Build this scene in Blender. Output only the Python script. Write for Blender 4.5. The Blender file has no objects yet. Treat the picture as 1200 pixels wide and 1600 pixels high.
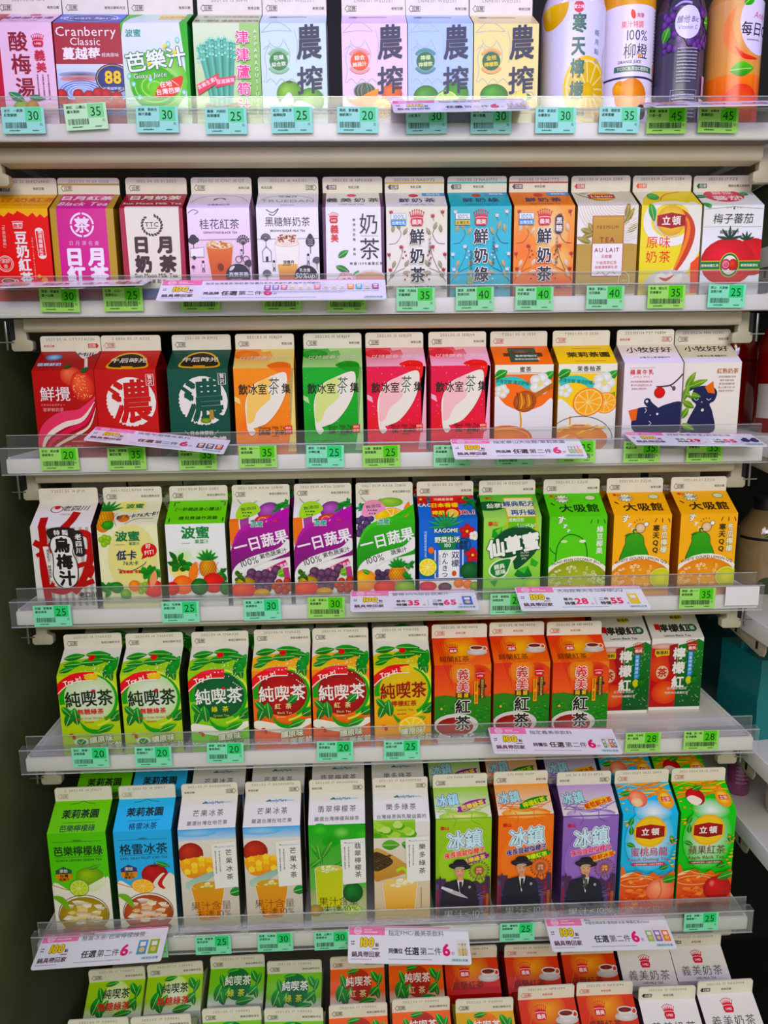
import bpy, bmesh, math, random
from mathutils import Vector, Matrix
from mathutils.geometry import tessellate_polygon
random.seed(7)
scene = bpy.context.scene
col = scene.collection
# ---------------------------------------------------------------- camera
cd = bpy.data.cameras.new('camera'); cam = bpy.data.objects.new('camera', cd); col.objects.link(cam); scene.camera = cam
CYAW, CPITCH, CROLL = .034, .1929, -.0127
def cam_axes():
    cy, sy, cp, sp = math.cos(CYAW), math.sin(CYAW), math.cos(CPITCH), math.sin(CPITCH)
    f = Vector((sy*cp, cy*cp, -sp)); r = Vector((cy, -sy, 0)); u = r.cross(f); c, s = math.cos(CROLL), math.sin(CROLL)
    return c*r+s*u, -s*r+c*u, f
R_, U_, F_ = cam_axes()
cam.matrix_world = Matrix(((R_.x, U_.x, -F_.x, -.0394), (R_.y, U_.y, -F_.y, -.8677), (R_.z, U_.z, -F_.z, .1279), (0, 0, 0, 1)))
cd.sensor_fit = 'VERTICAL'; cd.sensor_height = 36; cd.sensor_width = 27; cd.lens = 36*1170.75/1600; cd.clip_start = .02
# ---------------------------------------------------------------- world, lights, exposure
w = bpy.data.worlds.new('world'); scene.world = w; w.use_nodes = True
w.node_tree.nodes['Background'].inputs[0].default_value = (.98, 1, .86, 1); w.node_tree.nodes['Background'].inputs[1].default_value = .42
def area(name, loc, target, sx, sy, power, colr):
    d = bpy.data.lights.new(name, 'AREA'); d.shape = 'RECTANGLE'; d.size = sx; d.size_y = sy; d.energy = power; d.color = colr
    o = bpy.data.objects.new(name, d); col.objects.link(o); o.location = loc
    o.rotation_euler = (Vector(target)-Vector(loc)).to_track_quat('-Z', 'Y').to_euler(); return o
area('cooler_canopy_light', (0, -.34, .88), (0, .04, .34), 1.2, .05, 4.2, (.33, .24, 1))          # cold tube under the cooler's canopy
area('added_fin_fill_light', (0, -1.15, .50), (0, .1, .34), 1.6, .12, 5.5, (.62, .52, 1))          # added low lavender fill, brightens the second shelf's fins; not a real lamp
area('store_ceiling_light', (-.1, -2.2, 1.25), (0, 0, -.2), 2.0, .30, 14, (1, .98, .78))
area('store_ceiling_light', (.3, -3.6, 1.5), (0, 0, -.25), 2.6, .5, 28, (1, .99, .80))
scene.view_settings.view_transform = 'Standard'; scene.view_settings.look = 'None'
scene.view_settings.gamma = 1; scene.view_settings.use_curve_mapping = False; scene.view_settings.exposure = -.10
# ---------------------------------------------------------------- measured places (metres)
W, RISE, FIN = .0705, .0227, .0177
ZS = {1:.3992, 2:.2175, 3:.0379, 4:-.1433, 5:-.3254, 6:-.5645}
YS = {1:.0120, 2:.0326, 3:.0220, 4:.0044, 5:-.0129, 6:-.0366}
HS, HB = .1035, .1490
# x, y of the front edge, turn, panel height for every carton, shelf by shelf
CARTONS={
 1:[(-0.39, 0.0194, -0.0144), (-0.318, 0.02, 0.0006), (-0.2475, 0.0195, -0.0216), (-0.1714, 0.0198, -0.0017), (-0.1002, 0.0202, -0.0047), (-0.0131, 0.0196, -0.0115), (0.0583, 0.0196, -0.0021), (0.13, 0.0201, 0.0022)],
 2:[(-0.4199, 0.0408, -0.002), (-0.3468, 0.0406, 0.0259), (-0.2689, 0.0408, 0.0193), (-0.1933, 0.041, 0.0135), (-0.1149, 0.0408, 0.0153), (-0.0395, 0.0409, 0.0073), (0.0336, 0.041, -0.0032), (0.1079, 0.0409, -0.0141), (0.1818, 0.0409, -0.0085), (0.2561, 0.0409, -0.0268), (0.3309, 0.0408, -0.0139), (0.4053, 0.0435, -0.0187)],
 3:[(-0.3804, 0.0305, 0.0172), (-0.3092, 0.0305, 0.0066), (-0.2261, 0.0353, 0.003), (-0.1481, 0.0305, 0.0365), (-0.0675, 0.0347, 0.0057), (0.0081, 0.0333, 0.0129), (0.0844, 0.0314, -0.0028), (0.1614, 0.0373, 0.0034), (0.2378, 0.0357, -0.0198), (0.3171, 0.0345, -0.03), (0.3967, 0.0503, -0.0146)],
 4:[(-0.3933, 0.0127, 0.0133), (-0.3154, 0.0128, 0.0266), (-0.2353, 0.0127, 0.0193), (-0.1591, 0.0127, 0.022), (-0.0833, 0.0127, 0.0118), (-0.0076, 0.0126, 0.003), (0.0681, 0.0126, 0.0042), (0.1462, 0.0126, 0.0137), (0.2266, 0.0128, -0.0027), (0.3058, 0.0127, -0.0242), (0.3879, 0.0127, -0.0012)],
 5:[(-0.3736, -0.0012, 0.0368), (-0.2972, -0.0045, 0.0248), (-0.2158, -0.004, 0.0202), (-0.1389, -0.0009, 0.0083), (-0.0657, -0.0017, 0.0047), (0.0103, -0.0025, 0.0103), (0.0854, 0.0013, -0.0013), (0.1599, 0.0042, 0.0059), (0.2331, 0.001, 0.0021), (0.3108, 0.0663, 0.009), (0.3861, 0.0732, -0.0073)],
 6:[(-0.3938, -0.0297, 0.0159), (-0.3138, -0.0298, 0.0243), (-0.235, -0.0289, 0.0277), (-0.1553, -0.0293, 0.0084), (-0.0745, -0.0288, -0.0018), (0.0063, -0.0286, -0.0093), (0.0845, -0.024, 0.0079), (0.1639, -0.0216, 0.0092), (0.2447, -0.0281, 0.0026), (0.3204, -0.0296, 0.0049), (0.3946, -0.0292, -0.0067)],
}
BOTTOM_BACK=[(-0.3621, -0.0224, 0.046), (-0.289, -0.0174, 0.056), (-0.2098, -0.009, 0.012), (-0.1345, -0.0214, -0.005), (-0.0531, -0.018, 0.011), (0.0234, -0.0159, -0.005), (0.0971, -0.008, 0.01), (0.1774, -0.0096, -0.011), (0.2536, -0.0087, -0.003), (0.3299, -0.0063, -0.019), (0.4022, -0.0017, -0.005)]
BOTTOM_FRONT=[(-0.3603, -0.0983, 0.014), (-0.2869, -0.0979, 0.028), (-0.2042, -0.0909, 0.009), (-0.1295, -0.0948, -0.025), (-0.052, -0.0926, 0.018), (0.0245, -0.088, 0.018), (0.1016, -0.0923, 0.004), (0.1811, -0.077, 0.019), (0.255, -0.0751, -0.001), (0.3296, -0.0854, -0.009), (0.405, -0.0798, 0.021)]
# price tags: x, z of the centre, width, height, price, paper tint
TAGS={
 1:[(-0.3877, -0.0107, 0.0415, 0.022, '30', 0), (-0.3217, -0.007, 0.0417, 0.0233, '35', 1), (-0.2467, -0.0099, 0.0413, 0.024, '30', 0), (-0.1738, -0.0116, 0.0422, 0.0209, '25', 0), (-0.1034, -0.0108, 0.0425, 0.0242, '25', 0), (-0.0326, -0.0109, 0.0414, 0.0242, '20', 0), (0.0417, -0.0117, 0.0409, 0.023, '30', 0), (0.112, -0.0118, 0.0412, 0.0231, '30', 0), (0.1827, -0.0116, 0.0414, 0.0251, '30', 0), (0.2527, -0.0114, 0.0409, 0.0245, '35', 0), (0.3051, -0.0121, 0.0411, 0.0233, '45', 2), (0.3626, -0.0116, 0.0413, 0.0246, '45', 2)],
 2:[(-0.375, -0.012, 0.0451, 0.0238, '30', 2), (-0.3035, -0.0117, 0.0432, 0.0246, '25', 2), (-0.216, -0.0128, 0.0436, 0.024, '35', 2), (-0.1234, -0.0137, 0.0439, 0.0241, '30', 2), (-0.0486, -0.0148, 0.0427, 0.0235, '35', 2), (0.0308, -0.0148, 0.0437, 0.0221, '35', 3), (0.0994, -0.0147, 0.0432, 0.0236, '40', 3), (0.1689, -0.015, 0.0434, 0.023, '40', 3), (0.2522, -0.0147, 0.0437, 0.0237, '40', 3), (0.3244, -0.0147, 0.0447, 0.0238, '35', 2), (0.3961, -0.0146, 0.0427, 0.0224, '25', 4)],
 3:[(-0.3879, -0.0125, 0.0449, 0.0262, '20', 2), (-0.31, -0.0131, 0.0444, 0.0248, '35', 2), (-0.2275, -0.0145, 0.0447, 0.0249, '35', 2), (-0.1571, -0.0134, 0.0435, 0.025, '35', 2), (-0.0781, -0.0143, 0.0438, 0.0243, '25', 4), (-0.0115, -0.0155, 0.0425, 0.0244, '25', 2), (0.0726, -0.0165, 0.0435, 0.0237, '25', 3), (0.1481, -0.0166, 0.0461, 0.0245, '25', 3), (0.2227, -0.014, 0.0433, 0.0246, '25', 2), (0.301, -0.0153, 0.0435, 0.0247, '35', 2), (0.3777, -0.0158, 0.043, 0.0232, '35', 2)],
 4:[(-0.4069, -0.0166, 0.0427, 0.0263, '25', 4), (-0.2553, -0.0155, 0.044, 0.0264, '25', 4), (-0.1576, -0.0151, 0.0428, 0.0257, '30', 4), (-0.0808, -0.0142, 0.0446, 0.0266, '30', 2), (0.0654, -0.0133, 0.0451, 0.0259, '35', 2), (0.14, -0.0151, 0.0446, 0.0244, '28', 3), (0.3731, -0.0135, 0.0446, 0.0278, '35', 2)],
 5:[(-0.3714, -0.0098, 0.0444, 0.027, '20', 4), (-0.2956, -0.011, 0.0439, 0.0279, '20', 4), (-0.2083, -0.0088, 0.045, 0.028, '20', 4), (-0.0744, -0.011, 0.0447, 0.0273, '20', 4), (0.0079, -0.0124, 0.0442, 0.0266, '25', 4), (0.3088, -0.0113, 0.0437, 0.0277, '28', 2), (0.3825, -0.011, 0.0423, 0.026, '28', 2)],
 6:[(-0.3113, -0.0199, 0.0458, 0.0294, '20', 3), (-0.2325, -0.0184, 0.0445, 0.0285, '25', 4), (-0.155, -0.0176, 0.0448, 0.0295, '30', 4), (-0.0839, -0.0184, 0.0442, 0.0286, '30', 4), (0.1514, -0.0162, 0.0434, 0.0279, '25', 4), (0.3883, -0.0115, 0.0433, 0.0262, '25', 4)],
}
# promotion cards: shelf, x, height above shelf line, width, slant, lean
CARDS=[(1, 0.0763, -0.0011, 0.1443, 0.016, 1.047), (1, 0.3494, 0.0004, 0.1418, 0.015, 1.187), (2, -0.3537, 0.0046, 0.1663, 0.01, 1.344), (2, -0.1314, -0.0043, 0.2547, -0.002, 0.977), (3, -0.2679, 0.009, 0.1561, -0.118, 1.326), (3, 0.1484, -0.0074, 0.1548, -0.009, 1.152), (3, 0.3579, 0.0001, 0.1562, -0.028, 1.344), (4, 0.0238, -0.0036, 0.1509, -0.008, 1.344), (4, 0.2258, -0.0055, 0.1545, -0.011, 1.222), (5, 0.1934, 0.0014, 0.1556, -0.037, 1.344), (6, -0.3658, -0.0046, 0.1556, 0.037, 1.344), (6, 0.0128, -0.0173, 0.1523, -0.062, 1.204), (6, 0.2653, -0.0116, 0.1556, -0.017, 1.344)]
# ---------------------------------------------------------------- materials
VIVID = 1.24                                                      # printing inks are strong
def lin(h):
    v = [int(h[i:i+2], 16)/255 for i in (0, 2, 4)]
    l = [(c/12.92 if c <= .04045 else ((c+.055)/1.055)**2.4) for c in v]; y = .3*l[0]+.59*l[1]+.11*l[2]
    return tuple(max(0, y+(c-y)*VIVID) for c in l)+(1,)
def mat(name, base='ffffff', rough=.5, metal=0, noise=0, nscale=40, spec=.5, bump=0):
    m = bpy.data.materials.new(name); m.use_nodes = True; nt = m.node_tree; b = nt.nodes['Principled BSDF']
    b.inputs['Base Color'].default_value = lin(base); b.inputs['Roughness'].default_value = rough; b.inputs['Metallic'].default_value = metal
    b.inputs['Specular IOR Level'].default_value = spec
    if noise or bump:
        tc = nt.nodes.new('ShaderNodeTexCoord'); n = nt.nodes.new('ShaderNodeTexNoise'); n.inputs['Scale'].default_value = nscale; n.inputs['Detail'].default_value = 5
        nt.links.new(tc.outputs['Object'], n.inputs['Vector'])
        if noise:
            r = nt.nodes.new('ShaderNodeValToRGB'); c = lin(base)
            r.color_ramp.elements[0].color = tuple(x*(1-noise) for x in c[:3])+(1,); r.color_ramp.elements[1].color = tuple(min(1, x*(1+noise*.5)) for x in c[:3])+(1,)
            r.color_ramp.elements[0].position = .3; r.color_ramp.elements[1].position = .7
            nt.links.new(n.outputs['Fac'], r.inputs['Fac']); nt.links.new(r.outputs['Color'], b.inputs['Base Color'])
        if bump:
            bp = nt.nodes.new('ShaderNodeBump'); bp.inputs['Strength'].default_value = bump; bp.inputs['Distance'].default_value = .002
            nt.links.new(n.outputs['Fac'], bp.inputs['Height']); nt.links.new(bp.outputs['Normal'], b.inputs['Normal'])
    return m
def print_mat(name, rough=.33, grain=.05, spec=.5):
    m = bpy.data.materials.new(name); m.use_nodes = True; nt = m.node_tree; b = nt.nodes['Principled BSDF']
    a = nt.nodes.new('ShaderNodeAttribute'); a.attribute_name = 'ink'; b.inputs['Roughness'].default_value = rough; b.inputs['Specular IOR Level'].default_value = spec
    tc = nt.nodes.new('ShaderNodeTexCoord'); n = nt.nodes.new('ShaderNodeTexNoise'); n.inputs['Scale'].default_value = 350; n.inputs['Detail'].default_value = 4
    mr = nt.nodes.new('ShaderNodeMapRange'); mr.inputs['To Min'].default_value = 1-grain; mr.inputs['To Max'].default_value = 1+grain
    mx = nt.nodes.new('ShaderNodeVectorMath'); mx.operation = 'SCALE'
    nt.links.new(tc.outputs['Object'], n.inputs['Vector']); nt.links.new(n.outputs['Fac'], mr.inputs['Value'])
    nt.links.new(a.outputs['Color'], mx.inputs[0]); nt.links.new(mr.outputs[0], mx.inputs['Scale']); nt.links.new(mx.outputs[0], b.inputs['Base Color'])
    return m
def clear_mat(name, tint='ffffff', milk=.2, gloss=.12, rough=.12, milkc='eef0ee'):
    m = bpy.data.materials.new(name); m.use_nodes = True; nt = m.node_tree; nt.nodes.clear()
    o = nt.nodes.new('ShaderNodeOutputMaterial'); t = nt.nodes.new('ShaderNodeBsdfTransparent'); t.inputs[0].default_value = lin(tint)
    d = nt.nodes.new('ShaderNodeBsdfDiffuse'); d.inputs[0].default_value = lin(milkc); g = nt.nodes.new('ShaderNodeBsdfGlossy'); g.inputs['Roughness'].default_value = rough
    m1 = nt.nodes.new('ShaderNodeMixShader'); m1.inputs[0].default_value = milk; m2 = nt.nodes.new('ShaderNodeMixShader')
    f = nt.nodes.new('ShaderNodeFresnel'); f.inputs[0].default_value = 1.45; ad = nt.nodes.new('ShaderNodeMath'); ad.operation = 'MULTIPLY'; ad.inputs[1].default_value = gloss*8
    nt.links.new(f.outputs[0], ad.inputs[0]); nt.links.new(ad.outputs[0], m2.inputs[0])
    nt.links.new(t.outputs[0], m1.inputs[1]); nt.links.new(d.outputs[0], m1.inputs[2]); nt.links.new(m1.outputs[0], m2.inputs[1]); nt.links.new(g.outputs[0], m2.inputs[2]); nt.links.new(m2.outputs[0], o.inputs[0])
    return m
M_PRINT = print_mat('printed_board', .3, .04, .32); M_TAG = print_mat('printed_paper', .6, .02, .2); M_CARD = print_mat('laminated_card', .22, .02); M_LABEL = print_mat('printed_film', .2, .03, .35)
M_FIN = mat('cream_board', 'ebe5d3', .45, noise=.05, nscale=60)
M_SHELF = mat('white_powder_coat', 'e8e7e0', .4, noise=.05, nscale=14)
M_CREAM = mat('cream_plastic', 'c9c0a6', .45, noise=.05, nscale=20)
M_BRKT = mat('cream_coated_steel', 'b9b29c', .45, noise=.08, nscale=25)
M_METAL = mat('bare_steel', '9c9c98', .3, .9)
M_BLACK = mat('black_plastic', '101010', .4)
M_BACK = mat('dark_cooler_panel', '0e0e0c', .7, noise=.2, nscale=8)
M_SIDE = mat('scuffed_side_panel', '6c7554', .3, noise=.35, nscale=5)
M_RAIL = clear_mat('clear_price_rail', 'ffffff', .06, .05, .15, 'e4e4e2'); M_GUARD = clear_mat('clear_acrylic', 'fdfefd', .03, .10, .06)
M_EDGE = clear_mat('acrylic_edge', 'f4f8f6', .35, .2, .1)
# ---------------------------------------------------------------- objects
def link(name, me, parent=None, m=None):
    o = bpy.data.objects.new(name, me); col.objects.link(o)
    if parent: o.parent = parent
    if m and me: me.materials.append(m)
    return o
def empty(name, loc, rz=0, rx=0):
    o = bpy.data.objects.new(name, None); col.objects.link(o); o.location = loc; o.rotation_euler = (rx, 0, rz); o.empty_display_size = .02; return o
def tag(o, label, cat=None, group=None, kind=None):
    if label: o['label'] = label
    if cat: o['category'] = cat
    if group: o['group'] = group
    if kind: o['kind'] = kind
    return o
def smooth(me, ang=40):
    me.shade_smooth(); me.set_sharp_from_angle(angle=math.radians(ang))
def box_bm(bm, x0, x1, y0, y1, z0, z1):
    v = [bm.verts.new(p) for p in ((x0,y0,z0),(x1,y0,z0),(x1,y1,z0),(x0,y1,z0),(x0,y0,z1),(x1,y0,z1),(x1,y1,z1),(x0,y1,z1))]
    for f in ((3,2,1,0),(4,5,6,7),(0,1,5,4),(1,2,6,5),(2,3,7,6),(3,0,4,7)): bm.faces.new([v[i] for i in f])
def bm_me(name, bm, bev=0, seg=2):
    if bev: bmesh.ops.bevel(bm, geom=bm.edges[:], offset=bev, segments=seg, affect='EDGES', profile=.5)
    me = bpy.data.meshes.new(name); bm.to_mesh(me); bm.free()
    if bev: smooth(me)
    return me
def box(name, x0, x1, y0, y1, z0, z1, m, parent=None, bev=0):
    bm = bmesh.new(); box_bm(bm, x0, x1, y0, y1, z0, z1); return link(name, bm_me(name, bm, bev), parent, m)
def prism(name, pts, a0, a1, m, parent=None, axis='x', bev=0):     # outline in the other two axes, pushed along axis
    bm = bmesh.new()
    f = {'x': lambda p, a: (a, p[0], p[1]), 'y': lambda p, a: (p[0], a, p[1]), 'z': lambda p, a: (p[0], p[1], a)}[axis]
    A = [bm.verts.new(f(p, a0)) for p in pts]; B = [bm.verts.new(f(p, a1)) for p in pts]
    bm.faces.new(A); bm.faces.new(B[::-1]); n = len(pts)
    for i in range(n): bm.faces.new((A[i], B[i], B[(i+1) % n], A[(i+1) % n]))
    bmesh.ops.recalc_face_normals(bm, faces=bm.faces[:])
    return link(name, bm_me(name, bm, bev), parent, m)
def lathe_me(name, prof, n=32, sq=2.0, sx=1, sy=1):               # superellipse section for squarish bottles
    bm = bmesh.new(); rings = []
    for r, z in prof:
        ring = []
        for i in range(n):
            a = 2*math.pi*i/n; c, s = math.cos(a), math.sin(a); k = (abs(c)**sq+abs(s)**sq)**(-1/sq)
            ring.append(bm.verts.new((r*k*c*sx, r*k*s*sy, z)))
        rings.append(ring)
    for A, B in zip(rings, rings[1:]):
        for i in range(n): bm.faces.new((A[i], A[(i+1) % n], B[(i+1) % n], B[i]))
    bm.faces.new(rings[0][::-1]); bm.faces.new(rings[-1]); me = bm_me(name, bm); smooth(me); return me
# ---------------------------------------------------------------- flat print: shapes and lettering laid on a panel as inks
GLY = {}
def glyph(ch, off):
    k = (ch, off)
    if k in GLY: return GLY[k]
    c = bpy.data.curves.new('g', 'FONT'); c.body = ch; c.offset = off; c.resolution_u = 2; c.size = 1
    o = bpy.data.objects.new('g', c); col.objects.link(o); dg = bpy.context.evaluated_depsgraph_get(); dg.update()
    ev = o.evaluated_get(dg); me = ev.to_mesh()
    vs = [(v.co.x, v.co.y) for v in me.vertices]; fs = [tuple(p.vertices) for p in me.polygons]
    ev.to_mesh_clear(); bpy.data.objects.remove(o); bpy.data.curves.remove(c)
    GLY[k] = (vs, fs); return GLY[k]
ADV = {}
def adv(ch):
    if ch == ' ': return .3
    if ord(ch) > 0x2e80: return 1.0
    if ch not in ADV:
        v, f = glyph(ch, 0.0); ADV[ch] = (max(p[0] for p in v)+.06) if v else .3
    return ADV[ch]
def spline(pts, closed=True, n=5):
    out = []; m = len(pts)
    for i in range(m if closed else m-1):
        if closed: p = [pts[(i+k-1) % m] for k in range(4)]
        else: p = [pts[min(max(i+k-1, 0), m-1)] for k in range(4)]
        for j in range(n):
            t = j/n; out.append(tuple(.5*((2*p[1][a])+(-p[0][a]+p[2][a])*t+(2*p[0][a]-5*p[1][a]+4*p[2][a]-p[3][a])*t*t+(-p[0][a]+3*p[1][a]-3*p[2][a]+p[3][a])*t**3) for a in (0, 1)))
    if not closed: out.append(tuple(pts[-1]))
    return out
class Art:
    def __init__(s, roof=False): s.v = []; s.f = []; s.c = []; s.z = 0; s.roof = roof
    def add(s, vs, fs, cs):
        s.z += 1; b = len(s.v); s.v += [(x, min(y, 60.0) if s.roof else y, s.z) for x, y in vs]; s.f += [tuple(i+b for i in f) for f in fs]
        s.c += cs if isinstance(cs, list) else [lin(cs)]*len(vs); return s
    def r(s, x0, y0, x1, y1, c, c2=None, side=False):               # c at the top, c2 at the bottom (or left, right)
        a = lin(c); b = lin(c2) if c2 else a
        return s.add([(x0, y0), (x1, y0), (x1, y1), (x0, y1)], [(0, 1, 2, 3)], [a, b, b, a] if side else ([b, b, a, a] if y1 > y0 else [a, a, b, b]))
    def e(s, cx, cy, rx, ry, c, c2=None, rot=0, hx=0, hy=0, n=22):   # ellipse, c in the middle, c2 at the rim
        a = lin(c); b = lin(c2) if c2 else a; ro = math.radians(rot); cr, sr = math.cos(ro), math.sin(ro)
        P = [(hx*rx, hy*ry)]+[(rx*math.cos(2*math.pi*i/n), ry*math.sin(2*math.pi*i/n)) for i in range(n)]
        return s.add([(cx+x*cr-y*sr, cy+x*sr+y*cr) for x, y in P], [(0, 1+i, 1+(i+1) % n) for i in range(n)], [a]+[b]*n)
    def p(s, pts, c, sm=False, c2=None):
        if sm: pts = spline(pts)
        t = tessellate_polygon([[Vector((x, y, 0)) for x, y in pts]])
        if c2:
            ys = [q[1] for q in pts]; lo, hi = min(ys), max(ys); a, b = lin(c), lin(c2)
            cs = [tuple(b[k]+(a[k]-b[k])*(q[1]-lo)/(hi-lo+1e-9) for k in range(4)) for q in pts]
        else: cs = c
        return s.add(list(pts), [tuple(f) for f in t], cs)
    def l(s, pts, w, c, sm=False, taper=False, closed=False):
        if sm: pts = spline(pts, closed)
        if closed: pts = list(pts)+[pts[0]]
        L = []; m = len(pts)
        for i, (x, y) in enumerate(pts):
            a = pts[max(i-1, 0)]; b = pts[min(i+1, m-1)]
            if closed and i in (0, m-1): a = pts[-2]; b = pts[1]
            dx, dy = b[0]-a[0], b[1]-a[1]; d = math.hypot(dx, dy) or 1; ww = w/2*((math.sin(math.pi*min(max(i/(m-1), .04), .96))) if taper else 1)
            L += [(x-dy/d*ww, y+dx/d*ww), (x+dy/d*ww, y-dx/d*ww)]
        return s.add(L, [(2*i, 2*i+1, 2*i+3, 2*i+2) for i in range(m-1)], c)
    def ring(s, cx, cy, r, w, c, ry=None, a0=0, a1=360, n=28):
        ry = ry or r; full = a1-a0 >= 360
        return s.l([(cx+r*math.cos(math.radians(a0+(a1-a0)*i/n)), cy+ry*math.sin(math.radians(a0+(a1-a0)*i/n))) for i in range(n+(0 if full else 1))], w, c, closed=full)
    def t(s, txt, x, y, sz, c, b=.0, o=None, ow=.07, v=False, rot=0, sh=0, sx=1., al='c', sp=0., o2=None, arc=0):
        u = []; pos = 0; step = 1.06+sp; b = b*.8 if b > .001 else (.009 if b == 0 and any(ord(q) > 0x2e80 for q in txt) else b); ow = ow*.75
        if v:
            n = len(txt)
            for i, ch in enumerate(txt): u.append((ch, -adv(ch)/2*sx if ord(ch) > 255 else -adv(ch)/2*sx, (n/2-i-1)*step+.12))
        else:
            for ch in txt: u.append((ch, pos, -.38 if ord(ch) > 0x2e80 else -.34)); pos += (adv(ch)+sp)*sx
            tot = pos-sp*sx; k = {'c': tot/2, 'l': 0, 'r': tot}[al]; u = [(a, p-k, q) for a, p, q in u]
        ro = math.radians(rot); cr, sr = math.cos(ro), math.sin(ro)
        for off, cc in ([(b+ow+.04, o2)] if o2 else [])+([(b+ow, o)] if o else [])+[(b, c)]:
            # heavier lettering: copies of the clean outline set a little apart in the same ink
            k_ = 0 if off <= .008 else (4 if off < .045 else 8 if off < .08 else 12); D = [(0, 0)] if off < .06 or not k_ else [(0, 0)]
            D = D if not k_ else ([] if k_ == 4 else D)+[(off*math.cos(math.pi/4+q*2*math.pi/k_), off*math.sin(math.pi/4+q*2*math.pi/k_)) for q in range(k_)]
            V = []; Fc = []; ZL = []
            for ch, px, py in u:
                if ch == ' ': continue
                gv, gf = glyph(ch, 0.0 if off >= 0 else round(off, 3))
                for zi, (ddx, ddy) in enumerate(D):
                    k = len(V); ZL += [zi*.25]*len(gv)
                    for a, q in gv:
                        X = px+a*sx+ddx; Y = py+q+ddy
                        if arc: Y += arc*(X*X)
                        X += sh*Y; X *= sz; Y *= sz; V.append((x+X*cr-Y*sr, y+X*sr+Y*cr))
                    Fc += [tuple(i+k for i in f) for f in gf]
            if V:
                b_ = len(s.v); s.add(V, Fc, cc); s.v[b_:] = [(p[0], p[1], p[2]+q) for p, q in zip(s.v[b_:], ZL)]; s.z += len(D)//4
        return s
    def dash(s, x0, y, x1, h, c, n=1, gap=2.6, seg=True):             # rows of print too small to read
        rr = random.Random(int(x0*7+y*13+n))
        V = []; F = []
        for k in range(n):
            x = x0; yy = y-k*gap
            while x < x1-(k == n-1)*(x1-x0)*.3:
                d = h*rr.uniform(.6, .95); b = len(V); V += [(x, yy), (x+d, yy), (x+d, yy+h*rr.uniform(.7, 1)), (x, yy+h*rr.uniform(.7, 1))]; F.append((b, b+1, b+2, b+3)); x += h*1.05
        return s.add(V, F, c)
    def vdash(s, x, y1, y0, h, c):
        V = []; F = []; y = y1; rr = random.Random(int(x*9+y1))
        while y > y0: b = len(V); q = rr.uniform(.6, .9)*h; V += [(x-q/2, y-q), (x+q/2, y-q), (x+q/2, y), (x-q/2, y)]; F.append((b, b+1, b+2, b+3)); y -= h*1.15
        return s.add(V, F, c)
    def mesh(s, name, fmap, clip, folds=(), m=None):
        me = bpy.data.meshes.new(name); me.from_pydata(s.v, [], s.f)
        bm = bmesh.new(); bm.from_mesh(me); L = bm.verts.layers.float_color.new('ink'); bm.verts.ensure_lookup_table()
        for i, c in enumerate(s.c): bm.verts[i][L] = c
        x0, y0, x1, y1 = clip
        for co, no, clr in ([((x0, 0, 0), (-1, 0, 0), 1), ((x1, 0, 0), (1, 0, 0), 1), ((0, y0, 0), (0, -1, 0), 1), ((0, y1, 0), (0, 1, 0), 1)]+[(((0, q, 0), (0, 1, 0), 0) if ax == 'y' else ((q, 0, 0), (1, 0, 0), 0)) for ax, q in folds]):
            bmesh.ops.bisect_plane(bm, geom=bm.verts[:]+bm.edges[:]+bm.faces[:], plane_co=co, plane_no=no, clear_outer=bool(clr), dist=1e-5)
        for f in bm.faces:
            if f.normal.z < 0: f.normal_flip()
        for vv in bm.verts: vv.co = fmap(vv.co.x, vv.co.y, vv.co.z)
        bm.to_mesh(me); bm.free(); me.materials.append(m or M_PRINT); return me
LAY = 1.6e-5
TOPROW = ('plum_juice', 'cranberry', 'guava_juice', 'asparagus_juice', 'guava_blend', 'orange_blend', 'lime_drink', 'kumquat_lime')
def carton_map(H):
    rl = math.hypot(RISE, W/2); ny, nz = -RISE/rl, (W/2)/rl
    def f(x, y, z):
        X = (x-50)/100*W; e = 1e-4+z*LAY
        if y <= 1e-4: return Vector((X, -W/2-e, H+y*W/100))
        if y <= 60.001:
            t = y/60; return Vector((X, -W/2+t*W/2+ny*e, H+t*RISE+nz*e))
        return Vector((X, -.0009-e, H+RISE+(y-60)/25*FIN))
    return f
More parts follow.
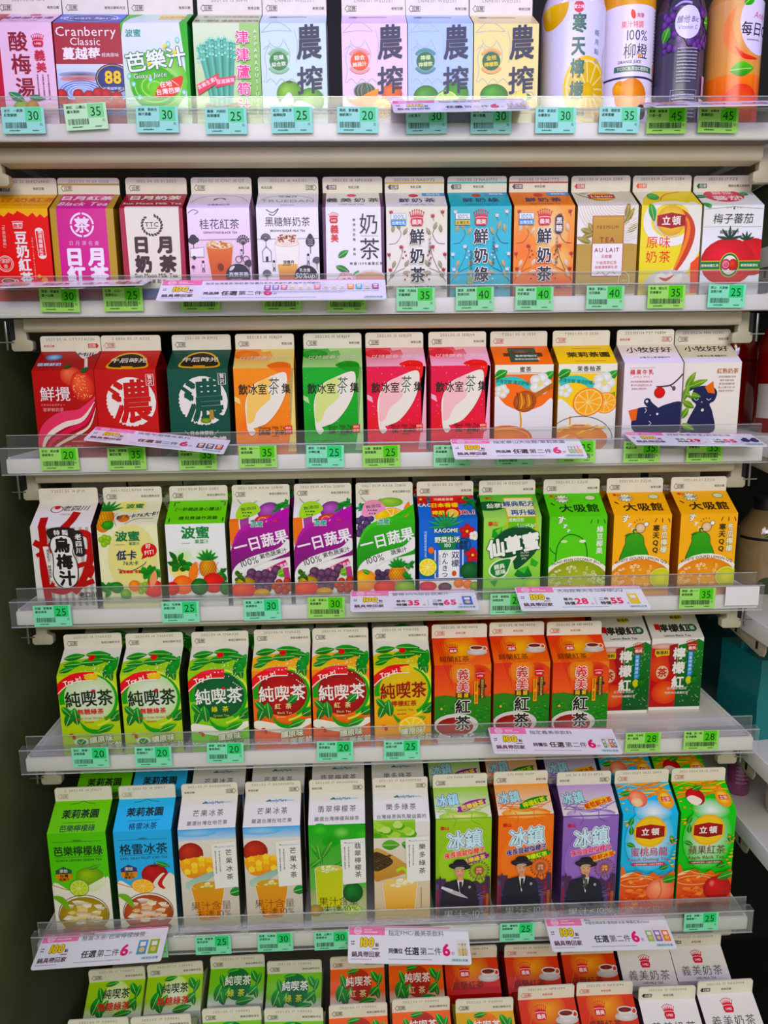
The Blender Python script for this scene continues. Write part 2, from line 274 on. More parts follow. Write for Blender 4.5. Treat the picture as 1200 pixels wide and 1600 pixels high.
# ---------------------------------------------------------------- gable-top carton
BODY = {}
def body_meshes(H, sidec):
    k = (H, sidec)
    if k in BODY: return BODY[k]
    h = W/2; bm = bmesh.new(); z1 = H+RISE-.0006; g = h*.42
    P = [(-h,-h,0),(h,-h,0),(h,h,0),(-h,h,0),(-h,-h,H),(h,-h,H),(h,h,H),(-h,h,H),(-h,0,z1),(h,0,z1),(-g,0,z1-.001),(g,0,z1-.001)]
    v = [bm.verts.new(p) for p in P]
    for f in ((3,2,1,0),(0,1,5,4),(1,2,6,5),(2,3,7,6),(3,0,4,7),(4,5,9,8),(6,7,8,9),(5,6,11),(5,11,9),(6,9,11),(7,4,10),(4,8,10),(7,10,8)): bm.faces.new([v[i] for i in f])
    me = bpy.data.meshes.new('carton_body'); bm.to_mesh(me); bm.free(); me.materials.append(BM(sidec))
    # the sealed fin along the ridge, corners rounded
    r = .0032; pts = [(-h, H+RISE-.001), (h, H+RISE-.001)]
    for cx, a0 in ((h-r, 0), (-h+r, 90)):
        for i in range(5): a = math.radians(a0+i*22.5); pts.append((cx+r*math.cos(a), H+RISE+FIN-r+r*math.sin(a)))
    bm = bmesh.new(); A = [bm.verts.new((x, -.0009, z)) for x, z in pts]; B = [bm.verts.new((x, .0009, z)) for x, z in pts]
    bm.faces.new(A[::-1] if False else A); bm.faces.new(B[::-1]); n = len(pts)
    for i in range(n): bm.faces.new((A[i], B[i], B[(i+1) % n], A[(i+1) % n]))
    bmesh.ops.recalc_face_normals(bm, faces=bm.faces[:])
    fm = bpy.data.meshes.new('sealed_fin'); bm.to_mesh(fm); bm.free(); fm.materials.append(M_FIN)
    BODY[k] = (me, fm); return BODY[k]
BMC = {}
def BM(c):
    if c not in BMC: BMC[c] = mat('carton_board_'+c, c, .4)
    return BMC[c]
ARTS = {}
DES = {}
def design(name, side='d8d0c0', big=False):
    def deco(fn): DES[name] = (fn, side, big); return fn
    return deco
def carton(dname, x, y, z, rz, label, group=None, part='printed_front', tall=None):
    fn, sidec, big = DES[dname]; H = tall or (HB if big else HS)
    if (dname, H) not in ARTS:
        a = Art(True); fn(a); a.v = [(x, y*.92 if y < 0 and dname in TOPROW else y, z_) for x, y, z_ in a.v]; ARTS[(dname, H)] = a.mesh('carton_print', carton_map(H), (0, -H/W*100+.3, 100, 84.5), (('y', 0), ('y', 60)))
    me, fm = body_meshes(H, sidec)
    # x, y give the middle of the front edge; the empty stands under the middle of the carton
    c, s = math.cos(rz), math.sin(rz)
    o = empty('drink_carton', (x-s*W/2, y+c*W/2, z), rz); tag(o, label, 'carton', group)
    link('carton_body', me, o); link('sealed_fin', fm, o); link(part, ARTS[(dname, H)], o); return o
# ---------------------------------------------------------------- drawing helpers for the printed pictures
def arrow(a, x, y, c='3a3a38', right=False, fill=None, red=None):
    d = 1 if right else -1; w = 9
    P = [(x+d*9, y), (x+d*5, y+5), (x+d*5, y+3.6), (x-d*9, y+3.6), (x-d*9, y-3.6), (x+d*5, y-3.6), (x+d*5, y-5)]
    if fill: a.p(P, fill); a.t('拉開', x-d*2, y, 6, 'f0e8e0')
    else: a.l(P, .8, c, closed=True); a.t('拉開', x-d*2, y, 6, c)
def fin(a, date='', c='3a3a38', right=False, fill=None, due='有效日期', dc='8a867c', top=None, band=None, dx=50, dux=None):
    a.roof = False
    if top: a.r(0, 60, 100, 85, top)
    if band: a.r(0, 60, 100, 76, band)
    if date: a.t(date, dx, 79.5, 6.2, dc, sx=1.15, sp=.06)
    arrow(a, 88 if right else 14, 68.5, c, right, fill)
    if due: a.t(due, dux or (14 if right else 96.5), 68.5, 4.6, c, al='c' if dux or right else 'r')
    a.roof = True
def leaf(a, x, y, L, w, rot, c='2a9a3c', c2='0c5c28', vein=True):
    r = math.radians(rot); cr, sr = math.cos(r), math.sin(r)
    P = [(0, 0), (L*.25, w*.42), (L*.55, w*.5), (L*.82, w*.28), (L, 0), (L*.82, -w*.28), (L*.5, -w*.5), (L*.2, -w*.36)]
    P = [(x+p*cr-q*sr, y+p*sr+q*cr) for p, q in P]; a.p(P, c, True, c2)
    if vein: a.l([(x, y), (x+L*.9*cr, y+L*.9*sr)], w*.07, 'b8dc88')
def citrus(a, cx, cy, r, rind='f08c1c', flesh='f8b43c', pith='fbe8b0', sy=1, rot=0, n=9):
    a.e(cx, cy, r, r*sy, rind, rot=rot); a.e(cx, cy, r*.9, r*.9*sy, pith, rot=rot)
    ro = math.radians(rot)
    for i in range(n):
        t0 = 2*math.pi*(i+.07)/n; t1 = 2*math.pi*(i+.93)/n; P = [(r*.1*math.cos((t0+t1)/2), r*.1*math.sin((t0+t1)/2))]+[(r*.82*math.cos(t0+(t1-t0)*k/3), r*.82*math.sin(t0+(t1-t0)*k/3)) for k in range(4)]
        a.p([(cx+p*math.cos(ro)-q*sy*math.sin(ro), cy+p*math.sin(ro)+q*sy*math.cos(ro)) for p, q in P], flesh)
def fruit(a, cx, cy, rx, ry, c, c2, rot=0): a.e(cx, cy, rx, ry, c, c2, rot, -.3, .35)
def berries(a, pts, r, c='d83048', c2='8c1024'):
    for x, y in pts: fruit(a, x, y, r, r, c, c2)
def greens(a, cx, cy, r, n=14, c='1c8c34', c2='0c5c20', seed=1, sp=1):
    rr = random.Random(seed)
    for i in range(n):
        an = rr.uniform(0, 360); d = rr.uniform(0, r*.5); leaf(a, cx+d*math.cos(an), cy+d*math.sin(an)*.7, r*rr.uniform(.5, .9), r*.28*sp, an*1.0, c if i % 2 else c2, c2, False)
def pineapple(a, cx, cy, rx, ry):
    fruit(a, cx, cy, rx, ry, 'f8c030', 'c87810')
    for i in range(-3, 4):
        a.l([(cx+i*rx*.3-rx*.5, cy-ry*.6), (cx+i*rx*.3+rx*.3, cy+ry*.6)], .7, 'a86010'); a.l([(cx+i*rx*.3+rx*.5, cy-ry*.6), (cx+i*rx*.3-rx*.3, cy+ry*.6)], .7, 'a86010')
    for k in range(7): leaf(a, cx, cy+ry*.8, ry*1.1, rx*.35, 90+(k-3)*24, '2c9c3c', '0c6428', False)
def crown(a, cx, cy, s, c='c81838', txt='義美', tc='f4ece4', o='f6f0ea'):
    for k in range(-3, 4):
        x = cx+k*s*.25; t = (cx+k*s*.33, cy+s*(1.12-.04*k*k)); a.p([(x-s*.13, cy+s*.15), (x+s*.13, cy+s*.15), t], c); a.e(t[0], t[1], s*.11, s*.11, c, n=8)
    a.e(cx, cy+s*.16, s*.9, s*.26, c); a.l([(cx-s*.85, cy+.02*s), (cx, cy+.10*s), (cx+s*.85, cy+.02*s)], s*.07, o, True)
    a.p([(cx-s*.8, cy-s*.02), (cx+s*.8, cy-s*.02), (cx+s*.92, cy-s*.5), (cx+s*.7, cy-s*1.05), (cx-s*.7, cy-s*1.05), (cx-s*.92, cy-s*.5)], c)
    a.t(txt, cx, cy-s*.52, s*(.72 if ord(txt[0]) > 255 else .52), tc, .03)
def teacup(a, cx, cy, s, c='8c3010'):
    a.e(cx, cy-s*.55, s*1.25, s*.45, 'e8e2da', 'bfb6ac'); a.p([(cx-s*.85, cy+s*.1), (cx+s*.85, cy+s*.1), (cx+s*.55, cy-s*.55), (cx-s*.55, cy-s*.55)], 'f4f0ea', False, 'cfc6ba')
    a.ring(cx+s*.95, cy-s*.05, s*.28, s*.13, 'e4dcd2'); a.e(cx, cy+s*.1, s*.88, s*.32, 'f6f2ec', 'd8d0c4'); a.e(cx, cy+s*.08, s*.72, s*.23, c, '5c1c08')
def glass(a, cx, yt, yb, wt, wb, c, c2, ice=True, milk=None):
    a.p([(cx-wt, yt), (cx+wt, yt), (cx+wb, yb), (cx-wb, yb)], c, False, c2); a.e(cx, yb, wb, wb*.22, c2)
    if milk: a.p([(cx-wt, yt), (cx+wt, yt), (cx+wt*.86, yt-(yt-yb)*.5), (cx-wt*.86, yt-(yt-yb)*.5)], milk, False, c)
    a.l([(cx-wt, yt), (cx-wb, yb)], .8, 'f0ece0'); a.l([(cx+wt, yt), (cx+wb, yb)], .8, 'f0ece0'); a.e(cx, yt, wt, wt*.26, 'f2ede0', 'd8c8a0')
    a.e(cx, yt, wt*.88, wt*.2, c, c)
    if ice:
        rr = random.Random(int(cx+yt))
        for i in range(8): x = cx+rr.uniform(-.65, .65)*wt; y = yt+rr.uniform(-.13, .13)*wt; q = wt*.16; a.p([(x-q, y), (x, y+q*.6), (x+q, y+q*.1), (x+q*.1, y-q*.6)], 'f8ecc0' if i % 2 else 'e8c878')
def icecubes(a, cx, cy, rx, ry, cols, n=16, seed=3):
    rr = random.Random(seed)
    for i in range(n):
        t = rr.uniform(0, 6.28); d = rr.uniform(0, .8)**.5; x = cx+d*rx*math.cos(t); y = cy+d*ry*math.sin(t); q = rx*rr.uniform(.14, .3); k = rr.uniform(-.4, .4)
        a.p([(x-q, y-q*k), (x-q*.1, y+q*.5), (x+q, y+q*.3), (x+q*.7, y-q*.5), (x-q*.3, y-q*.6)], cols[i % len(cols)], False, cols[(i+1) % len(cols)])
def splash(a, cx, cy, rx, ry, cols, n=26, seed=5):
    rr = random.Random(seed)
    for i in range(n):
        x = cx+rr.uniform(-1, 1)*rx; y = cy+rr.uniform(-1, 1)*ry; L = rr.uniform(.15, .5)*rx; t = rr.uniform(-.6, .9)
        a.l([(x-L, y-L*t*.5), (x, y+rr.uniform(-2, 3)), (x+L, y+L*t*.5)], rr.uniform(1.2, 4), cols[i % len(cols)], True, True)
def brush(a, pts, w, c): a.l(pts, w, c, True, True)
def logo_oval(a, cx, cy, rx, ry, txt='立頓', s=13):
    a.e(cx, cy, rx, ry, 'f6e060', 'e0a818'); a.e(cx, cy+ry*.1, rx*.93, ry*.85, 'f8e878', 'e8b820')
    h = ry*.42; a.p([(cx-rx*.98, cy+h*.8), (cx, cy+h*1.25), (cx+rx*.98, cy+h*.8), (cx+rx*.98, cy-h*.8), (cx, cy-h*1.25), (cx-rx*.98, cy-h*.8)], 'a01c1c'); a.t(txt, cx, cy, s, 'f8f0e8', .035, sp=.12 if ord(txt[0]) > 255 else .02)
# ---------------------------------------------------------------- the cooler: panels of the setting
tag(box('wall_back', -.60, 1.1, .52, .54, -1.1, .95, M_BACK), None, kind='structure')
tag(box('wall_left', -.515, -.490, -.40, .52, -1.1, .95, M_SIDE), None, kind='structure')
tag(box('wall_right', 1.05, 1.08, -.30, .52, -1.1, .95, M_BACK), None, kind='structure')
tag(box('ceiling', -.60, 1.1, -.10, .54, .95, .97, M_BACK), None, kind='structure')
tag(box('floor', -.60, 1.1, -.40, .54, -1.12, -1.1, M_BACK), None, kind='structure')
TRAY = -.0145
ORD = {1: 'top', 2: 'second', 3: 'third', 4: 'fourth', 5: 'fifth', 6: 'sixth', 7: 'bottom'}
def shelf(k):
    z, y = ZS[k], YS[k]; o = empty('cooler_shelf', (0, y, z))
    tag(o, f'white steel shelf with clear price rail, {ORD[k]} of the six rows', 'shelf', 'cooler shelves')
    hw = .45
    box('shelf_tray', -hw, hw, .006, .40, TRAY-.0015, TRAY, M_SHELF, o)
    for s in (-1, 1): box('tray_rim', s*hw-.0015, s*hw+.0015, .004, .40, TRAY-.006, TRAY+.004, M_SHELF, o, .0006)
    box('front_lip', -.4525, .4525, 0, .006, -.030, TRAY+.0025, M_SHELF, o, .002)
    # channel below the lip that would hold a lamp
    prism('light_channel', [(.024, -.030), (.024, -.042), (.027, -.0455), (.052, -.0455), (.055, -.040), (.055, -.030)], -.431, .431, M_CREAM, o, 'x', .001)
    # price rail: clear strip along the lip
    prism('price_rail', [(-.0022, -.0305), (-.0034, -.0300), (-.0034, .0002), (-.0022, .0012), (.0075, .0014), (.0075, .0004), (-.0016, .0000), (-.0022, -.0008)], -.4570, .4570, M_RAIL, o, 'x')
    box('rail_bead', -.457, .457, -.0044, -.0030, -.0312, -.0298, M_EDGE, o, .0003); box('rail_bead', -.457, .457, -.0042, -.0030, .0000, .0014, M_EDGE, o, .0003)
    g = box('acrylic_guard', -.4505, .4500, .0036, .0046, TRAY+.0026, .0155, M_GUARD, o); box('guard_edge', -.4505, .4500, .0035, .0047, .0148, .0156, M_EDGE, g)
    for s in (-1, 1):
        prism('shelf_bracket', [(.046, -.0305), (.046, -.058), (.055, -.063), (.39, -.085), (.39, -.0165)], s*.4545-.0008, s*.4545+.0008, M_BRKT, o, 'x')
        # the folded hook plate at its front end
        prism('hook_plate', [(s*.4460, -.0300), (s*.4460, -.0535), (s*.4515, -.0560), (s*.4515, -.0650), (s*.4490, -.0675), (s*.4285, -.0675), (s*.4260, -.0650), (s*.4260, -.0560), (s*.4325, -.0535), (s*.4325, -.0300)], .034, .044, M_BRKT, o, 'y', .0006)
        prism('hook_arm', [(s*.4545, -.045), (s*.4500, -.050), (s*.4500, -.066), (s*.4545, -.060)], .0440, .0470, M_BRKT, o, 'y')
        box('end_cap', min(s*.4460, s*.4535), max(s*.4460, s*.4535), .038, .048, -.056, -.031, M_BLACK, o)
        h = box('hanging_pin', s*.4565-.0013, s*.4565+.0013, .034, .037, -.066, -.032, M_METAL, o, .0004); box('pin_cross', s*.4565-.008, s*.4565+.009, .0325, .0340, -.0575, -.0560, M_METAL, h)
    return o
for k in ZS: shelf(k)
# bottom deck that carries the tall cartons
o = empty('cooler_deck', (0, -.14, -.86)); tag(o, 'dark bottom deck carrying the tall cartons below the sixth shelf', 'shelf')
box('deck_tray', -.47, .47, 0, .45, -.012, -.0005, M_SHELF, o, .002); box('deck_lip', -.47, .47, -.008, 0, -.03, .02, M_SHELF, o, .002)
# neighbouring bay on the right: its shelves end just beyond this bay
def side_shelf(z, label, y0=-.06):
    o = empty('cooler_shelf', (.475, y0, z)); tag(o, label, 'shelf', 'shelves of the bay on the right')
    box('shelf_tray', 0, .55, 0, .42, -.003, 0, M_SHELF, o); box('tray_rim', -.002, .001, 0, .42, -.022, .002, M_SHELF, o, .0005); box('front_lip', 0, .55, -.004, 0, -.024, .004, M_SHELF, o, .001)
    b = prism('shelf_bracket', [(.085, -.021), (.085, -.036), (.089, -.043), (.097, -.045), (.26, -.027), (.26, -.021)], .0040, .0062, M_BRKT, o, 'x', .0004)
    for y, zz in ((.105, -.033), (.16, -.029)): prism('slot', [(y-.002, zz-.005), (y+.002, zz-.005), (y+.002, zz+.005), (y-.002, zz+.005)], .0030, .0041, M_BLACK, b, 'x')
    prism('slide_rail', [(.0, -.024), (.42, -.024), (.42, -.040), (.05, -.040), (.0, -.030)], .016, .030, M_METAL, o, 'x', .001)
    return o
side_shelf(.031, 'white shelf edge of the right bay below the dark red bottle'); side_shelf(-.205, 'white shelf edge of the right bay below the brown bottles')
side_shelf(-.378, 'white shelf edge of the right bay below the teal pouches'); side_shelf(-.489, 'white shelf edge of the right bay below the berry cup'); side_shelf(.392, 'white shelf edge of the right bay beside the top shelf'); side_shelf(.265, 'white shelf edge of the right bay below the olive green pouch')
# ---------------------------------------------------------------- the printed fronts; x 0..100 across, y 0 at the shoulder fold, 60 at the fin, 85 at the top
def base(a, body, roof=None, b2=None, r2=None):
    a.r(0, -205, 100, 0, body, b2); a.r(0, 0, 100, 60, roof or body, r2 or roof or (body)); return a
# --- top shelf
@design('plum_juice', 'b01838')
def _(a):
    base(a, 'f2cfe2'); fin(a, '2021.05.16 NF0', due='有效日期')
    a.r(0, -140, 21, 60, 'c02848'); a.p([(21, 60), (21, -140), (27, -140), (24, -90), (29, -40), (23, 0), (28, 60)], 'f2cfe2')
    a.t('義美酸梅湯', 55, 32, 17, '8c1844', .02, sx=.9, sp=.05); a.t('PLUM DRINK', 55, 12, 7, 'a03060'); a.e(62, 52, 9, 6, 'c83060')
    a.t('酸', 48, -28, 31, '8c1038', .03, sx=.95); a.t('梅', 50, -62, 32, '8c1038', .03, sx=.95); a.t('湯', 53, -97, 31, '8c1038', .03, sx=.95)
    crown(a, 78, -27, 9, 'c82850', 'I-MEI'); a.t('義', 79, -49, 17, 'c82850', .03); a.t('美', 80, -67, 16, 'c82850', .03)
    for x in (73, 81, 89): a.vdash(x, -78, -115, 2.6, '8c5070')
    fruit(a, 46, -128, 13, 11, 'b8c850', '78a038'); fruit(a, 62, -127, 10, 10, 'd0a850', 'b87038'); leaf(a, 50, -118, 26, 13, 150, '2c9468', '1c6c50'); leaf(a, 58, -112, 22, 10, -8, '2c8058', '1c6048')
@design('cranberry', '741230')
def _(a):
    base(a, 'a01c40', '4878cc', r2='2c50a8'); fin(a, '', due='有效日期年月日')
    a.e(50, 30, 40, 24, '1c3484'); a.ring(50, 30, 40, 2, 'e8f0f8', 24); a.t('Ocean Spray', 50, 30, 17, 'f0f4fa', .03)
    a.t('Cranberry', 48, -13, 20, 'f6eef0', .005); a.t('Classic', 46, -28, 16, 'f6eef0', .005)
    a.t('蔓越莓', 39, -46, 19, 'f8f0f0', .045); a.t('經典原味', 82, -48, 6.5, 'f0dce0')
    a.r(0, -140, 100, -62, 'dce4f4', '5878c0'); a.e(34, -78, 32, 5, '283848', 'a8b0c8'); a.e(34, -84, 30, 5, 'a05858', 'd0a0a8'); a.e(35, -105, 34, 18, 'b8d0f0', '4868b8')
    for i in range(4): a.ring(35, -105, 32-i*6, 1, 'e4f0fc', 16-i*3)
    a.e(84, -84, 27, 23, '2c3c8c', '1c2468'); a.ring(84, -84, 24.5, 1, 'd8b850', 20.5); a.t('88', 84, -82, 27, 'f8d048', .04, o='181c48', ow=.04, sx=.9); a.t('元蔓越莓果汁', 84, -99, 5.5, 'e0e4f4')
    berries(a, [(8, -120), (20, -124), (33, -118), (30, -108), (46, -110), (54, -121), (66, -115), (76, -124), (88, -112), (95, -124), (60, -106), (5, -108), (42, -128), (72, -108), (85, -127)], 8.5)
@design('guava_juice', '2c9c48')
def _(a):
    base(a, 'e8eef0', 'c8ecc8', b2='b8e8a8', r2='f0f8f0'); fin(a, '', due='有效日期')
    a.p([(92, 60), (100, 60), (100, -140), (95, -140), (94, -60), (88, 0)], '38b040'); a.p([(0, 60), (24, 60), (8, 30), (4, 0), (0, -20)], '58c048'); a.r(52, 22, 92, 50, 'f0e088'); a.t('玉女番石榴', 72, 36, 8, 'c07830')
    a.t('波蜜', 18, -15, 12, '38a090', .03)
    a.e(52, -88, 44, 48, 'c8f0a0', '70c850'); a.e(45, -98, 34, 34, '88d848', '48b040')
    for i in range(7): a.ring(46, -96, 10+i*5, 1.6, '58b838' if i % 2 else 'b0ec80', (8+i*4), 20+i*40, 200+i*40)
    for i, (x, y) in enumerate([(14, -92), (40, -85), (85, -60), (22, -112), (8, -80), (90, -105), (70, -32), (84, -26)]): a.e(x, y, 3.4, 4.5, 'e8fcf8', '60c8b0')
    a.t('芭樂汁', 50, -55, 31, 'f4faf4', .03, o='107858', ow=.05, rot=7); a.p([(38, -66), (44, -60), (36, -58)], 'f0e020'); a.p([(62, -40), (70, -34), (62, -32)], 'f0e020'); a.p([(78, -50), (84, -42), (76, -42)], 'f0e020')
    a.t('Guava Juice', 40, -79, 10.5, 'f4fcf4', .01, o='2c8850', ow=.05, rot=4)
    a.p([(46, -112), (50, -98), (62, -90), (88, -80), (86, -96), (78, -108), (60, -113)], 'e04830', True, ); a.t('在地╲', 68, -92, 9.5, 'fdf4ec', .03, rot=6); a.t('台灣芭樂', 66, -103, 9.5, 'fdf4ec', .03, rot=6)
@design('asparagus_juice', '78b060')
def _(a):
    base(a, 'dcecc8', 'c8dca8', b2='a0cc78'); fin(a, '2021 05 13 50PM', due='有效日期'); a.r(70, -140, 100, 0, 'a8d088', '78b858')
    a.t('新一100%純淨果肉濃味', 54, 42, 8.5, 'c03858', .02); a.t('新一回味 溫泉味噌有味', 50, 14, 12, 'b05068', .0, sx=.8)
    rr = random.Random(4)
    for i in range(13):
        x0 = 6+i*4.6; x1 = 26+i*2.2; yt = -16-abs(i-7)*2.6-rr.uniform(0, 9); a.l([(x0, yt), ((x0+x1)/2, -75), (x1, -140)], 4.6, ('4ca890', '68bca0', '388c70')[i % 3], True)
        for k in range(5): a.p([(x0-2.4, yt-k*6), (x0, yt-k*6+5), (x0+2.4, yt-k*6)], ('a0e0c8', '70c4a8')[k % 2]); 
    a.p([(2, -94), (36, -76), (36, -90), (4, -110)], 'd83058'); a.p([(32, -84), (62, -80), (58, -93), (30, -98)], 'e03868'); a.t('含維生素E', 18, -91, 7.5, 'fbe8ec', .02, rot=26); a.t('促進腸胃', 46, -88, 7, 'fbe8ec', .02, rot=8)
    for k in range(3): a.l([(14, -122-k*3), (35, -128-k*3), (66, -121-k*3)], 2, 'a08868' if k % 2 else '786048', True)
    a.l([(40, -126), (60, -140), (48, -128), (20, -138)], 1.8, '88705c', True)
    for i, ch in enumerate('津津蘆筍汁'): a.t(ch, 74, -22-i*26, 21, 'e03c88', .03, o='fbf4f8', ow=.05)
    a.t('ASPARAGUSJUICE', 94, -74, 8, 'eef6e8', .01, v=True, sp=.12)
def nong(name, side, bg, bg2, badge, bl, btxt, pic, bt='e8f4e0'):
    @design(name, side)
    def _(a):
        base(a, bg, bg2, b2=bg); fin(a, 'LN98101 WED201', due='有效日期', dc='a09c98')
        a.l([(12, 40), (20, 44), (28, 40), (60, 42), (70, 40)], 4, '606878'); a.l([(12, 40), (24, 38)], 5, '404858', True)
        g = 'b4bec0'
        a.l([(2, -14), (12, -4), (22, 3), (36, -2), (48, -12)], 1, g, True); a.l([(2, -14), (14, -12), (28, -11), (48, -12)], .9, g, True); a.ring(24, -22, 11, .9, g, 14, 190, 350); a.l([(14, -30), (6, -50), (8, -70), (4, -90)], 1, g, True); a.l([(36, -26), (44, -44), (42, -60)], 1, g, True); a.l([(52, -10), (56, -30), (54, -60)], .8, g, True); a.l([(4, -40), (12, -34), (18, -40)], .8, g, True)
        for i in range(5): a.l([(6+i*16, -90-3*(i % 2)), (14+i*16, -84), (22+i*16, -92)], .8, g, True)
        for k in range(4): a.ring(66+k*7, -112, 8, .7, g, 8)
        pic(a)
        a.e(27, -57, 14, 14, badge); a.ring(27, -57, 17.5, 4.2, bl, a0=35, a1=145); a.ring(27, -57, 17.5, 4.2, bl, a0=215, a1=325); a.t(btxt[0], 27, -52, 8, bt, .03, rot=6); a.t(btxt[1], 27, -62, 7.4, bt, .03, rot=6)
        a.t('農', 74, -28, 55, '1c1a4c', .025, sx=.72, sh=.06, rot=3); a.t('搾', 74, -86, 44, '1c1a4c', .025, sx=.95, sh=.08, rot=4)
def pg(a):
    fruit(a, 42, -108, 20, 21, '98cc60', '4c8c30'); fruit(a, 74, -118, 21, 20, '90c858', '3c8030'); a.e(42, -89, 5, 2, '3c5828')
    a.p([(20, -132), (40, -105), (48, -120), (44, -140), (18, -140)], 'e8ecf0', True, 'd4dce8'); a.p([(44, -140), (54, -118), (80, -128), (84, -140)], 'e8ecf4', True, 'ccd4e4'); citrus(a, 44, -136, 11, '88b830', 'c8dc60', 'eef4c0')
def po(a):
    fruit(a, 34, -103, 17, 13, '506050', '28382c'); [a.ring(34, -103, q, .9, '8ca088', 13) for q in (5, 11, 16)]
    a.p([(6, -112), (18, -116), (42, -104), (56, -100), (48, -118), (24, -126), (10, -120)], 'f0a038', True, 'd07818'); a.p([(6, -136), (34, -122), (56, -112), (52, -136), (20, -140)], 'f4a840', True, 'd88020'); fruit(a, 76, -108, 16, 18, 'e88050', 'c04828'); fruit(a, 82, -124, 15, 13, 'c07cb8', '8c4c98'); citrus(a, 60, -130, 16, 'f09828', 'f8b458')
def pl(a): fruit(a, 28, -113, 20, 19, '58a848', '246c2c'); a.e(74, -106, 20, 18, '50a040', '307c30'); citrus(a, 60, -120, 20, '58a030', 'b0dc70', 'e0f4b0', .95); a.r(0, -140, 100, -134, 'a8c8e8')
def pk(a): fruit(a, 32, -110, 22, 18, '58b048', '1c6824'); fruit(a, 60, -122, 11, 11, 'f0c820', 'c89810'); fruit(a, 82, -118, 11, 11, '488c30', '28601c'); citrus(a, 74, -112, 10, 'd8c020', 'f4e878'); fruit(a, 92, -124, 9, 9, 'f0c010', 'c89010'); fruit(a, 50, -132, 9, 9, '48a038', '206820')
nong('guava_blend', 'c4d8c8', 'd0e6dc', 'd8ece2', '3c8448', '90c4a0', ('芭樂', '綜合飲'), pg)
nong('orange_blend', 'd8b8d8', 'eed4ea', 'f0d8ee', 'e86048', 'f0a0a0', ('綜合', '維蔬汁'), po)
nong('lime_drink', '90b4dc', 'b4ccf0', 'b8d0f2', '28684c', '50908c', ('檸檬', '檸檬飲'), pl, 'd8ecb0')
nong('kumquat_lime', 'c8b860', 'ece0a0', 'eee4a8', '24604c', 'e8b080', ('金桔', '檸檬飲'), pk, 'f0d860')
# --- second shelf
@design('soy_milk_tea', 'c01c24')
def _(a):
    base(a, 'e4202c', 'f2bc28'); fin(a, '2021 05 21 304CN4410', fill='3c4068', dux=70)
    a.p([(0, 2), (100, 2), (100, -10), (94, -14), (88, -8), (82, -13), (76, -6), (68, -12), (60, -7), (52, -3), (46, -9), (38, -5), (30, -12), (22, -7), (14, -13), (6, -7), (0, -10)], 'f2bc28')
    a.t('豆奶紅茶', 60, 36, 20, 'e07030', .03, sx=1.2); a.t('SOY MILK BLACK TEA', 60, 16, 7, 'e07030')
    crown(a, 51, -20, 11, 'e4202c', '義美', 'e4202c', 'f8ece4'); a.p([(43, -21), (59, -21), (58, -30), (44, -30)], 'f8ece4'); a.t('義美', 51, -26, 7.5, 'e4202c', .03)
    for i, ch in enumerate('豆奶紅茶'): a.t(ch, 54+i*1.2, -44-i*21, 21, 'fbf4ee', .05)
    a.t('SOYMILKBLACKTEA', 72, -76, 4.2, 'f8c8b8', v=True)
    a.l([(84, -34), (86, -72)], 13, 'fbf0ea'); a.e(84, -34, 6.5, 5, 'fbf0ea'); a.e(86, -72, 6.5, 5, 'fbf0ea'); a.l([(84, -34), (86, -72)], 11, 'e4202c'); a.t('嚴選錫蘭紅茶', 85, -53, 7, 'fbf0ea', .02, v=True)
    a.t('﹁不添加香料﹂', 28, -42, 5.5, 'f8d8c8', v=True); a.ring(26, -84, 12, 1.4, 'f8d8c8'); a.ring(26, -84, 9.5, .8, 'f8d8c8'); a.t('濃醇', 26, -80, 7, 'f8d8c8'); a.t('香', 26, -88, 7, 'f8d8c8')
    teacup(a, 28, -112, 13, 'c89070'); a.e(86, -110, 5, 5, 'f8b020'); a.e(78, -104, 3, 3, 'f8b020'); a.e(92, -118, 3, 3, 'f8b020')
@design('sun_black_tea', 'a08410')
def _(a):
    base(a, 'b8960c'); fin(a, '2021 05 14 04 0508', c='6c5810', due='', dc='a8a090', band='b8960c')
    a.p([(10, 60), (90, 60), (92, 52), (88, 0), (88, -140), (10, -140), (10, 0), (8, 52)], 'cc0c88')
    a.t('日月紅茶', 50, 42, 17, 'f8e8f4', .06, sx=1.25); a.t('Black Tea', 50, 18, 20, 'f8e8f4', .02, sh=.25, sx=.95)
    a.ring(49, -25, 17.5, 3, 'f6e4f0'); [a.ring(49, -25, 17.5, 4, 'cc0c88', a0=q-4, a1=q+4) for q in (0, 90, 180, 270)]; a.t('茶', 49, -25, 25, 'f6e4f0', .04); a.e(43, -19, 4, 4, 'f6e4f0'); a.e(55, -19, 4, 4, 'f6e4f0')
    a.t('日月潭名產', 50, -53, 7.5, 'e8b0d4', sp=.35)
    for s, x, y in (('日', 33, -74), ('月', 69, -74), ('紅', 34, -103), ('茶', 71, -103)): a.t(s, x, y, 29, 'f8eef6', .07)
    a.t('南投一番香', 50, -122, 7, 'e8a0cc')
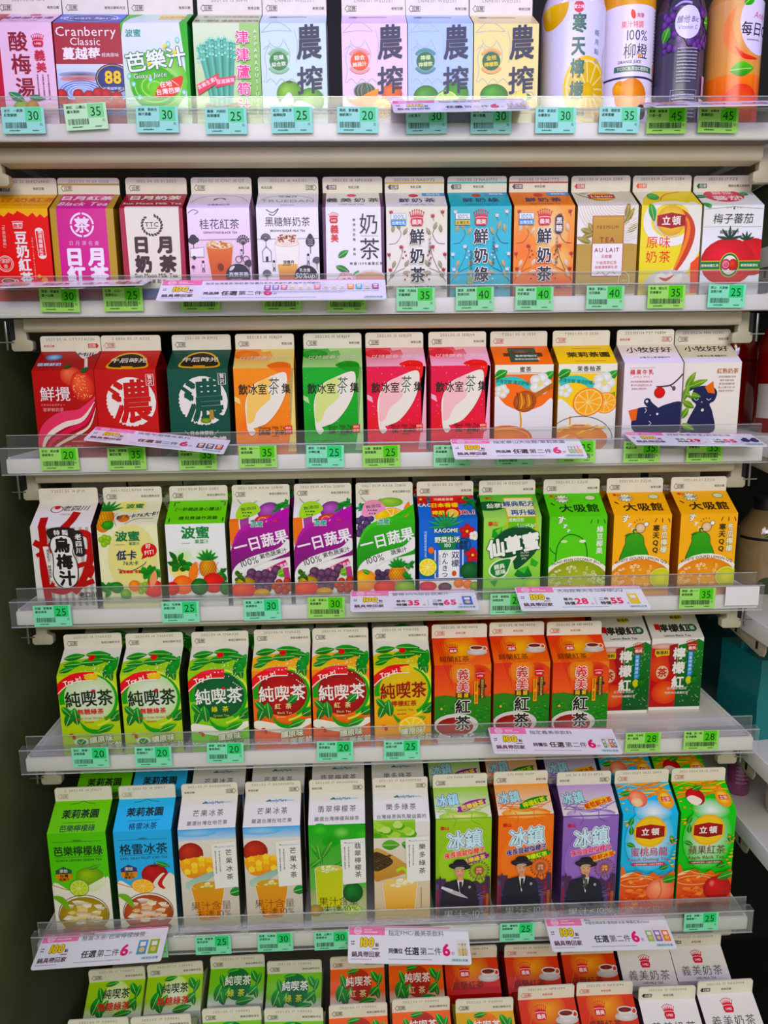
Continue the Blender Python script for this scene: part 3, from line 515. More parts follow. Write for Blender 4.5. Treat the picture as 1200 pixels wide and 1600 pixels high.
@design('sun_milk_tea', '8c1038')
def _(a):
    base(a, 'a41040', 'a0103c'); fin(a, '1002 04 20 51 2021', due=''); a.p([(8, -2), (94, -2), (92, -140), (10, -140)], 'ece6d4'); a.p([(8, 6), (8, -6), (94, -6), (94, 6)], 'ece6d4')
    a.t('日月奶茶', 50, 42, 17, 'f4e8ec', .06, sx=1.25); a.t('Sun Moon Milk Tea', 50, 18, 10.5, 'f4e8ec', .02, sx=1.1)
    for i in range(18): t = math.radians(-60+i*300/17-90+30); leaf(a, 50+14*math.cos(math.radians(120+i*17.6)), -26+13.5*math.sin(math.radians(120+i*17.6)), 6, 3.4, 120+i*17.6+60, '2c2824', '2c2824', False)
    a.t('TTC', 50, -25, 10, '38302c', .0, sx=1.1); a.r(42, -31, 58, -30.2, '38302c')
    for s, x, y in (('日', 31, -56), ('月', 70, -56), ('奶', 33, -86), ('茶', 72, -86)): a.t(s, x, y, 27, '3a1c20', .07)
    a.t('Sun Moon Milk Tea', 52, -104, 8.6, '3a1c20', .025, sx=.98); a.t('獨家配方', 52, -113, 6.5, '5c4440', sp=.25); a.p([(10, -112), (15, -112), (17, -122), (10, -124)], '3c7cc8'); a.p([(92, -110), (88, -112), (86, -124), (92, -124)], '3c7cc8'); a.r(26, -140, 92, -124, '2c5cb0')
def tree(a, x, y, s, kind=0, c='2c2830'):
    a.l([(x, y), (x, y-s*2.2)], s*.13, c)
    if kind == 0: [a.e(x+dx*s, y+dy*s, s*.6, s*.5, c) for dx, dy in ((-.4, 0), (.4, .1), (0, .5), (-.1, -.2))]
    elif kind == 1: a.p([(x-s*.7, y-s*.6), (x-s*.75, y+.2*s), (x, y+1.3*s), (x+s*.75, y+.2*s), (x+s*.7, y-s*.6), (x, y-s)], c, True); [a.l([(x-s*.5, y+k*s*.3-.5*s), (x, y+k*s*.3-.75*s), (x+s*.5, y+k*s*.3-.5*s)], .5, 'd8d4d8') for k in range(4)]
    else:
        for k in range(-4, 5): t = math.radians(90+k*22); a.l([(x, y-s*.6), (x+s*math.cos(t), y+s*math.sin(t))], .8, c); a.e(x+s*math.cos(t), y+s*math.sin(t), 1.4, 1.4, c, n=8); a.e(x+s*.6*math.cos(t), y+s*.6*math.sin(t), 1.1, 1.1, c, n=8)
def person(a, x, y, s, c='2c2830'): a.e(x, y, s*.3, s*.34, c); a.l([(x, y-s*.3), (x, y-s*1.3)], s*.45, 'f0ecf0'); a.l([(x-s*.22, y-s*.4), (x-s*.22, y-s*1.3)], .6, c); a.l([(x+s*.22, y-s*.4), (x+s*.22, y-s*1.3)], .6, c); a.l([(x-s*.1, y-s*1.3), (x-s*.25, y-s*2.2)], s*.18, c); a.l([(x+s*.1, y-s*1.3), (x+s*.25, y-s*2.2)], s*.18, c)
@design('osmanthus_tea', 'e4c8dc')
def _(a):
    base(a, 'f2e6f2', 'ece0f4', b2='f0a8c0'); fin(a, '2021 05 12 CNC 10 UT')
    a.l([(4, 20), (20, 44), (50, 50), (80, 46), (96, 24)], 1, '8c80a0', True); a.ring(50, 34, 9, 1.2, '504860', 6, 20, 200); a.l([(40, 30), (50, 40), (60, 32)], 2, '504860', True); a.t('太極君悅公司', 50, 12, 6, '504860')
    a.l([(2, -8), (10, -3), (18, -6), (12, -10)], 1, '504860', True); a.t('桂花紅茶', 51, -25, 17, '2c2848', .01, sx=.95); a.t('OSMANTHUS BLACK TEA', 52, -38, 4.6, '2c2848', .02)
    tree(a, 8, -50, 9); tree(a, 88, -52, 9, 2); a.l([(0, -50), (100, -48)], .6, '504860'); a.p([(2, -63), (24, -61), (24, -76), (2, -76)], 'f4eef4'); a.l([(2, -63), (24, -61), (24, -76), (2, -76)], .8, '2c2830', closed=True); a.e(8, -77, 3, 3, '2c2830')
    glass(a, 50, -58, -122, 22, 14, 'd87840', 'c05020'); rr = random.Random(2)
    for i in range(40): t = rr.uniform(0, 6.3); d = rr.uniform(0, .9)**.5; a.e(50+20*d*math.cos(t), -56+6*d*math.sin(t), 2, 1.6, ('e8c080', 'c07838', 'f8e8d0')[i % 3], n=7)
    a.e(50, -92, 5, 6, '7c2c14'); person(a, 22, -84, 7); a.ring(80, -80, 5, .9, '2c2830'); a.ring(92, -80, 5, .9, '2c2830'); person(a, 85, -66, 6); tree(a, 96, -88, 6, 2); tree(a, 6, -92, 3)
    a.e(78, -106, 20, 19, '282430'); leaf(a, 64, -98, 12, 5, 40, 'e8e4e8', 'c8c4c8'); a.t('真實茶葉', 79, -104, 8, 'e8e4e8', .02); a.dash(66, -112, 92, 1.6, 'a8a4a8')
@design('brown_sugar_milk_tea', 'd0ccd8')
def _(a):
    base(a, 'f4f0f0', 'ece8f6'); fin(a, '2021.05.16 4AE1S1', right=True)
    a.ring(50, 20, 46, 1, '8c84a8', 30, 20, 160); a.t('珍煮丹', 50, 44, 6.5, '504c68', sx=1.6); a.t('TRUEDAN', 50, 26, 14, '9c98b0', .0, sx=1.3); a.t('SINCE 2010', 50, 8, 4.5, '504c68')
    a.l([(16, -3), (26, -8), (36, -2), (28, -12), (20, -10)], 1.2, '302c38', True)
    a.t('黑糖鮮奶茶', 50, -22, 15.5, '2c2434', .01, sx=.95); a.t('BROWN SUGAR MILK TEA', 50, -36, 4.6, '2c2434', .03); a.l([(0, -49), (100, -48)], .6, '505058')
    tree(a, 14, -48, 7, 2, '484450'); tree(a, 86, -52, 9, 1); a.l([(8, -68), (14, -60), (22, -68), (22, -84), (8, -84)], .9, '302c38', closed=True); a.r(13, -84, 17, -76, '302c38')
    glass(a, 48, -56, -122, 20, 13, 'f6f0e4', 'c86828', False, 'f8f4ec'); a.p([(32, -88), (64, -88), (61, -122), (35, -122)], 'e8b870', False, 'a84818'); a.e(48, -50, 18, 9, 'f4ece0', 'e8dcc8'); rr = random.Random(1)
    for i in range(34): a.e(48+rr.uniform(-14, 14), -47+rr.uniform(-6, 5), 1.8, 1.3, 'b05c24' if i % 3 else '7c3410', n=6)
    a.t('珍煮丹', 50, -85, 6, '3c3030', .02); a.dash(40, -90, 58, 1.6, '806860')
    person(a, 82, -74, 7); person(a, 26, -84, 7); tree(a, 96, -84, 6, 2, '505058'); tree(a, 14, -104, 6, 2, '606068')
    a.e(78, -108, 19, 18, '26222c'); a.t('乳含量', 76, -98, 6, 'f0ece8'); a.t('50%up!', 78, -107, 12, 'f4f0ec', .02, sh=.2); a.dash(66, -116, 90, 1.6, 'a8a4a8')
@design('plain_milk_tea', '5c3058')
def _(a):
    base(a, '5c3058'); a.p([(6, 60), (94, 60), (96, -140), (4, -140)], 'f2f0ee'); fin(a, '2021.05.16 NF01668', fill='4c2844', dc='6c6870', due='有效日期', dux=52)
    a.e(48, 48, 8, 6, 'e85880'); a.t('義美奶茶', 50, 28, 18, '3c3048', .02, sx=1.1, sp=.15); a.t('I-MEI MILK TEA', 48, 10, 6, '3c3048')
    crown(a, 18, -17, 7.5, 'd01c38', 'I-MEI'); a.t('義', 19, -34, 14, 'd01c38', .03); a.t('美', 19, -48, 13, 'd01c38', .03)
    a.t('奶', 75, -26, 34, '241c28', .01, sx=.95); a.t('茶', 76, -65, 36, '241c28', .01, sx=.95); a.r(62, -45, 90, -44.5, 'a8a0a8'); a.t('無添加奶精˙香料', 51, -45, 4.6, '484048', v=True, sp=.6)
    a.t('特選100%錫蘭紅茶', 70, -88, 5, '484048', sp=.3)
    leaf(a, 24, -78, 20, 10, 32, '389c50', '1c7034'); leaf(a, 20, -92, 24, 10, -22, '309048', '186830'); leaf(a, 48, -112, 16, 8, 55, '3c9c50', '1c7034')
    a.e(76, -124, 36, 26, 'f4eee6', 'e0d8d0'); a.e(76, -124, 33, 23, 'e8ccb0', 'd8a880'); a.e(36, -116, 17, 15, 'f4e4e4'); a.ring(36, -116, 14, .8, 'd86878'); a.t('50', 38, -116, 16, 'd84c68', .0, rot=8); a.t('香濃好味', 36, -105, 5, 'd86878')
def vines(a, side, leafc, bud, lc):
    X = (lambda x: x) if side < 0 else (lambda x: 100-x)
    a.l([(X(4), -58), (X(16), -56), (X(24), -44), (X(22), -36)], .9, lc, True); a.l([(X(8), -110), (X(18), -92), (X(24), -78), (X(28), -62)], .9, lc, True); a.l([(X(2), -118), (X(10), -106), (X(20), -100), (X(30), -96)], .9, lc, True)
    for x, y, r in ((22, -36, 110), (10, -40, 80), (28, -44, 60), (14, -84, 250), (26, -104, 10), (6, -112, 60), (30, -94, 60), (12, -124, 200)): leaf(a, X(x), y, 13, 6, r if side < 0 else 180-r, leafc[0], leafc[1], True)
    for x, y in ((8, -8), (4, -74), (24, -62), (6, -98), (24, -14)): a.p([(X(x)-3.4, y+2.5), (X(x)-1.5, y+.5), (X(x), y+3), (X(x)+1.5, y+.5), (X(x)+3.4, y+2.5), (X(x)+2.4, y-3), (X(x)-2.4, y-3)], bud); a.l([(X(x), y-3), (X(x)+2, y-8)], .7, lc)
    for x, y in ((30, -70), (32, -76), (27, -80), (34, -108), (30, -114)): a.e(X(x), y, 1.6, 1.6, bud, n=8)
def milk(name, side, bg, roof, band, leafc, bud, lc, title, boxc, extra):
    @design(name, side)
    def _(a):
        base(a, bg, roof); fin(a, '2021.05.13 NA01772', fill='38302c', top=None, band=band, dc='6c6860', due='有效日期', dux=52); extra(a, 0)
        a.e(47, 46, 8, 7, 'c82840'); a.t(title, 52, 26, 18, '38386c', .03, sx=1.05, sp=.12); a.t('I-MEI Fresh Milk Tea', 52, 8, 6, '38386c'); a.r(62, 44, 100, 56, '4898d8'); a.t('100%', 80, 50, 11, 'e0f0fc', .02, sx=1.1)
        vines(a, -1, leafc, bud, lc); vines(a, 1, leafc, bud, lc)
        crown(a, 50, -18, 11.5, 'cc1844', '義美'); a.r(8, -11, 32, -20, 'f0f4f8'); a.l([(8, -11), (32, -11), (32, -29), (8, -29)], .7, '5088b8', closed=True); a.t('100%', 20, -16, 9.5, '2878b0', .01); a.r(8, -29, 32, -21.5, boxc); a.t('台灣生乳', 20, -25.5, 5.6, 'f4f8f8' if boxc != 'e8c828' else '403818', .02)
        for i, ch in enumerate(title[-3:]): a.t(ch, 50+i*.6, -47-i*30, 25, '1c1820', .04, o='f4f4f0', ow=.05)
        a.t('﹁不添加香料˙奶精﹂', 71, -70, 4.8, '484038', v=True, sp=.05); a.t('Fresh Milk Tea', 50, -127, 8.5, '38302c', .02, sp=.05); extra(a, 1)
milk('fresh_milk_tea', 'd8d0bc', 'eeeadc', 'ece8f0', 'dcb048', ('b8aa90', '7c7464'), 'a82438', '70685c', '鮮奶茶', '3c98e0', lambda a, k: None)
def xg(a, k):
    if k: a.t('台灣茶葉使用', 34, -84, 5, '284858', v=True); a.r(28, -122, 38, -110, 'b0b078'); a.t('茶', 33, -116, 8, '58a8a0', .03)
milk('green_milk_tea', '1c98ac', '3cb8c8', '40b4cc', '48c4b4', ('c8b490', '988058'), 'e8d8dc', '385868', '鮮奶綠', 'e8c828', xg)
def xb(a, k):
    if not k: a.r(0, -140, 100, 4, 'f0a860', 'e87828'); a.e(60, -40, 30, 44, 'f4dcb0', 'eeb068'); a.e(78, -84, 22, 26, 'f2cc88', 'ec9848'); a.e(14, -70, 24, 40, 'f08028', 'ee9848'); a.e(80, -128, 40, 18, 'e06818', 'ea8438')
    else: a.l([(74, -20), (74, -38)], 13, '282024'); a.e(74, -20, 6.5, 6, '282024'); a.e(74, -38, 6.5, 6, '282024'); a.t('黑糖', 74, -29, 11, 'f4ece4', .03, v=True)
milk('brown_sugar_fresh_milk', 'd06020', 'ee9040', 'e88850', 'c8582c', ('f0e0d0', 'c89c78'), 'b02424', '7c3c1c', '鮮奶茶', '3c98e0', xb)
@design('au_lait', 'b09858')
def _(a):
    base(a, 'f0ece4', 'ece8e4'); fin(a, '2021 0514 AH20 20BK', c='b03848', fill='c03048', dc='6c6860', due='', dux=0); a.t('冷藏期限(保存期日)', 75, 69, 4.6, 'c05060')
    for i in range(16): a.ring(72, 10, 8+i*4.4, .9, 'd8cca8', 6+i*4.0, 0, 360)
    a.r(0, -140, 100, -60, 'b8964c', 'c0a868'); a.l([(3, 54), (16, 40), (30, 28)], 3, 'a8a49c', True, True); a.l([(10, 52), (26, 50)], 3, 'a8a49c', True, True)
    for k, (x, y, r, L) in enumerate([(8, -50, 20, 26), (24, -58, 160, 26), (28, -44, 120, 20), (78, -30, 60, 30), (82, -44, 40, 26), (80, -20, 80, 26), (6, -36, -20, 20)]): leaf(a, x, y, L, 9, r, 'b09848', '806c28')
    for i in range(14): a.l([(64+i*.5, -38-i*1.5), (100, -14-i*3.6)], 1, 'f6f2e8', False)
    a.e(46, 36, 22, 17, 'f4d858', 'e8a820'); a.r(24, 28, 68, 44, 'b01828'); a.t('Lipton', 46, 36, 12, 'f8f0ea', .03, sx=1.1)
    a.r(25, -112, 77, -16, 'a83028'); a.r(26, -60, 76, -17, 'c8a048', 'b48c38'); a.r(26, -111, 76, -60, 'f2eeea')
    a.t('PREMIUM', 50, -34, 7.5, '8c1c20', .02, sp=.1); a.t('TEA', 50, -54, 11.5, '8c1418', .03, sp=.14); a.t('AU LAIT', 50, -70, 9.5, '8c1c28', .02, sp=.08); a.t('花歐蕾', 50, -80, 6, 'c05868'); a.t('午後英茶紅茶', 50, -90, 5.8, 'c87880'); a.t('純香濃厚鮮乳茶', 50, -97, 5.4, 'c87880'); a.l([(34, -108), (42, -104), (50, -110), (58, -104), (66, -108)], .8, 'a84050', True)
    a.ring(80, -118, 9, 1.1, 'f0e8d0', 13); a.t('200.2', 80, -119, 5, 'f0e8d0')
@design('yellow_milk_tea', 'c8b010')
def _(a):
    base(a, 'f0e010', 'f0dc20'); fin(a, '2021 0519 CD09 22B4', c='e05030', fill='e86048', dc='6c6860', due=''); a.t('冷藏期限(保存期日)', 75, 69, 4.6, 'd06048')
    a.p([(0, 60), (34, 60), (10, 30), (2, 4), (0, -4)], 'f4f2ec'); a.p([(30, 60), (60, 50), (96, 60)], 'f2e428')
    a.ring(50, -24, 40, 13, 'f4f2ea', 34, 40, 330); a.ring(52, -20, 30, 5, 'd8d4c8', 27, 150, 290); a.l([(80, 10), (92, -20), (92, -60), (74, -95), (50, -122)], 22, 'f4f0e8', True)
    a.l([(36, 20), (50, 44), (78, 56)], 2.4, 'e87830', True); a.l([(60, -4), (76, -20), (82, -45), (72, -82), (50, -120)], 18, 'c85020', True, True); a.l([(64, -10), (78, -26), (78, -52), (64, -90), (50, -118)], 6, 'f09050', True, True)
    leaf(a, 14, 4, 30, 12, 285, '48b048', '1c8030'); fruit(a, 28, 36, 10, 14, '50c068', '209048')
    logo_oval(a, 50, -24, 24, 24, '立頓', 15)
    for s, x, y in (('原', 20, -58), ('味', 41, -58), ('奶', 20, -81), ('茶', 42, -81)): a.t(s, x, y, 20.5, 'e85018', .005)
    a.e(52, -124, 42, 22, 'f4f0ea', 'd8d4cc'); a.p([(26, -118), (38, -106), (46, -112), (54, -104), (60, -114), (72, -108), (68, -124), (36, -126)], 'f8f0e4', True); brush(a, [(34, -114), (46, -118), (60, -110)], 5, 'c86028'); a.p([(100, -80), (86, -92), (88, -140), (100, -140)], 'e86020'); a.ring(78, -124, 8, 1.1, 'f0ece0', 12)
@design('plum_tomato', 'ccd0c8')
def _(a):
    base(a, 'f2f2f2', 'eef0f4'); fin(a, '2021.05.17.FZB', fill='205c3c', dc='4c4a44', due='開啟拉開立即飲用')
    a.e(46, 40, 34, 26, 'e83870', 'd01c50'); a.t('鮮採', 46, 52, 15, 'f8d0dc', .03, sx=1.2); a.t('蕃茄', 50, 30, 20, 'f8e4ea', .04, sx=1.3); leaf(a, 18, 40, 26, 14, 190, '38905c', '1c6038'); leaf(a, 0, 10, 18, 12, -50, '48b058', '1c8038'); leaf(a, 78, 40, 16, 16, 60, '58a880', '2c8058')
    a.l([(2, -6), (30, -4), (50, -2), (70, -4), (98, -6)], .5, '606060'); a.l([(2, -34), (98, -34)], .5, '606060'); a.t('~⁓❦⁓~', 50, -4, 6, '404040', sp=.2)
    a.t('梅子蕃茄', 50, -21, 17, '202024', .01, sh=.1); a.t('綜合果蔬汁', 45, -42, 6.5, '303030', .02)
    fruit(a, 86, -82, 34, 30, 'e04048', 'b81c2c'); fruit(a, 45, -90, 46, 38, 'ec4450', 'c0182c')
    for k in range(5): leaf(a, 46, -54, 22, 4.5, 15+k*38, '2c5038', '1c3828', False); leaf(a, 74, -55, 14, 3.5, 20+k*35, '2c5038', '1c3828', False)
    a.r(-1, -103, 101, -88, 'c8c060'); a.r(-1, -101.5, 101, -89.5, '1c7838'); a.e(48, -95, 17, 20, 'c8c060'); a.e(48, -95, 15.5, 18.5, '1c7838'); a.e(48, -95, 13, 15.5, 'f4ecd8'); fruit(a, 42, -94, 8, 9, 'e88090', 'a83048'); fruit(a, 54, -95, 8, 10, 'e85848', 'a82020'); a.ring(42, -94, 5, 1, 'f8b0b8'); a.t('搭梅相襯生津', 15, -95.5, 4.9, 'f4f4e8', .02); a.t('鮮蔬搭顧酒化', 82, -95.5, 4.9, 'f4f4e8', .02)
# --- third shelf
@design('strawberry_tea', '8c1424')
def _(a):
    base(a, 'b41c30', 'a41c2c', b2='a01828'); fin(a, '2021 05.16 CTT7T4U1N', c='b83038', right=True, fill='c84048')
    a.e(26, 40, 14, 10, 'b8dcec', '2860a8'); a.t('福樂鮮奶', 24, 18, 10, 'd8e4f4', .03, o='284898', ow=.05); a.p([(56, 60), (70, 40), (76, 34), (96, 52), (98, 60)], 'f0e4dc'); a.t('Milk', 80, 48, 16, '384860', .03, sx=1.2); a.l([(80, 36), (88, 0)], 5, 'ece0dc')
    fruit(a, 62, -8, 17, 17, 'e88060', 'c84030'); fruit(a, 80, -26, 19, 25, 'ee7858', 'c83828', 10); rr = random.Random(9)
    for i in range(46): a.e(80+rr.uniform(-15, 14), -26+rr.uniform(-20, 18), .8, 1.1, 'f8c088', n=6)
    for k in range(5): leaf(a, 60, 8, 10, 4, 100+k*28, '2c6028', '184018', False); leaf(a, 88, -2, 10, 4, 70+k*28, '2c6028', '184018', False)
    a.t('鮮攪', 35, -38, 25, 'f4e4e0', -.0, sx=1.0); a.t('イチゴミルクティー', 30, -56, 4.4, 'f0a8a8'); a.t('草莓鮮奶茶', 30, -64, 6.8, 'f0a8a8', .01)
    a.l([(0, -150), (12, -104), (40, -82), (74, -72), (100, -44)], 26, 'e05068', True, True); a.l([(2, -150), (14, -112), (44, -90), (76, -80), (98, -52)], 9, 'f0dcd0', True, True); a.l([(6, -150), (22, -118), (54, -98), (82, -84), (99, -56)], 8, 'd83858', True, True); a.l([(14, -150), (28, -126), (60, -108), (86, -92), (99, -62)], 5, 'ecd8c8', True, True)
    a.dash(56, -118, 88, 2.4, 'e8a090'); a.t('花 ℓ、舞蹈˙ㄅ草ㄎ', 50, -126, 6, 'e8a090')
def noon(name, side, bg, extra):
    @design(name, side)
    def _(a):
        base(a, bg, bg); fin(a, '2 0806 05 17 AS33' if bg[0] > '9' else '2021 05 19 EM32', c='b04840' if bg[0] > '9' else '3a3a38', due='')
        a.p([(22, 4), (22, 26), (34, 46), (52, 52), (70, 46), (82, 26), (82, 4)], 'e0b050', True); a.p([(25, 8), (25, 26), (36, 42), (52, 48), (68, 42), (79, 26), (79, 8)], '1c1410', True); a.p([(44, 2), (60, 2), (62, 10), (42, 10)], 'e8a030'); a.t('午后時光', 52, 28, 15, 'f4ece0', .03, sx=1.0, sp=.02)
        a.e(57, -53, 41, 41, 'ece6da'); rr = random.Random(3)
        for i in range(14): t = math.radians(170+i*9); a.e(57+41*math.cos(t), -53+41*math.sin(t), rr.uniform(1, 3), rr.uniform(1, 3), bg, n=7)
        a.t('濃', 58, -52, 74, bg, .04, sx=.9, sh=.05, rot=3); a.l([(22, -30), (38, -42)], 6, bg, True); a.l([(84, -8), (96, -8), (96, -26), (84, -26)], 1, 'ece6da', closed=True); a.t('贅', 90, -12.5, 8, 'ece6da', .02); a.t('沢', 90, -21, 8, 'ece6da', .02); extra(a)
def xn(a): a.t('特濃奶茶', 56, -108, 12, 'ece6da', .03)
noon('rich_milk_tea', '90101c', 'bc1028', xn)
def xm(a): a.e(60, -86, 9, 4.5, '90b030', '58801c'); a.p([(66, -84), (74, -84), (73, -68), (67, -68)], 'b08848'); a.t('╲日本抹茶粉╱', 52, -107, 8, 'ece6da', .02); a.t('重乳抹茶拿鐵', 54, -119, 13, 'ece6da', .04)
noon('matcha_latte', '0c3830', '0c4c3c', xm)
def yin(name, side, c1, c2, leafc, pale, sub, en):
    @design(name, side)
    def _(a):
        base(a, c1, c1, b2=c2, r2=pale); fin(a, '2021.05.15 SEBJ59', dc='6c6860')
        rr = random.Random(len(sub)+int(c1[0], 16))
        a.p([(42, 60), (46, 48), (60, 52), (64, 36), (58, 20), (66, 12), (70, 18), (90, 16), (100, -4), (104, -140), (86, -140), (92, -100), (104, 64)], pale)
        a.e(20, 40, 22, 14, c1, c2); a.p([(56, 8), (74, 18), (94, 10), (92, -20), (80, -10), (60, 0)], c2, True); a.e(16, -14, 15, 20, c1, pale) if 0 else None
        a.p([(0, -54), (10, -60), (8, -50), (0, -46)], pale); a.e(14, -96, 26, 34, c2, c1)
        for i in range(60): a.e(rr.uniform(0, 98), rr.uniform(-120, 50), rr.uniform(.3, .9), rr.uniform(.3, .9), pale, n=6)
        a.t('以詩歌春光佐茶', 50, 28, 12.5, 'f0e4d4', .01, sh=.2, sx=.95)
        P = [(86, -8), (56, -16), (30, -30), (18, -56), (18, -86), (20, -104), (26, -112), (33, -106), (30, -100), (36, -98), (54, -90), (74, -66), (86, -38)]
        a.p(P, 'f0ead8', True); a.p([(46, -20), (24, -42), (20, -64), (20, -90), (30, -88), (38, -70), (60, -50), (56, -34), (66, -18)], leafc, True)
        a.t('飲冰室', 31, -35, 18.5, '1c2018', .02, sx=.86); a.t('茶', 66, -30, 31, '2c5040', -.005, sx=.6, sh=.1); a.t('集', 86, -34, 17.5, '1c2018', .02, sx=.86)
        a.t(en, 61, -99, 7, '3c2018', .01, sx=.95); a.t(sub, 61, -107, 8.6, '3c2018', .03, sx=.93); a.r(82, -110, 94, -96, 'd83c20'); a.t('純料', 88, -100, 5, 'f4d8c0', .02); a.t('奶茶', 88, -106, 5, 'f4d8c0', .02)
        a.dash(60, -114, 76, 1.8, '5c3c28')
yin('oolong_milk_tea', 'd89030', 'f09828', 'ee7c10', 'f4cc80', 'ecd890', '【烏龍・奶茶】', 'Oolong Milk Tea')
yin('green_tea_milk_tea', '2c9440', '38ac48', '0c9434', 'd8e498', 'b8dc9c', '【綠・奶茶】', 'Green Milk Tea')
yin('red_milk_tea', 'd86070', 'e04058', 'e02c3c', 'f4c4c0', 'f0b8c4', '【紅・奶茶】', 'Black Milk Tea')
def flower(a, x, y, r): [a.e(x+r*.55*math.cos(k*1.26), y+r*.55*math.sin(k*1.26), r*.55, r*.5, 'f8f6ec', 'd8dccc') for k in range(5)]; a.e(x, y, r*.3, r*.3, 'e8dc98')
def garden(a, roofc, title, sub):
    base(a, 'f2eedc', roofc); fin(a, 'T2021 05-13 2E50', c='c84830', due='')
    a.r(0, -140, 100, -14, roofc); a.r(0, -16, 100, -1, 'f0ecd8'); a.l([(10, -14), (90, -14)], .6, '504830'); a.t(title, 52, -8, 9.5, '302c20', .03, sp=.1)
    leaf(a, 0, -22, 24, 16, 30, '38a040', '1c7028'); leaf(a, 84, -26, 22, 14, 40, '48a848', '1c7028'); flower(a, 12, -44, 12); flower(a, 78, -32, 18)
    a.l([(2, -32), (18, -26), (38, -26), (60, -38)], 11, '58c0b0', True); a.t('茶香甘醇 清涼舒暢', 30, -29, 7, '1c6858', .02, rot=-6)
@design('honey_tea', 'c06018')
def _(a):
    garden(a, 'f07c1c', '蜜茶', 0); a.r(28, 8, 76, 52, '38503c'); a.e(50, 40, 18, 9, '806858', '403028'); a.t('看棒球喝好茶', 58, 26, 6.5, 'e0e8d0', .03); a.t('健康加油抽獎活動', 58, 16, 5.5, 'e0e8d0', .02); a.t('茉', 24, 30, 13, '503018', .03); a.t('園', 80, 30, 13, '503018', .03)
    a.p([(0, -54), (20, -68), (50, -78), (80, -70), (100, -60), (100, -140), (0, -140)], 'f0ecea', True, 'e0dcd8'); flower(a, 12, -44, 11)
    a.l([(60, -58), (104, -32)], 8, 'b87030'); a.e(52, -62, 20, 18, 'd88840', '9c4c14', 20)
    for k in range(5): a.l([(38+k*6.4, -46-k*1.5), (41+k*6.4, -62-k*1), (38+k*6.4, -76+k*2)], 2, 'f0b060' if k % 2 else '8c4010', True)
    a.l([(44, -78), (46, -96), (45, -112)], 3, 'e0a050'); a.e(45, -112, 2.5, 4, 'e8b060'); a.e(20, -124, 46, 22, 'f09838', 'd07018'); a.ring(20, -124, 40, 1.4, 'f8c070', 16)
@design('pomelo_tea', 'c89c18')
def _(a):
    garden(a, 'f6d010', '茉香柚茶', 0); a.t('茉莉茶園', 56, 28, 17, '403410', .04, sx=1.1); a.l([(30, 48), (82, 48)], .7, '807020'); a.l([(30, 8), (82, 8)], .7, '807020')
    a.p([(0, -60), (30, -76), (60, -70), (100, -60), (100, -140), (0, -140)], 'f0eee6', True, 'dcdad0'); leaf(a, 84, -70, 26, 12, 60, '389c38', '1c6c24')
    citrus(a, 82, -66, 20, 'f09018', 'f6b040', 'f8d890', .9, 20); citrus(a, 52, -64, 27, 'f09018', 'f6b040', 'f8d890', .88, 20); a.l([(22, -88), (22, -104)], 2, 'e09020')
    a.ring(40, -128, 56, 1.2, '506050', 40, 0, 180); a.e(38, -128, 50, 26, 'f4a820', 'd88010'); splash(a, 40, -120, 38, 14, ['f8c840', 'e08810', 'fae090', 'c87008'], 22)
@design('apple_milk', 'd8ccc8')
def _(a):
    base(a, 'efe6e4', 'ece0d8'); fin(a, '202105114 P57 F08W', c='b83848', right=True, dc='6c6860')
    a.r(0, 0, 100, 18, 'ece4ee'); a.t('小牧好好', 52, 42, 19, '201c1c', .02, sh=.1, sx=1.05); a.t('台灣˙好土壤˙凝聚好牛', 56, 17, 5.6, '3c3460')
    a.t('蘋果牛乳', 30, -15, 9, 'c83040', .03, sp=.16); a.l([(8, -8), (52, -8)], .5, 'c87080'); a.t('APPLE MILK', 30, -23, 3.6, 'c83040', .01, sp=.25)
    a.t('採於新鮮嚴選紐蘭紅蘋', 30, -31, 3.7, 'b86068', .01); a.t('果˙100%高品質生乳˙奔', 30, -37, 3.7, 'b86068', .01); a.t('放美味˙絕配絕妙', 27, -43, 3.7, 'b86068', .01)
    a.l([(56, -40), (78, -38), (90, -30), (101, -18)], 2.4, '5c2c2c', True, False); a.l([(80, -38), (86, -44)], 2, '5c2c2c'); a.e(86, -43, 3, 4, '5c5044'); a.l([(66, -40), (62, -46)], 1.2, '5c2c2c'); fruit(a, 62, -50, 9.5, 9.5, 'd83030', 'b81c24')
    a.p([(20, -82), (26, -76), (40, -74), (52, -78), (60, -76), (74, -70), (100, -66), (104, -90), (100, -116), (72, -118), (50, -120), (28, -120), (16, -106)], '1c2048', True)
    a.p([(10, -80), (26, -76), (24, -96), (16, -98)], 'e07040'); a.l([(58, -80), (48, -72), (42, -66)], 11, '1c2048', True); a.e(42, -65, 6, 6, '1c2048'); a.e(41, -64.5, 2.4, 2.4, 'e8e0d8'); a.e(60, -86, 2, 2, 'e8e0d8')
    a.l([(38, -76), (41, -80), (38, -84)], .9, 'e0dce0', True); a.l([(46, -98), (50, -102), (46, -105)], .9, 'e0dce0', True); a.e(48, -88, 1, 1, 'e8a090')
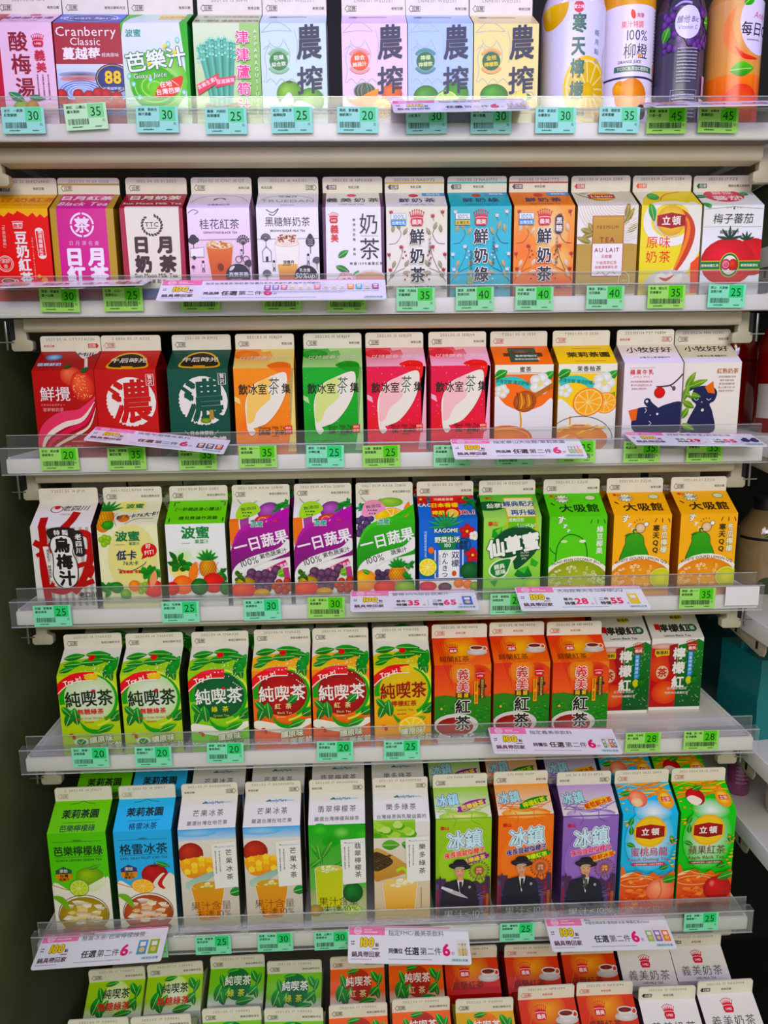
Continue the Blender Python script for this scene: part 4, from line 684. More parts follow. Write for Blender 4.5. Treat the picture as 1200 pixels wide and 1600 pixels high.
@design('black_tea_milk', 'd8d0bc')
def _(a):
    base(a, 'efe9da', 'e6e0c8'); fin(a, '202105214 M40 H20U', c='5c4838', dc='6c6860'); a.r(0, 0, 100, 16, 'ece8ee'); a.t('小牧好好', 52, 44, 19, '201c1c', .02, sh=.1, sx=1.05); a.t('台灣˙好土壤˙凝聚好牛', 54, 20, 5.6, '3c3828')
    a.t('紅熟奶茶', 76, -15, 9.5, 'b88058', .03, sp=.0)
    for k in range(5): a.t(('採用阿薩姆紅茶與', '獨到˙後韻˙香氣', '濃˙我的歐蕾奶茶', '濃上山麓˙生乳˙100', '串起我˙奶茶食小')[k], 76, -25-k*6, 3.8, 'a89888')
    a.p([(22, -34), (22, -42), (34, -40), (52, -42), (60, -52), (56, -66), (48, -72), (54, -86), (58, -120), (12, -120), (10, -104), (20, -82), (24, -72), (16, -64), (14, -48)], '1c1e44', True)
    a.p([(10, -34), (20, -38), (18, -52), (10, -50)], '1c1e44'); a.p([(38, -42), (52, -32), (56, -54), (44, -52)], 'e07838'); a.p([(-2, -106), (20, -120), (-2, -122)], '1c1e44')
    a.l([(20, -62), (24, -65), (28, -62)], 1, 'e0dce0', True); a.l([(42, -62), (46, -65), (50, -62)], 1, 'e0dce0', True); a.e(34, -68, 1.6, 1.2, 'c8a8a0'); a.e(36, -82, 2.6, 2.6, 'e8e0dc')
    for x, y, r, L in ((4, -44, 60, 32), (8, -42, 20, 36), (0, -66, 70, 30), (4, -54, -10, 28), (0, -66, -30, 24), (0, -96, 60, 22), (0, -106, -24, 26)): leaf(a, x, y, L, 11, r, '88ac40', '4c8028')
    a.p([(10, -50), (18, -46), (14, -58)], 'f0f4e0')
# --- fourth shelf
@design('smoked_plum', '3c2024')
def _(a):
    base(a, 'e6e2d8', 'ebe7e0'); fin(a, 'T2021 05 14 JP19', due='', c='e2ddd0'); a.t('㊀拉開', 22, 68, 6.5, '3a3a38', .01)
    a.ring(34, 42, 10, 1.6, 'a02838', 8); a.e(34, 46, 5, 4, 'c83040'); a.t('老四川', 66, 44, 14, '403838', .02, sh=.25, sx=1.1); a.t('Old Sichuan', 58, 29, 6, 'a0403c', sh=.2)
    for i in range(9): a.r(14+i*11, -140, 19+i*11, -2, 'b4afa6')
    R = 'b01828'
    a.l([(18, 22), (20, -20), (16, -70), (20, -140)], 13, R, True); a.l([(70, 34), (62, 6), (40, -26), (20, -46)], 14, R, True); a.l([(4, -26), (16, -34)], 11, R); a.l([(6, -50), (14, -46)], 7, R)
    a.l([(64, -22), (84, -12), (98, -22), (94, -60), (76, -100), (62, -116)], 12, R, True); a.l([(70, -46), (88, -44), (98, -52)], 9, R, True); a.l([(72, -70), (86, -66), (97, -74), (90, -90)], 8, R, True); a.l([(24, -104), (44, -112), (66, -106), (98, -96)], 9, R, True); a.l([(30, -98), (24, -110), (44, -116), (60, -110)], 6, R, True)
    a.p([(18, -34), (28, -34), (34, -94), (25, -94)], 'ece8de'); a.t('【獨家配方˙精煉熬製】', 26, -64, 5.8, '302c28', .02, v=True, sp=-.1)
    a.p([(27, -6), (46, -1), (68, -3), (74, -8), (70, -20), (48, -16), (32, -22)], '24201e', True); a.t('特 製', 50, -11, 10.5, 'f0ece4', .04, rot=0)
    P = [(36, -20), (50, -16), (64, -20), (68, -34), (66, -46), (71, -62), (72, -80), (68, -98), (54, -107), (40, -102), (32, -86), (34, -66), (34, -48), (31, -34)]
    a.p([(52+(x-52)*1.09, -60+(y+60)*1.04) for x, y in P], '24201e', True); a.p(P, 'eeeae0', True)
    for i, ch in enumerate('烏梅汁'): a.t(ch, 50+i*2, -32-i*29, 27, '1c1a18', .06)
    a.l([(76, -14), (79, -46)], 19, '24201e'); a.e(76, -14, 9.5, 7, '24201e'); a.e(79, -46, 9.5, 7, '24201e'); a.t('老四川', 78, -30, 11, 'f0ece4', .04, v=True)
    a.t('老口川', 86, -120, 10, '24201e', .05)
@design('low_cal_juice', '8c9450')
def _(a):
    base(a, 'eeecc0', 'eae8cc'); fin(a, '2021 0521 BF04 20A4', due='有效日期年月日')
    a.e(56, -60, 42, 62, 'ece488', 'e8e0a0'); a.e(50, 48, 26, 16, 'ece070', 'ece8a8'); pineapple(a, 10, 14, 16, 26); fruit(a, 18, 2, 10, 9, '58b040', '2c7c28'); fruit(a, 42, 16, 10, 9, 'f0a030', 'd87010'); berries(a, [(6, -24), (12, -20), (16, -28), (10, -32), (18, -22)], 5, 'b8d850', '78a830')
    a.t('波蜜', 56, 46, 12, '388050', .04, sx=1.3); a.t('輕大卡76大卡!', 64, 22, 11, '282c50', .02, rot=8, sh=.2); a.l([(46, 2), (64, 14), (92, 14)], .8, '506050', True)
    a.t('波蜜', 50, -19, 18, '207848', .05, sx=1.15); a.t('果菜汁', 60, -32, 6, '388050', .02); a.dash(28, -34, 52, 1.5, '909c80'); a.t('低卡', 46, -52, 17, '28305c', .05, sh=.15); a.t('76大卡', 52, -66, 8.5, '303860', .02, sh=.15); a.l([(30, -76), (50, -80), (72, -70), (78, -64)], 1.2, '28305c', True)
    a.e(84, -44, 13, 12, 'd83820', 'c82818'); a.p([(74, -50), (80, -56), (70, -60)], 'c82818'); a.t('好', 83, -37, 9, 'fcece0', .03); a.t('FIT!', 84, -48, 10, 'fcece0', .03, sh=.1, rot=8); a.t('膳食纖維˙增量', 50, -81, 6, 'c83820', .03)
    greens(a, 84, -84, 22, 16, '40a840', '187828', 4, 1.6); greens(a, 12, -110, 20, 14, '309838', '146824', 8, 1.5); fruit(a, 26, -108, 11, 10, '48a038', '1c6c20'); fruit(a, 56, -106, 10, 10, 'f8a828', 'e07810'); fruit(a, 40, -120, 9, 9, 'a8c868', '609838'); fruit(a, 88, -112, 18, 15, 'f06050', 'd03830'); a.l([(92, -80), (84, -110)], 12, 'f0a078', True, True); berries(a, [(68, -106), (72, -112), (66, -116), (74, -104)], 5, 'b0d060', '78a838')
@design('mixed_vegetable', '84a060')
def _(a):
    base(a, 'f0f2ea', '7cd02c'); fin(a, '2021 0514 BJ20 20BS', due='有效日期年月日'); a.t('〔一秒開啟身心體法〕', 52, 36, 9.5, '1c4c1c', .03, sx=.95, sh=.1); a.t('請兒齊操作測驗', 54, 14, 9, '1c4c1c', .03, sp=.05)
    a.l([(10, 44), (10, 54), (18, 54)], 1.8, '1c3c1c'); a.l([(96, 44), (96, 54), (88, 54)], 1.8, '1c3c1c'); a.l([(6, 4), (6, 14)], 1.8, '1c3c1c'); a.l([(96, 4), (96, 14)], 1.8, '1c3c1c')
    a.t('波蜜', 50, -15, 22, '1c8444', .05, sx=1.1); a.t('果菜汁', 60, -31, 8, '2c8c4c', .02); a.dash(26, -34, 46, 1.5, '909c80'); a.e(30, -56, 26, 18, 'c8e8a0', 'f0f2ea'); a.e(64, -52, 22, 12, 'd8f0b0', 'f0f2ea')
    a.e(20, -76, 18, 20, 'f8d048', 'f0e8a0'); greens(a, 18, -70, 22, 16, '2c9434', '146020', 2, 1.4); a.l([(38, -104), (48, -66)], 16, 'f08828', True, True); pineapple(a, 68, -78, 15, 18); greens(a, 92, -90, 16, 12, '2c9c38', '186424', 6, 1.5)
    fruit(a, 76, -104, 19, 18, 'ec4830', 'c02010'); fruit(a, 24, -106, 18, 17, 'f8902c', 'e86810'); fruit(a, 52, -110, 15, 15, '388c30', '14501c'); fruit(a, 6, -112, 12, 12, 'f03828', 'b81c10'); fruit(a, 96, -114, 10, 12, '388c30', '185820')
def daily(name, side, c1, c2, sub, tagc, top, bot):
    @design(name, side)
    def _(a):
        base(a, 'f0efe6', 'ecebe0'); fin(a, '2021 0519 AR06 20BW', due='有效日期年月日'); top(a)
        a.l([(8, 60), (20, 44), (36, 48), (44, 54)], .8, '303028', True); a.p([(10, 14), (14, 40), (26, 50), (42, 46), (50, 26), (22, 8)], tagc, True); a.t('無添加', 30, 34, 9.5, '2c5c34', .02, rot=10, sx=.95); a.dash(20, 22, 44, 4, '3c6c44'); a.dash(22, 14, 38, 4, '3c6c44')
        a.p([(0, -50), (8, -24), (26, -6), (60, 6), (100, 38), (102, -60), (70, -66), (30, -72), (8, -88), (0, -110)], c1, False, c2); a.l([(2, -44), (18, -14), (50, 0), (80, 8), (100, 24)], 8, c1, True, True); a.t('波蜜', 46, -3, 9, '38a080', .05, o='f0f4e8', ow=.06, sx=1.2)
        a.t('一日蔬果', 52, -33, 25, 'f6f2f0', .035, rot=13, sx=.95)
        a.p([(0, -106), (2, -84), (16, -68), (44, -56), (80, -46), (98, -30), (100, -50), (76, -62), (44, -74), (22, -90), (8, -112)], 'ecebe4', True); a.t('100%', 30, -68, 17, '201c20', .0, rot=14, sx=.95); a.t(sub, 72, -54, 9.6, '28242c', .02, rot=14)
        bot(a)
def tp(a): a.l([(6, 10), (10, -40)], 18, 'e88028', True); a.l([(24, 20), (26, -10)], 15, '9c4c8c', True); fruit(a, 66, 26, 20, 24, 'b868b0', '783080'); greens(a, 86, 40, 22, 14, '48a850', '1c7830', 5); greens(a, 46, -4, 16, 12, '48b898', '208060', 7, 1.3); a.e(62, 4, 20, 14, 'e07058', 'b84038'); a.ring(56, 4, 7, 2, 'f0a090')
def bp_(a): 
    a.p([(48, -86), (92, -66), (96, -74), (52, -96)], 'c83070'); a.t('天然多酚花青素', 72, -80, 7, 'f8dce8', .02, rot=16); berries(a, [(34, -88), (46, -92), (58, -90), (68, -94), (40, -102), (52, -106), (64, -104), (58, -116), (46, -116), (30, -98), (76, -84)], 8.5, '805070', '382038'); leaf(a, 78, -92, 16, 14, 20, '90c840', '509820'); a.l([(92, -80), (96, -110)], 10, 'b04878', True)
    fruit(a, 22, -104, 17, 9, 'd8b830', '907810'); greens(a, 14, -94, 14, 10, '4c7c2c', '2c5418', 3, 1.4); fruit(a, 18, -118, 22, 14, 'f07040', 'd84020'); a.e(50, -124, 14, 8, 'f0c840', 'd8a020'); berries(a, [(72, -112), (80, -106), (88, -112), (94, -104), (78, -120), (90, -122), (98, -116)], 6.5, 'd85840', '903020')
daily('purple_daily', '3c1c34', 'b8389c', '581c58', '紫色蔬果汁', 'b0dc60', tp, bp_)
def tg(a): berries(a, [(4, 0), (12, 6), (8, -12), (18, -6), (24, 4), (4, -22), (14, -18), (22, -12)], 7, '685080', '302040'); greens(a, 8, 34, 16, 10, '48b870', '1c8040', 4, 1.3); citrus(a, 62, 8, 22, 'f0a028', 'f8c050', 'fae8a0'); fruit(a, 60, 44, 22, 12, 'b8dc70', '70b038'); a.l([(92, 44), (84, 4)], 12, 'f09040', True, True); fruit(a, 44, 10, 12, 16, 'f8e060', 'e8c020')
def bg_(a): fruit(a, 12, -106, 22, 20, 'f8c838', 'e09018'); leaf(a, 22, -94, 16, 8, 150, '58a838', '308020'); berries(a, [(36, -92), (44, -96), (52, -92), (42, -104), (52, -102), (36, -102)], 6, '584060', '281c38'); pineapple(a, 70, -96, 16, 16); greens(a, 88, -104, 16, 16, '38a040', '146828', 3, 1.5); fruit(a, 48, -118, 20, 13, 'f06048', 'c83028'); fruit(a, 82, -120, 18, 12, 'b0d058', '70a030'); greens(a, 90, -78, 14, 10, '48a848', '1c7030', 9, 1.2)
daily('green_daily', '1c6034', '58c038', '0c7c30', '蔬果汁', 'f0a0b8', tg, bg_)
def hib(a, x, y, r): [a.e(x+r*.6*math.cos(k*1.257+.3), y+r*.6*math.sin(k*1.257+.3), r*.55, r*.45, 'd82840', 'a81028', k*72+17) for k in range(5)]; a.e(x, y, r*.2, r*.2, 'f0d040')
@design('blue_citrus', '2c3c58')
def _(a):
    base(a, '2868c4', '3068b8'); fin(a, 'C 2021 05 22 GJ15')
    hib(a, 6, 50, 14); hib(a, 82, 52, 16); greens(a, 30, 50, 20, 9, '3c9450', '1c6430', 2); greens(a, 92, 40, 20, 12, '309048', '14582c', 3); a.t('KAGOME', 24, 34, 12, 'e8e8d8', .04, o='184828', ow=.05); a.t('日本NO.1', 62, 14, 15, 'd02848', .05, o='f0ece0', ow=.06, sx=1.1)
    a.r(22, 4, 70, 56, 'd82418', 'c82010'); a.t('沖繩產香檬', 46, 48, 7, 'f8e8c0', .02); a.t('日本香檬', 46, 33, 12, 'f8e048', .05); a.t('檸檬', 34, 14, 11, 'f8e048', .05); citrus(a, 58, 12, 11, 'f0a828', 'f8c850')
    for k in range(9): leaf(a, 46, -14, 32, 4, 20+k*20, '48b060', '1c7c3c', False)
    a.t('KAGOME', 46, -20, 9.5, 'f4f4e8', .04, o='104c2c', ow=.07); a.p([(34, -30), (62, -30), (60, -52), (38, -52)], '187c48', True); a.t('野菜生活', 48, -36, 11, 'f4f4e8', .04, o='104c2c', ow=.05); a.t('100', 48, -46, 9, 'f4f4e8', .02)
    hib(a, 82, -22, 12); flower(a, 94, -30, 8); hib(a, 92, -64, 12); a.ring(76, -46, 12, 1.3, '183428'); a.t('季節', 76, -42, 8, '183428', .04); a.t('限定', 76, -50, 8, '183428', .04)
    a.l([(12, -20), (11, -60), (14, -90)], 1, 'a8c8e8'); a.t('沖繩香檬を使用しました', 10, -48, 4.8, 'b8d4f0', v=True)
    a.r(26, -104, 76, -54, 'eceee8'); a.r(28, -103, 33, -54, '3c5ca8'); a.r(69, -103, 74, -54, '3c5ca8'); a.t('双檬', 62, -70, 14, '202c50', .02, v=True); a.t('かんきつ', 44, -80, 11, '202c50', .02, v=True); a.t('ミックス', 35, -72, 4.4, '202c50', v=True)
    a.e(60, -96, 4, 5, 'd06028'); a.e(20, -54, 5, 6, 'e07830'); fruit(a, 88, -92, 18, 16, '2c7038', '104420'); citrus(a, 14, -84, 17, '389030', 'f4dc60', 'f8f0b0')
    a.r(0, -140, 100, -108, 'f0ece0'); a.l([(20, -107), (80, -107)], 1.4, '202c50'); a.e(14, -118, 16, 9, 'e84c60', 'c02838'); a.e(44, -120, 12, 8, '7c5060', '503040'); fruit(a, 68, -114, 9, 8, 'f8a030', 'e07010'); fruit(a, 84, -116, 9, 8, 'f8a030', 'e07010'); fruit(a, 96, -120, 9, 9, 'a0c048', '608c28')
@design('grass_jelly', '3c8c38')
def _(a):
    base(a, 'a8d870', '58b43c', b2='80cc40', r2='b0dc80'); fin(a, '2021 05 14 DDDC107'); a.e(50, -60, 40, 50, 'd8f0b0', '90d058'); a.e(14, 30, 30, 12, '1c5c30'); a.t('仙草蜜', 28, 30, 13, 'f0f4e4', .05, sh=.2); a.t('泰山', 16, 50, 7, 'c83820', .04)
    a.r(40, -22, 92, 50, 'e0b840'); a.r(42, 2, 90, 48, 'f0ecc8', 'eef0d0'); a.r(42, -20, 90, 0, '78c040'); a.t('經典配方', 66, 34, 14, '28508c', .04); a.t('再升級', 70, 12, 14.5, '28508c', .04); a.t('清爽回甘', 56, -4, 7, 'f0f8e0', .02); a.t('LevelUp!', 74, -14, 8.5, 'f0f8e0', .02)
    a.t('泰山', 16, -10, 8.5, 'd83020', .05); a.p([(16, -20), (32, -16), (30, -38), (14, -34)], '38943c'); a.p([(20, -22), (32, -16), (26, -30)], '80c858')
    a.p([(10, -50), (24, -30), (50, -18), (84, -20), (98, -36), (92, -60), (74, -80), (56, -92), (50, -76), (28, -70), (14, -64)], '104828', True); a.l([(14, -42), (36, -22), (70, -15), (96, -28)], 1.4, '1c7c40', True)
    a.t('仙草蜜', 52, -48, 33, 'f2f4e6', .06, o='0c3820', ow=.05, rot=10, sh=.05, sx=.93); a.t('Herbal', 72, -62, 5, 'e0e8d0', .01, rot=4); a.t('Herbal', 72, -67, 5, 'e0e8d0', .01, rot=4); a.t('Jelly', 71, -72, 5, 'e0e8d0', .01, rot=4)
    a.p([(10, -98), (12, -84), (26, -74), (48, -70), (58, -68), (48, -82), (40, -102), (24, -108)], 'e8f0c8', True); a.p([(13, -97), (15, -85), (27, -76), (46, -73), (46, -82), (38, -100), (25, -105)], '1c7c38', True); a.t('經典', 28, -86, 9.5, 'f0f4e0', .04, rot=10); a.t('原味', 30, -96, 9.5, 'f0f4e0', .04, rot=10)
    a.p([(60, -92), (78, -86), (86, -104), (70, -110), (54, -102)], '2c8c3c', False, '186828'); a.p([(60, -92), (78, -86), (72, -100)], '58b850'); a.p([(84, -72), (96, -80), (92, -88), (82, -84)], '48a840'); a.p([(12, -112), (26, -110), (20, -122)], '2c9438'); a.e(88, -118, 18, 10, 'c8e860', '88cc40')
def suck(name, side, bg, right, strip, en, beans, rc, veg):
    @design(name, side)
    def _(a):
        base(a, bg, bg); fin(a, '2021.05.21 ZZJ10')
        a.t('泰山', 16, 52, 7, 'd84020', .05); rr = random.Random(3)
        P = []
        for k in range(20): t = k*math.pi/10; q = 1 if k % 2 else .62; P.append((30+15*q*math.cos(t), 44+13*q*math.sin(t)))
        a.p(P, '302c20'); a.p([(30+(x-30)*.88, 44+(y-44)*.88) for x, y in P], 'f0f0dc'); a.t('吃口感!', 30, 44, 6.5, '385c2c', .03); a.e(80, 46, 9, 6, 'd8e0b8'); a.ring(80, 46, 9, .8, '384820', 6)
        a.t('大吸館', 56, 20, 21, '302410' if bg[0] == 'f' else '143c10', .04, sx=1.05, sp=.05); a.l([(8, 34), (14, 28)], 2.4, '302810'); a.e(22, 20, 1.6, 2, '302810')
        a.t('す', 20, -6, 15, 'f4f4e4', .05, o='706830', ow=.03, rot=-14); a.t('す', 27, -17, 9, 'f4f4e4', .05, rot=-20); a.t('す', 33, -25, 7, 'f4f4e4', .05, rot=-20)
        veg(a)
        for x in (74, 84, 94): a.l([(x, -6), (x+(x-84)*.3, -13)], 1.2, '403818')
        a.t(right[0], 74, -42, 12, '3c3018', .04, v=True, sp=.0) if right[0] else None; a.t(right[1], 88, -42, 12, 'f4f2d8' if right[0] else 'f0f4e0', .03, o='a09038' if right[0] else None, ow=.03, v=True)
        a.e(50, -118, 62, 48, 'f4f0dc'); a.e(50, -126, 60, 48, beans[0], beans[1])
        a.t(en, 50, -76, 6.2 if len(en) > 21 else 7, rc, .03, sx=1.0, arc=-.03)
        rr = random.Random(6)
        for i in range(64): x = rr.uniform(0, 100); y = rr.uniform(-130, -88-(abs(x-50)/50)**2*14); a.e(x, y, rr.uniform(2.5, 5.5), rr.uniform(2.2, 4.5), beans[2+i % 4], beans[2+(i+1) % 4], n=7)
        if veg is gourd: a.e(86, -112, 20, 18, 'ece850', 'c8c830'); a.ring(86, -112, 19, 1.6, 'e0e890', 17)
def gourd(a):
    a.e(46, -23, 8.5, 8.5, 'f0d8b8', 'e0b890'); a.ring(46, -23, 8.5, .8, '302818'); a.e(56, -16, 4, 4, 'f4f0e8'); a.ring(56, -16, 4, .7, '302818'); [a.l([(46+11*math.cos(t), -20+11*math.sin(t)), (46+14*math.cos(t), -20+14*math.sin(t))], .9, '302818') for t in (1.3, 1.7, 2.1, 2.5)]
    P = [(16, -82), (18, -62), (22, -50), (22, -40), (30, -33), (44, -33), (52, -40), (54, -52), (60, -66), (62, -82)]
    a.p([(39+(x-39)*1.05, -60+(y+60)*1.04) for x, y in P], '28401c', True); a.p(P, '50a430', True, '389028'); a.l([(36, -33), (34, -26), (40, -26)], 2.4, '2c6820', True); leaf(a, 32, -32, 14, 4, 200, '3c8828', '2c6820', False)
def bean(a):
    P = [(12, -84), (14, -56), (22, -40), (34, -32), (48, -34), (60, -42), (66, -58), (68, -84)]
    a.l(P, 1.4, '1c4c14', True); a.e(26, -44, 6, 2.6, 'c8e8a0'); a.e(58, -44, 6, 2.6, 'e8f0d0'); a.l([(12, -66), (4, -60), (2, -54)], 1.2, '1c4c14', True)
suck('mung_jelly', '50a018', '6ccc1c', ('', '綠豆椰果'), 0, 'MUNG BEAN COCONUT JELLY', ['c8cc60', '90a038', 'd8e090', '98b848', 'f0f0c8', 'a8a850'], '243c14', bean)
suck('gourd_jelly', 'c07810', 'f6b810', ('寒天QQ', '冬瓜檸檬'), 0, 'WHITE GOURD LEMON QQ', ['f4b840', 'e08c20', 'f8dc90', 'f0a030', 'fcecc0', 'e89828'], '6c4018', gourd)
# --- fifth shelf
def pure(name, side, disc, disc2, field, field2, txt, tc, sub, subc, swirl, extra=None, tryc='e03040'):
    @design(name, side)
    def _(a):
        base(a, field, 'e6e4da', b2=field2); fin(a, '2021.05.14 YNA035', due='有效日期年月日')
        a.p([(0, 26), (30, 34), (70, 36), (100, 20), (100, -4), (0, -4)], swirl, True); a.e(20, 4, 30, 10, 'b8d840', swirl)
        a.p([(0, 0), (40, 10), (100, 0), (100, -20), (0, -20)], field)
        a.ring(52, -44, 47, 9, '3ca038', 46, -60, 190); a.ring(52, -44, 50, 4, 'd8e870', 50, -80, 120); a.e(52, -42, 43, 43, disc, disc2)
        if disc[0] < 'e': [a.e(84+((i*37) % 17)-8, -4-i*2.4, 1.1, 1.1, 'eef4e0', n=6) for i in range(20)]
        for x, y, r, L, w in ((4, 36, 10, 36, 15), (6, 22, 4, 34, 14), (40, 44, -4, 44, 16), (34, 26, 3, 44, 17), (2, 8, 20, 26, 12), (80, -6, 68, 46, 20), (68, 34, -10, 28, 14), (92, -12, 100, 30, 12)): leaf(a, x, y, L, w, r, '38a440', '0c6428')
        a.e(52, 36, 6, 6, 'd83428'); rr = random.Random(11)
        for i in range(26): a.e(54+rr.uniform(-16, 30), 10+rr.uniform(-18, 16), 1, 1, 'eef6d8', n=6)
        a.l([(-6, -32), (12, -12), (34, -2), (62, -1)], 14, tryc, True); a.e(58, -3, 12, 6, 'f4d060', 'f0c058') if disc[0] >= 'e' else None; a.l([(-6, -38), (12, -20), (34, -10), (62, -9)], 1.8, 'f0ece0', True); a.t('Try it!', 26, -9, 11.5, 'fbf6ee', .04, rot=17, sh=.1)
        a.t('純喫茶', 51, -42, 31, tc, .025, sx=.88, rot=2, o=('f4f2e8' if tc[0] < '8' else None) if disc[0] < 'f' else None, ow=.03); a.e(60, -28, 3.4, 2.6, 'c82838')
        for x, y, r, L, w in ((8, -92, 65, 34, 15), (28, -90, 96, 32, 15), (4, -56, -50, 24, 12), (84, -84, 30, 28, 16), (60, -62, 42, 24, 14) if disc[0] in 'cd' else (90, -78, 40, 20, 12)): leaf(a, x, y, L, w, r, '2c9c40', '0c5c28')
        a.p([(4, -92), (30, -96), (60, -104), (96, -90), (100, -100), (60, -116), (24, -112), (0, -104)], 'f0eed8', True) if disc[0] < 'e' else None
        a.l([(32, -84), (44, -100), (66, -104), (88, -92)], 8, '389c38', True, True); leaf(a, 62, -104, 30, 13, 22, '48ac40', '107030')
        a.t(sub, 52, -66, 11 if len(sub) < 5 else 10.5, subc, .03, sp=.02 if len(sub) > 2 else .7); a.t({'無糖綠茶': 'Sugar-free Green Tea', '綠茶': 'Green Tea', '紅茶': 'Black Tea', '檸檬紅茶': 'Lemon Tea'}[sub], 54, -78, 6, subc, .0); a.dash(40, -87, 64, 2, subc)
        if extra: extra(a)
        a.e(16, -108, 4, 2.4, 'd02c20', n=8); a.e(20, -113, 3, 4, 'b82418', n=8)
        a.t('讓原味', 66, -118, 13.5, 'eef0d0', .05, o='2c4c20', ow=.05, rot=6, sh=.15); a.t('更新鮮', 82, -131, 13.5, 'eef0d0', .05, o='2c4c20', ow=.05, rot=6, sh=.15)
def seal(a): a.e(32, -122, 12.5, 7.5, 'f0f0e4', 'e4e8d8'); a.e(32, -122, 8, 5.4, '2c8c34'); a.l([(27, -121), (31, -125), (37, -118)], 1.4, 'd8e8a0')
pure('sugarfree_green', '303c28', 'f0f2e8', 'c8e0a8', 'c8dc30', 'a8cc30', '', '1c2c18', '無糖綠茶', 'd02c34', 'a4cc30', seal)
pure('green_tea', '2c4c28', '0c6438', '0c5430', '9cd038', '78c840', '', 'f0f0e4', '綠茶', 'd8d840', '98c838')
pure('red_tea', 'a03c24', 'c82830', '8c1c24', 'f09038', 'e04820', '', 'f4efe4', '紅茶', 'f0d8a0', 'f0b040')
def xl(a): citrus(a, 66, -112, 26, 'f0b020', 'f8d048', 'faec98', .85)
pure('lemon_black_tea', 'c89020', 'f0c038', 'd8c030', 'f0c828', 'f09018', '', '8c1c1c', '檸檬紅茶', 'a83c28', 'd8c828', xl)
@design('ceylon_tea', 'c04c1c')
def _(a):
    base(a, 'e08820', 'e0782c', b2='d05818'); fin(a, '2021.05.18 NE14656', c='c84838', dc='6c6860', due='有效日期', dux=52)
    a.r(0, 0, 100, 60, 'd84820', 'e8742c'); a.e(50, 34, 34, 34, 'f4c038', 'e06428'); a.r(0, -64, 42, 0, 'd84420', 'd03c14'); a.p([(0, 0), (46, 0), (40, -60), (0, -60)], 'd84c1c', False, 'e86c28'); a.e(76, -34, 30, 34, 'ea7820', 'd85418'); a.e(50, -16, 24, 22, 'f0a830', 'e07824')
    for i in range(5): a.l([(4+i*5, 50), (20+i*3, -10-i*9)], .7, 'c03818', True)
    crown(a, 36, 34, 9, 'c82438', '義美'); a.t('錫蘭紅茶', 36, 12, 13.5, '5c3010', .01, sx=1.0); teacup(a, 78, 34, 15)
    a.p([(0, -58), (20, -56), (40, -60), (70, -56), (100, -60), (100, -140), (0, -140)], '3c7c28', False, '0c8030'); rr = random.Random(8)
    for i in range(90): a.e(rr.uniform(0, 100), rr.uniform(-135, -74), rr.uniform(1.5, 3.5), rr.uniform(1, 2.2), ('2c9438', '0c7028', '58b040')[i % 3], n=6)
    for i, ch in enumerate('義美'): a.t(ch, 50, -17-i*23, 22, 'c81c34', .02, o='f4ece4', ow=.07)
    a.r(38, -61, 62, -51, '302010'); a.t('錫 蘭', 50, -56, 9, 'f0c040', .03)
    a.e(38, -112, 40, 22, 'f0eee6', 'd8d4c8'); a.e(36, -115, 33, 18, 'a83414', '7c1c0c'); a.e(38, -138, 34, 20, 'ece8e0'); a.e(36, -115, 33, 18, 'b03c18', '8c2410')
    for i, ch in enumerate('紅茶'): a.t(ch, 50, -77-i*31, 28, '1c1814', .04, o='f4f0e4', ow=.05)
    crown(a, 80, -15, 9, 'd02c40', 'I-MEI'); a.l([(73, -30), (73, -72)], 6.5, 'f0a830'); a.t('﹁香濃無香料˙香醇滑順﹂', 73, -50, 4, '5c2c10', v=True, sp=-.12); a.l([(84, -26), (84, -62)], 8, '402418'); a.e(84, -39, 8, 4, '402418'); a.t('選用百分百紅茶', 84, -44, 5, 'e8c070', v=True, sp=-.05)
    a.e(12, -80, 2.4, 2.4, 'e0b060'); a.t('Black Tea', 52, -133, 11.5, '28241c', .03)
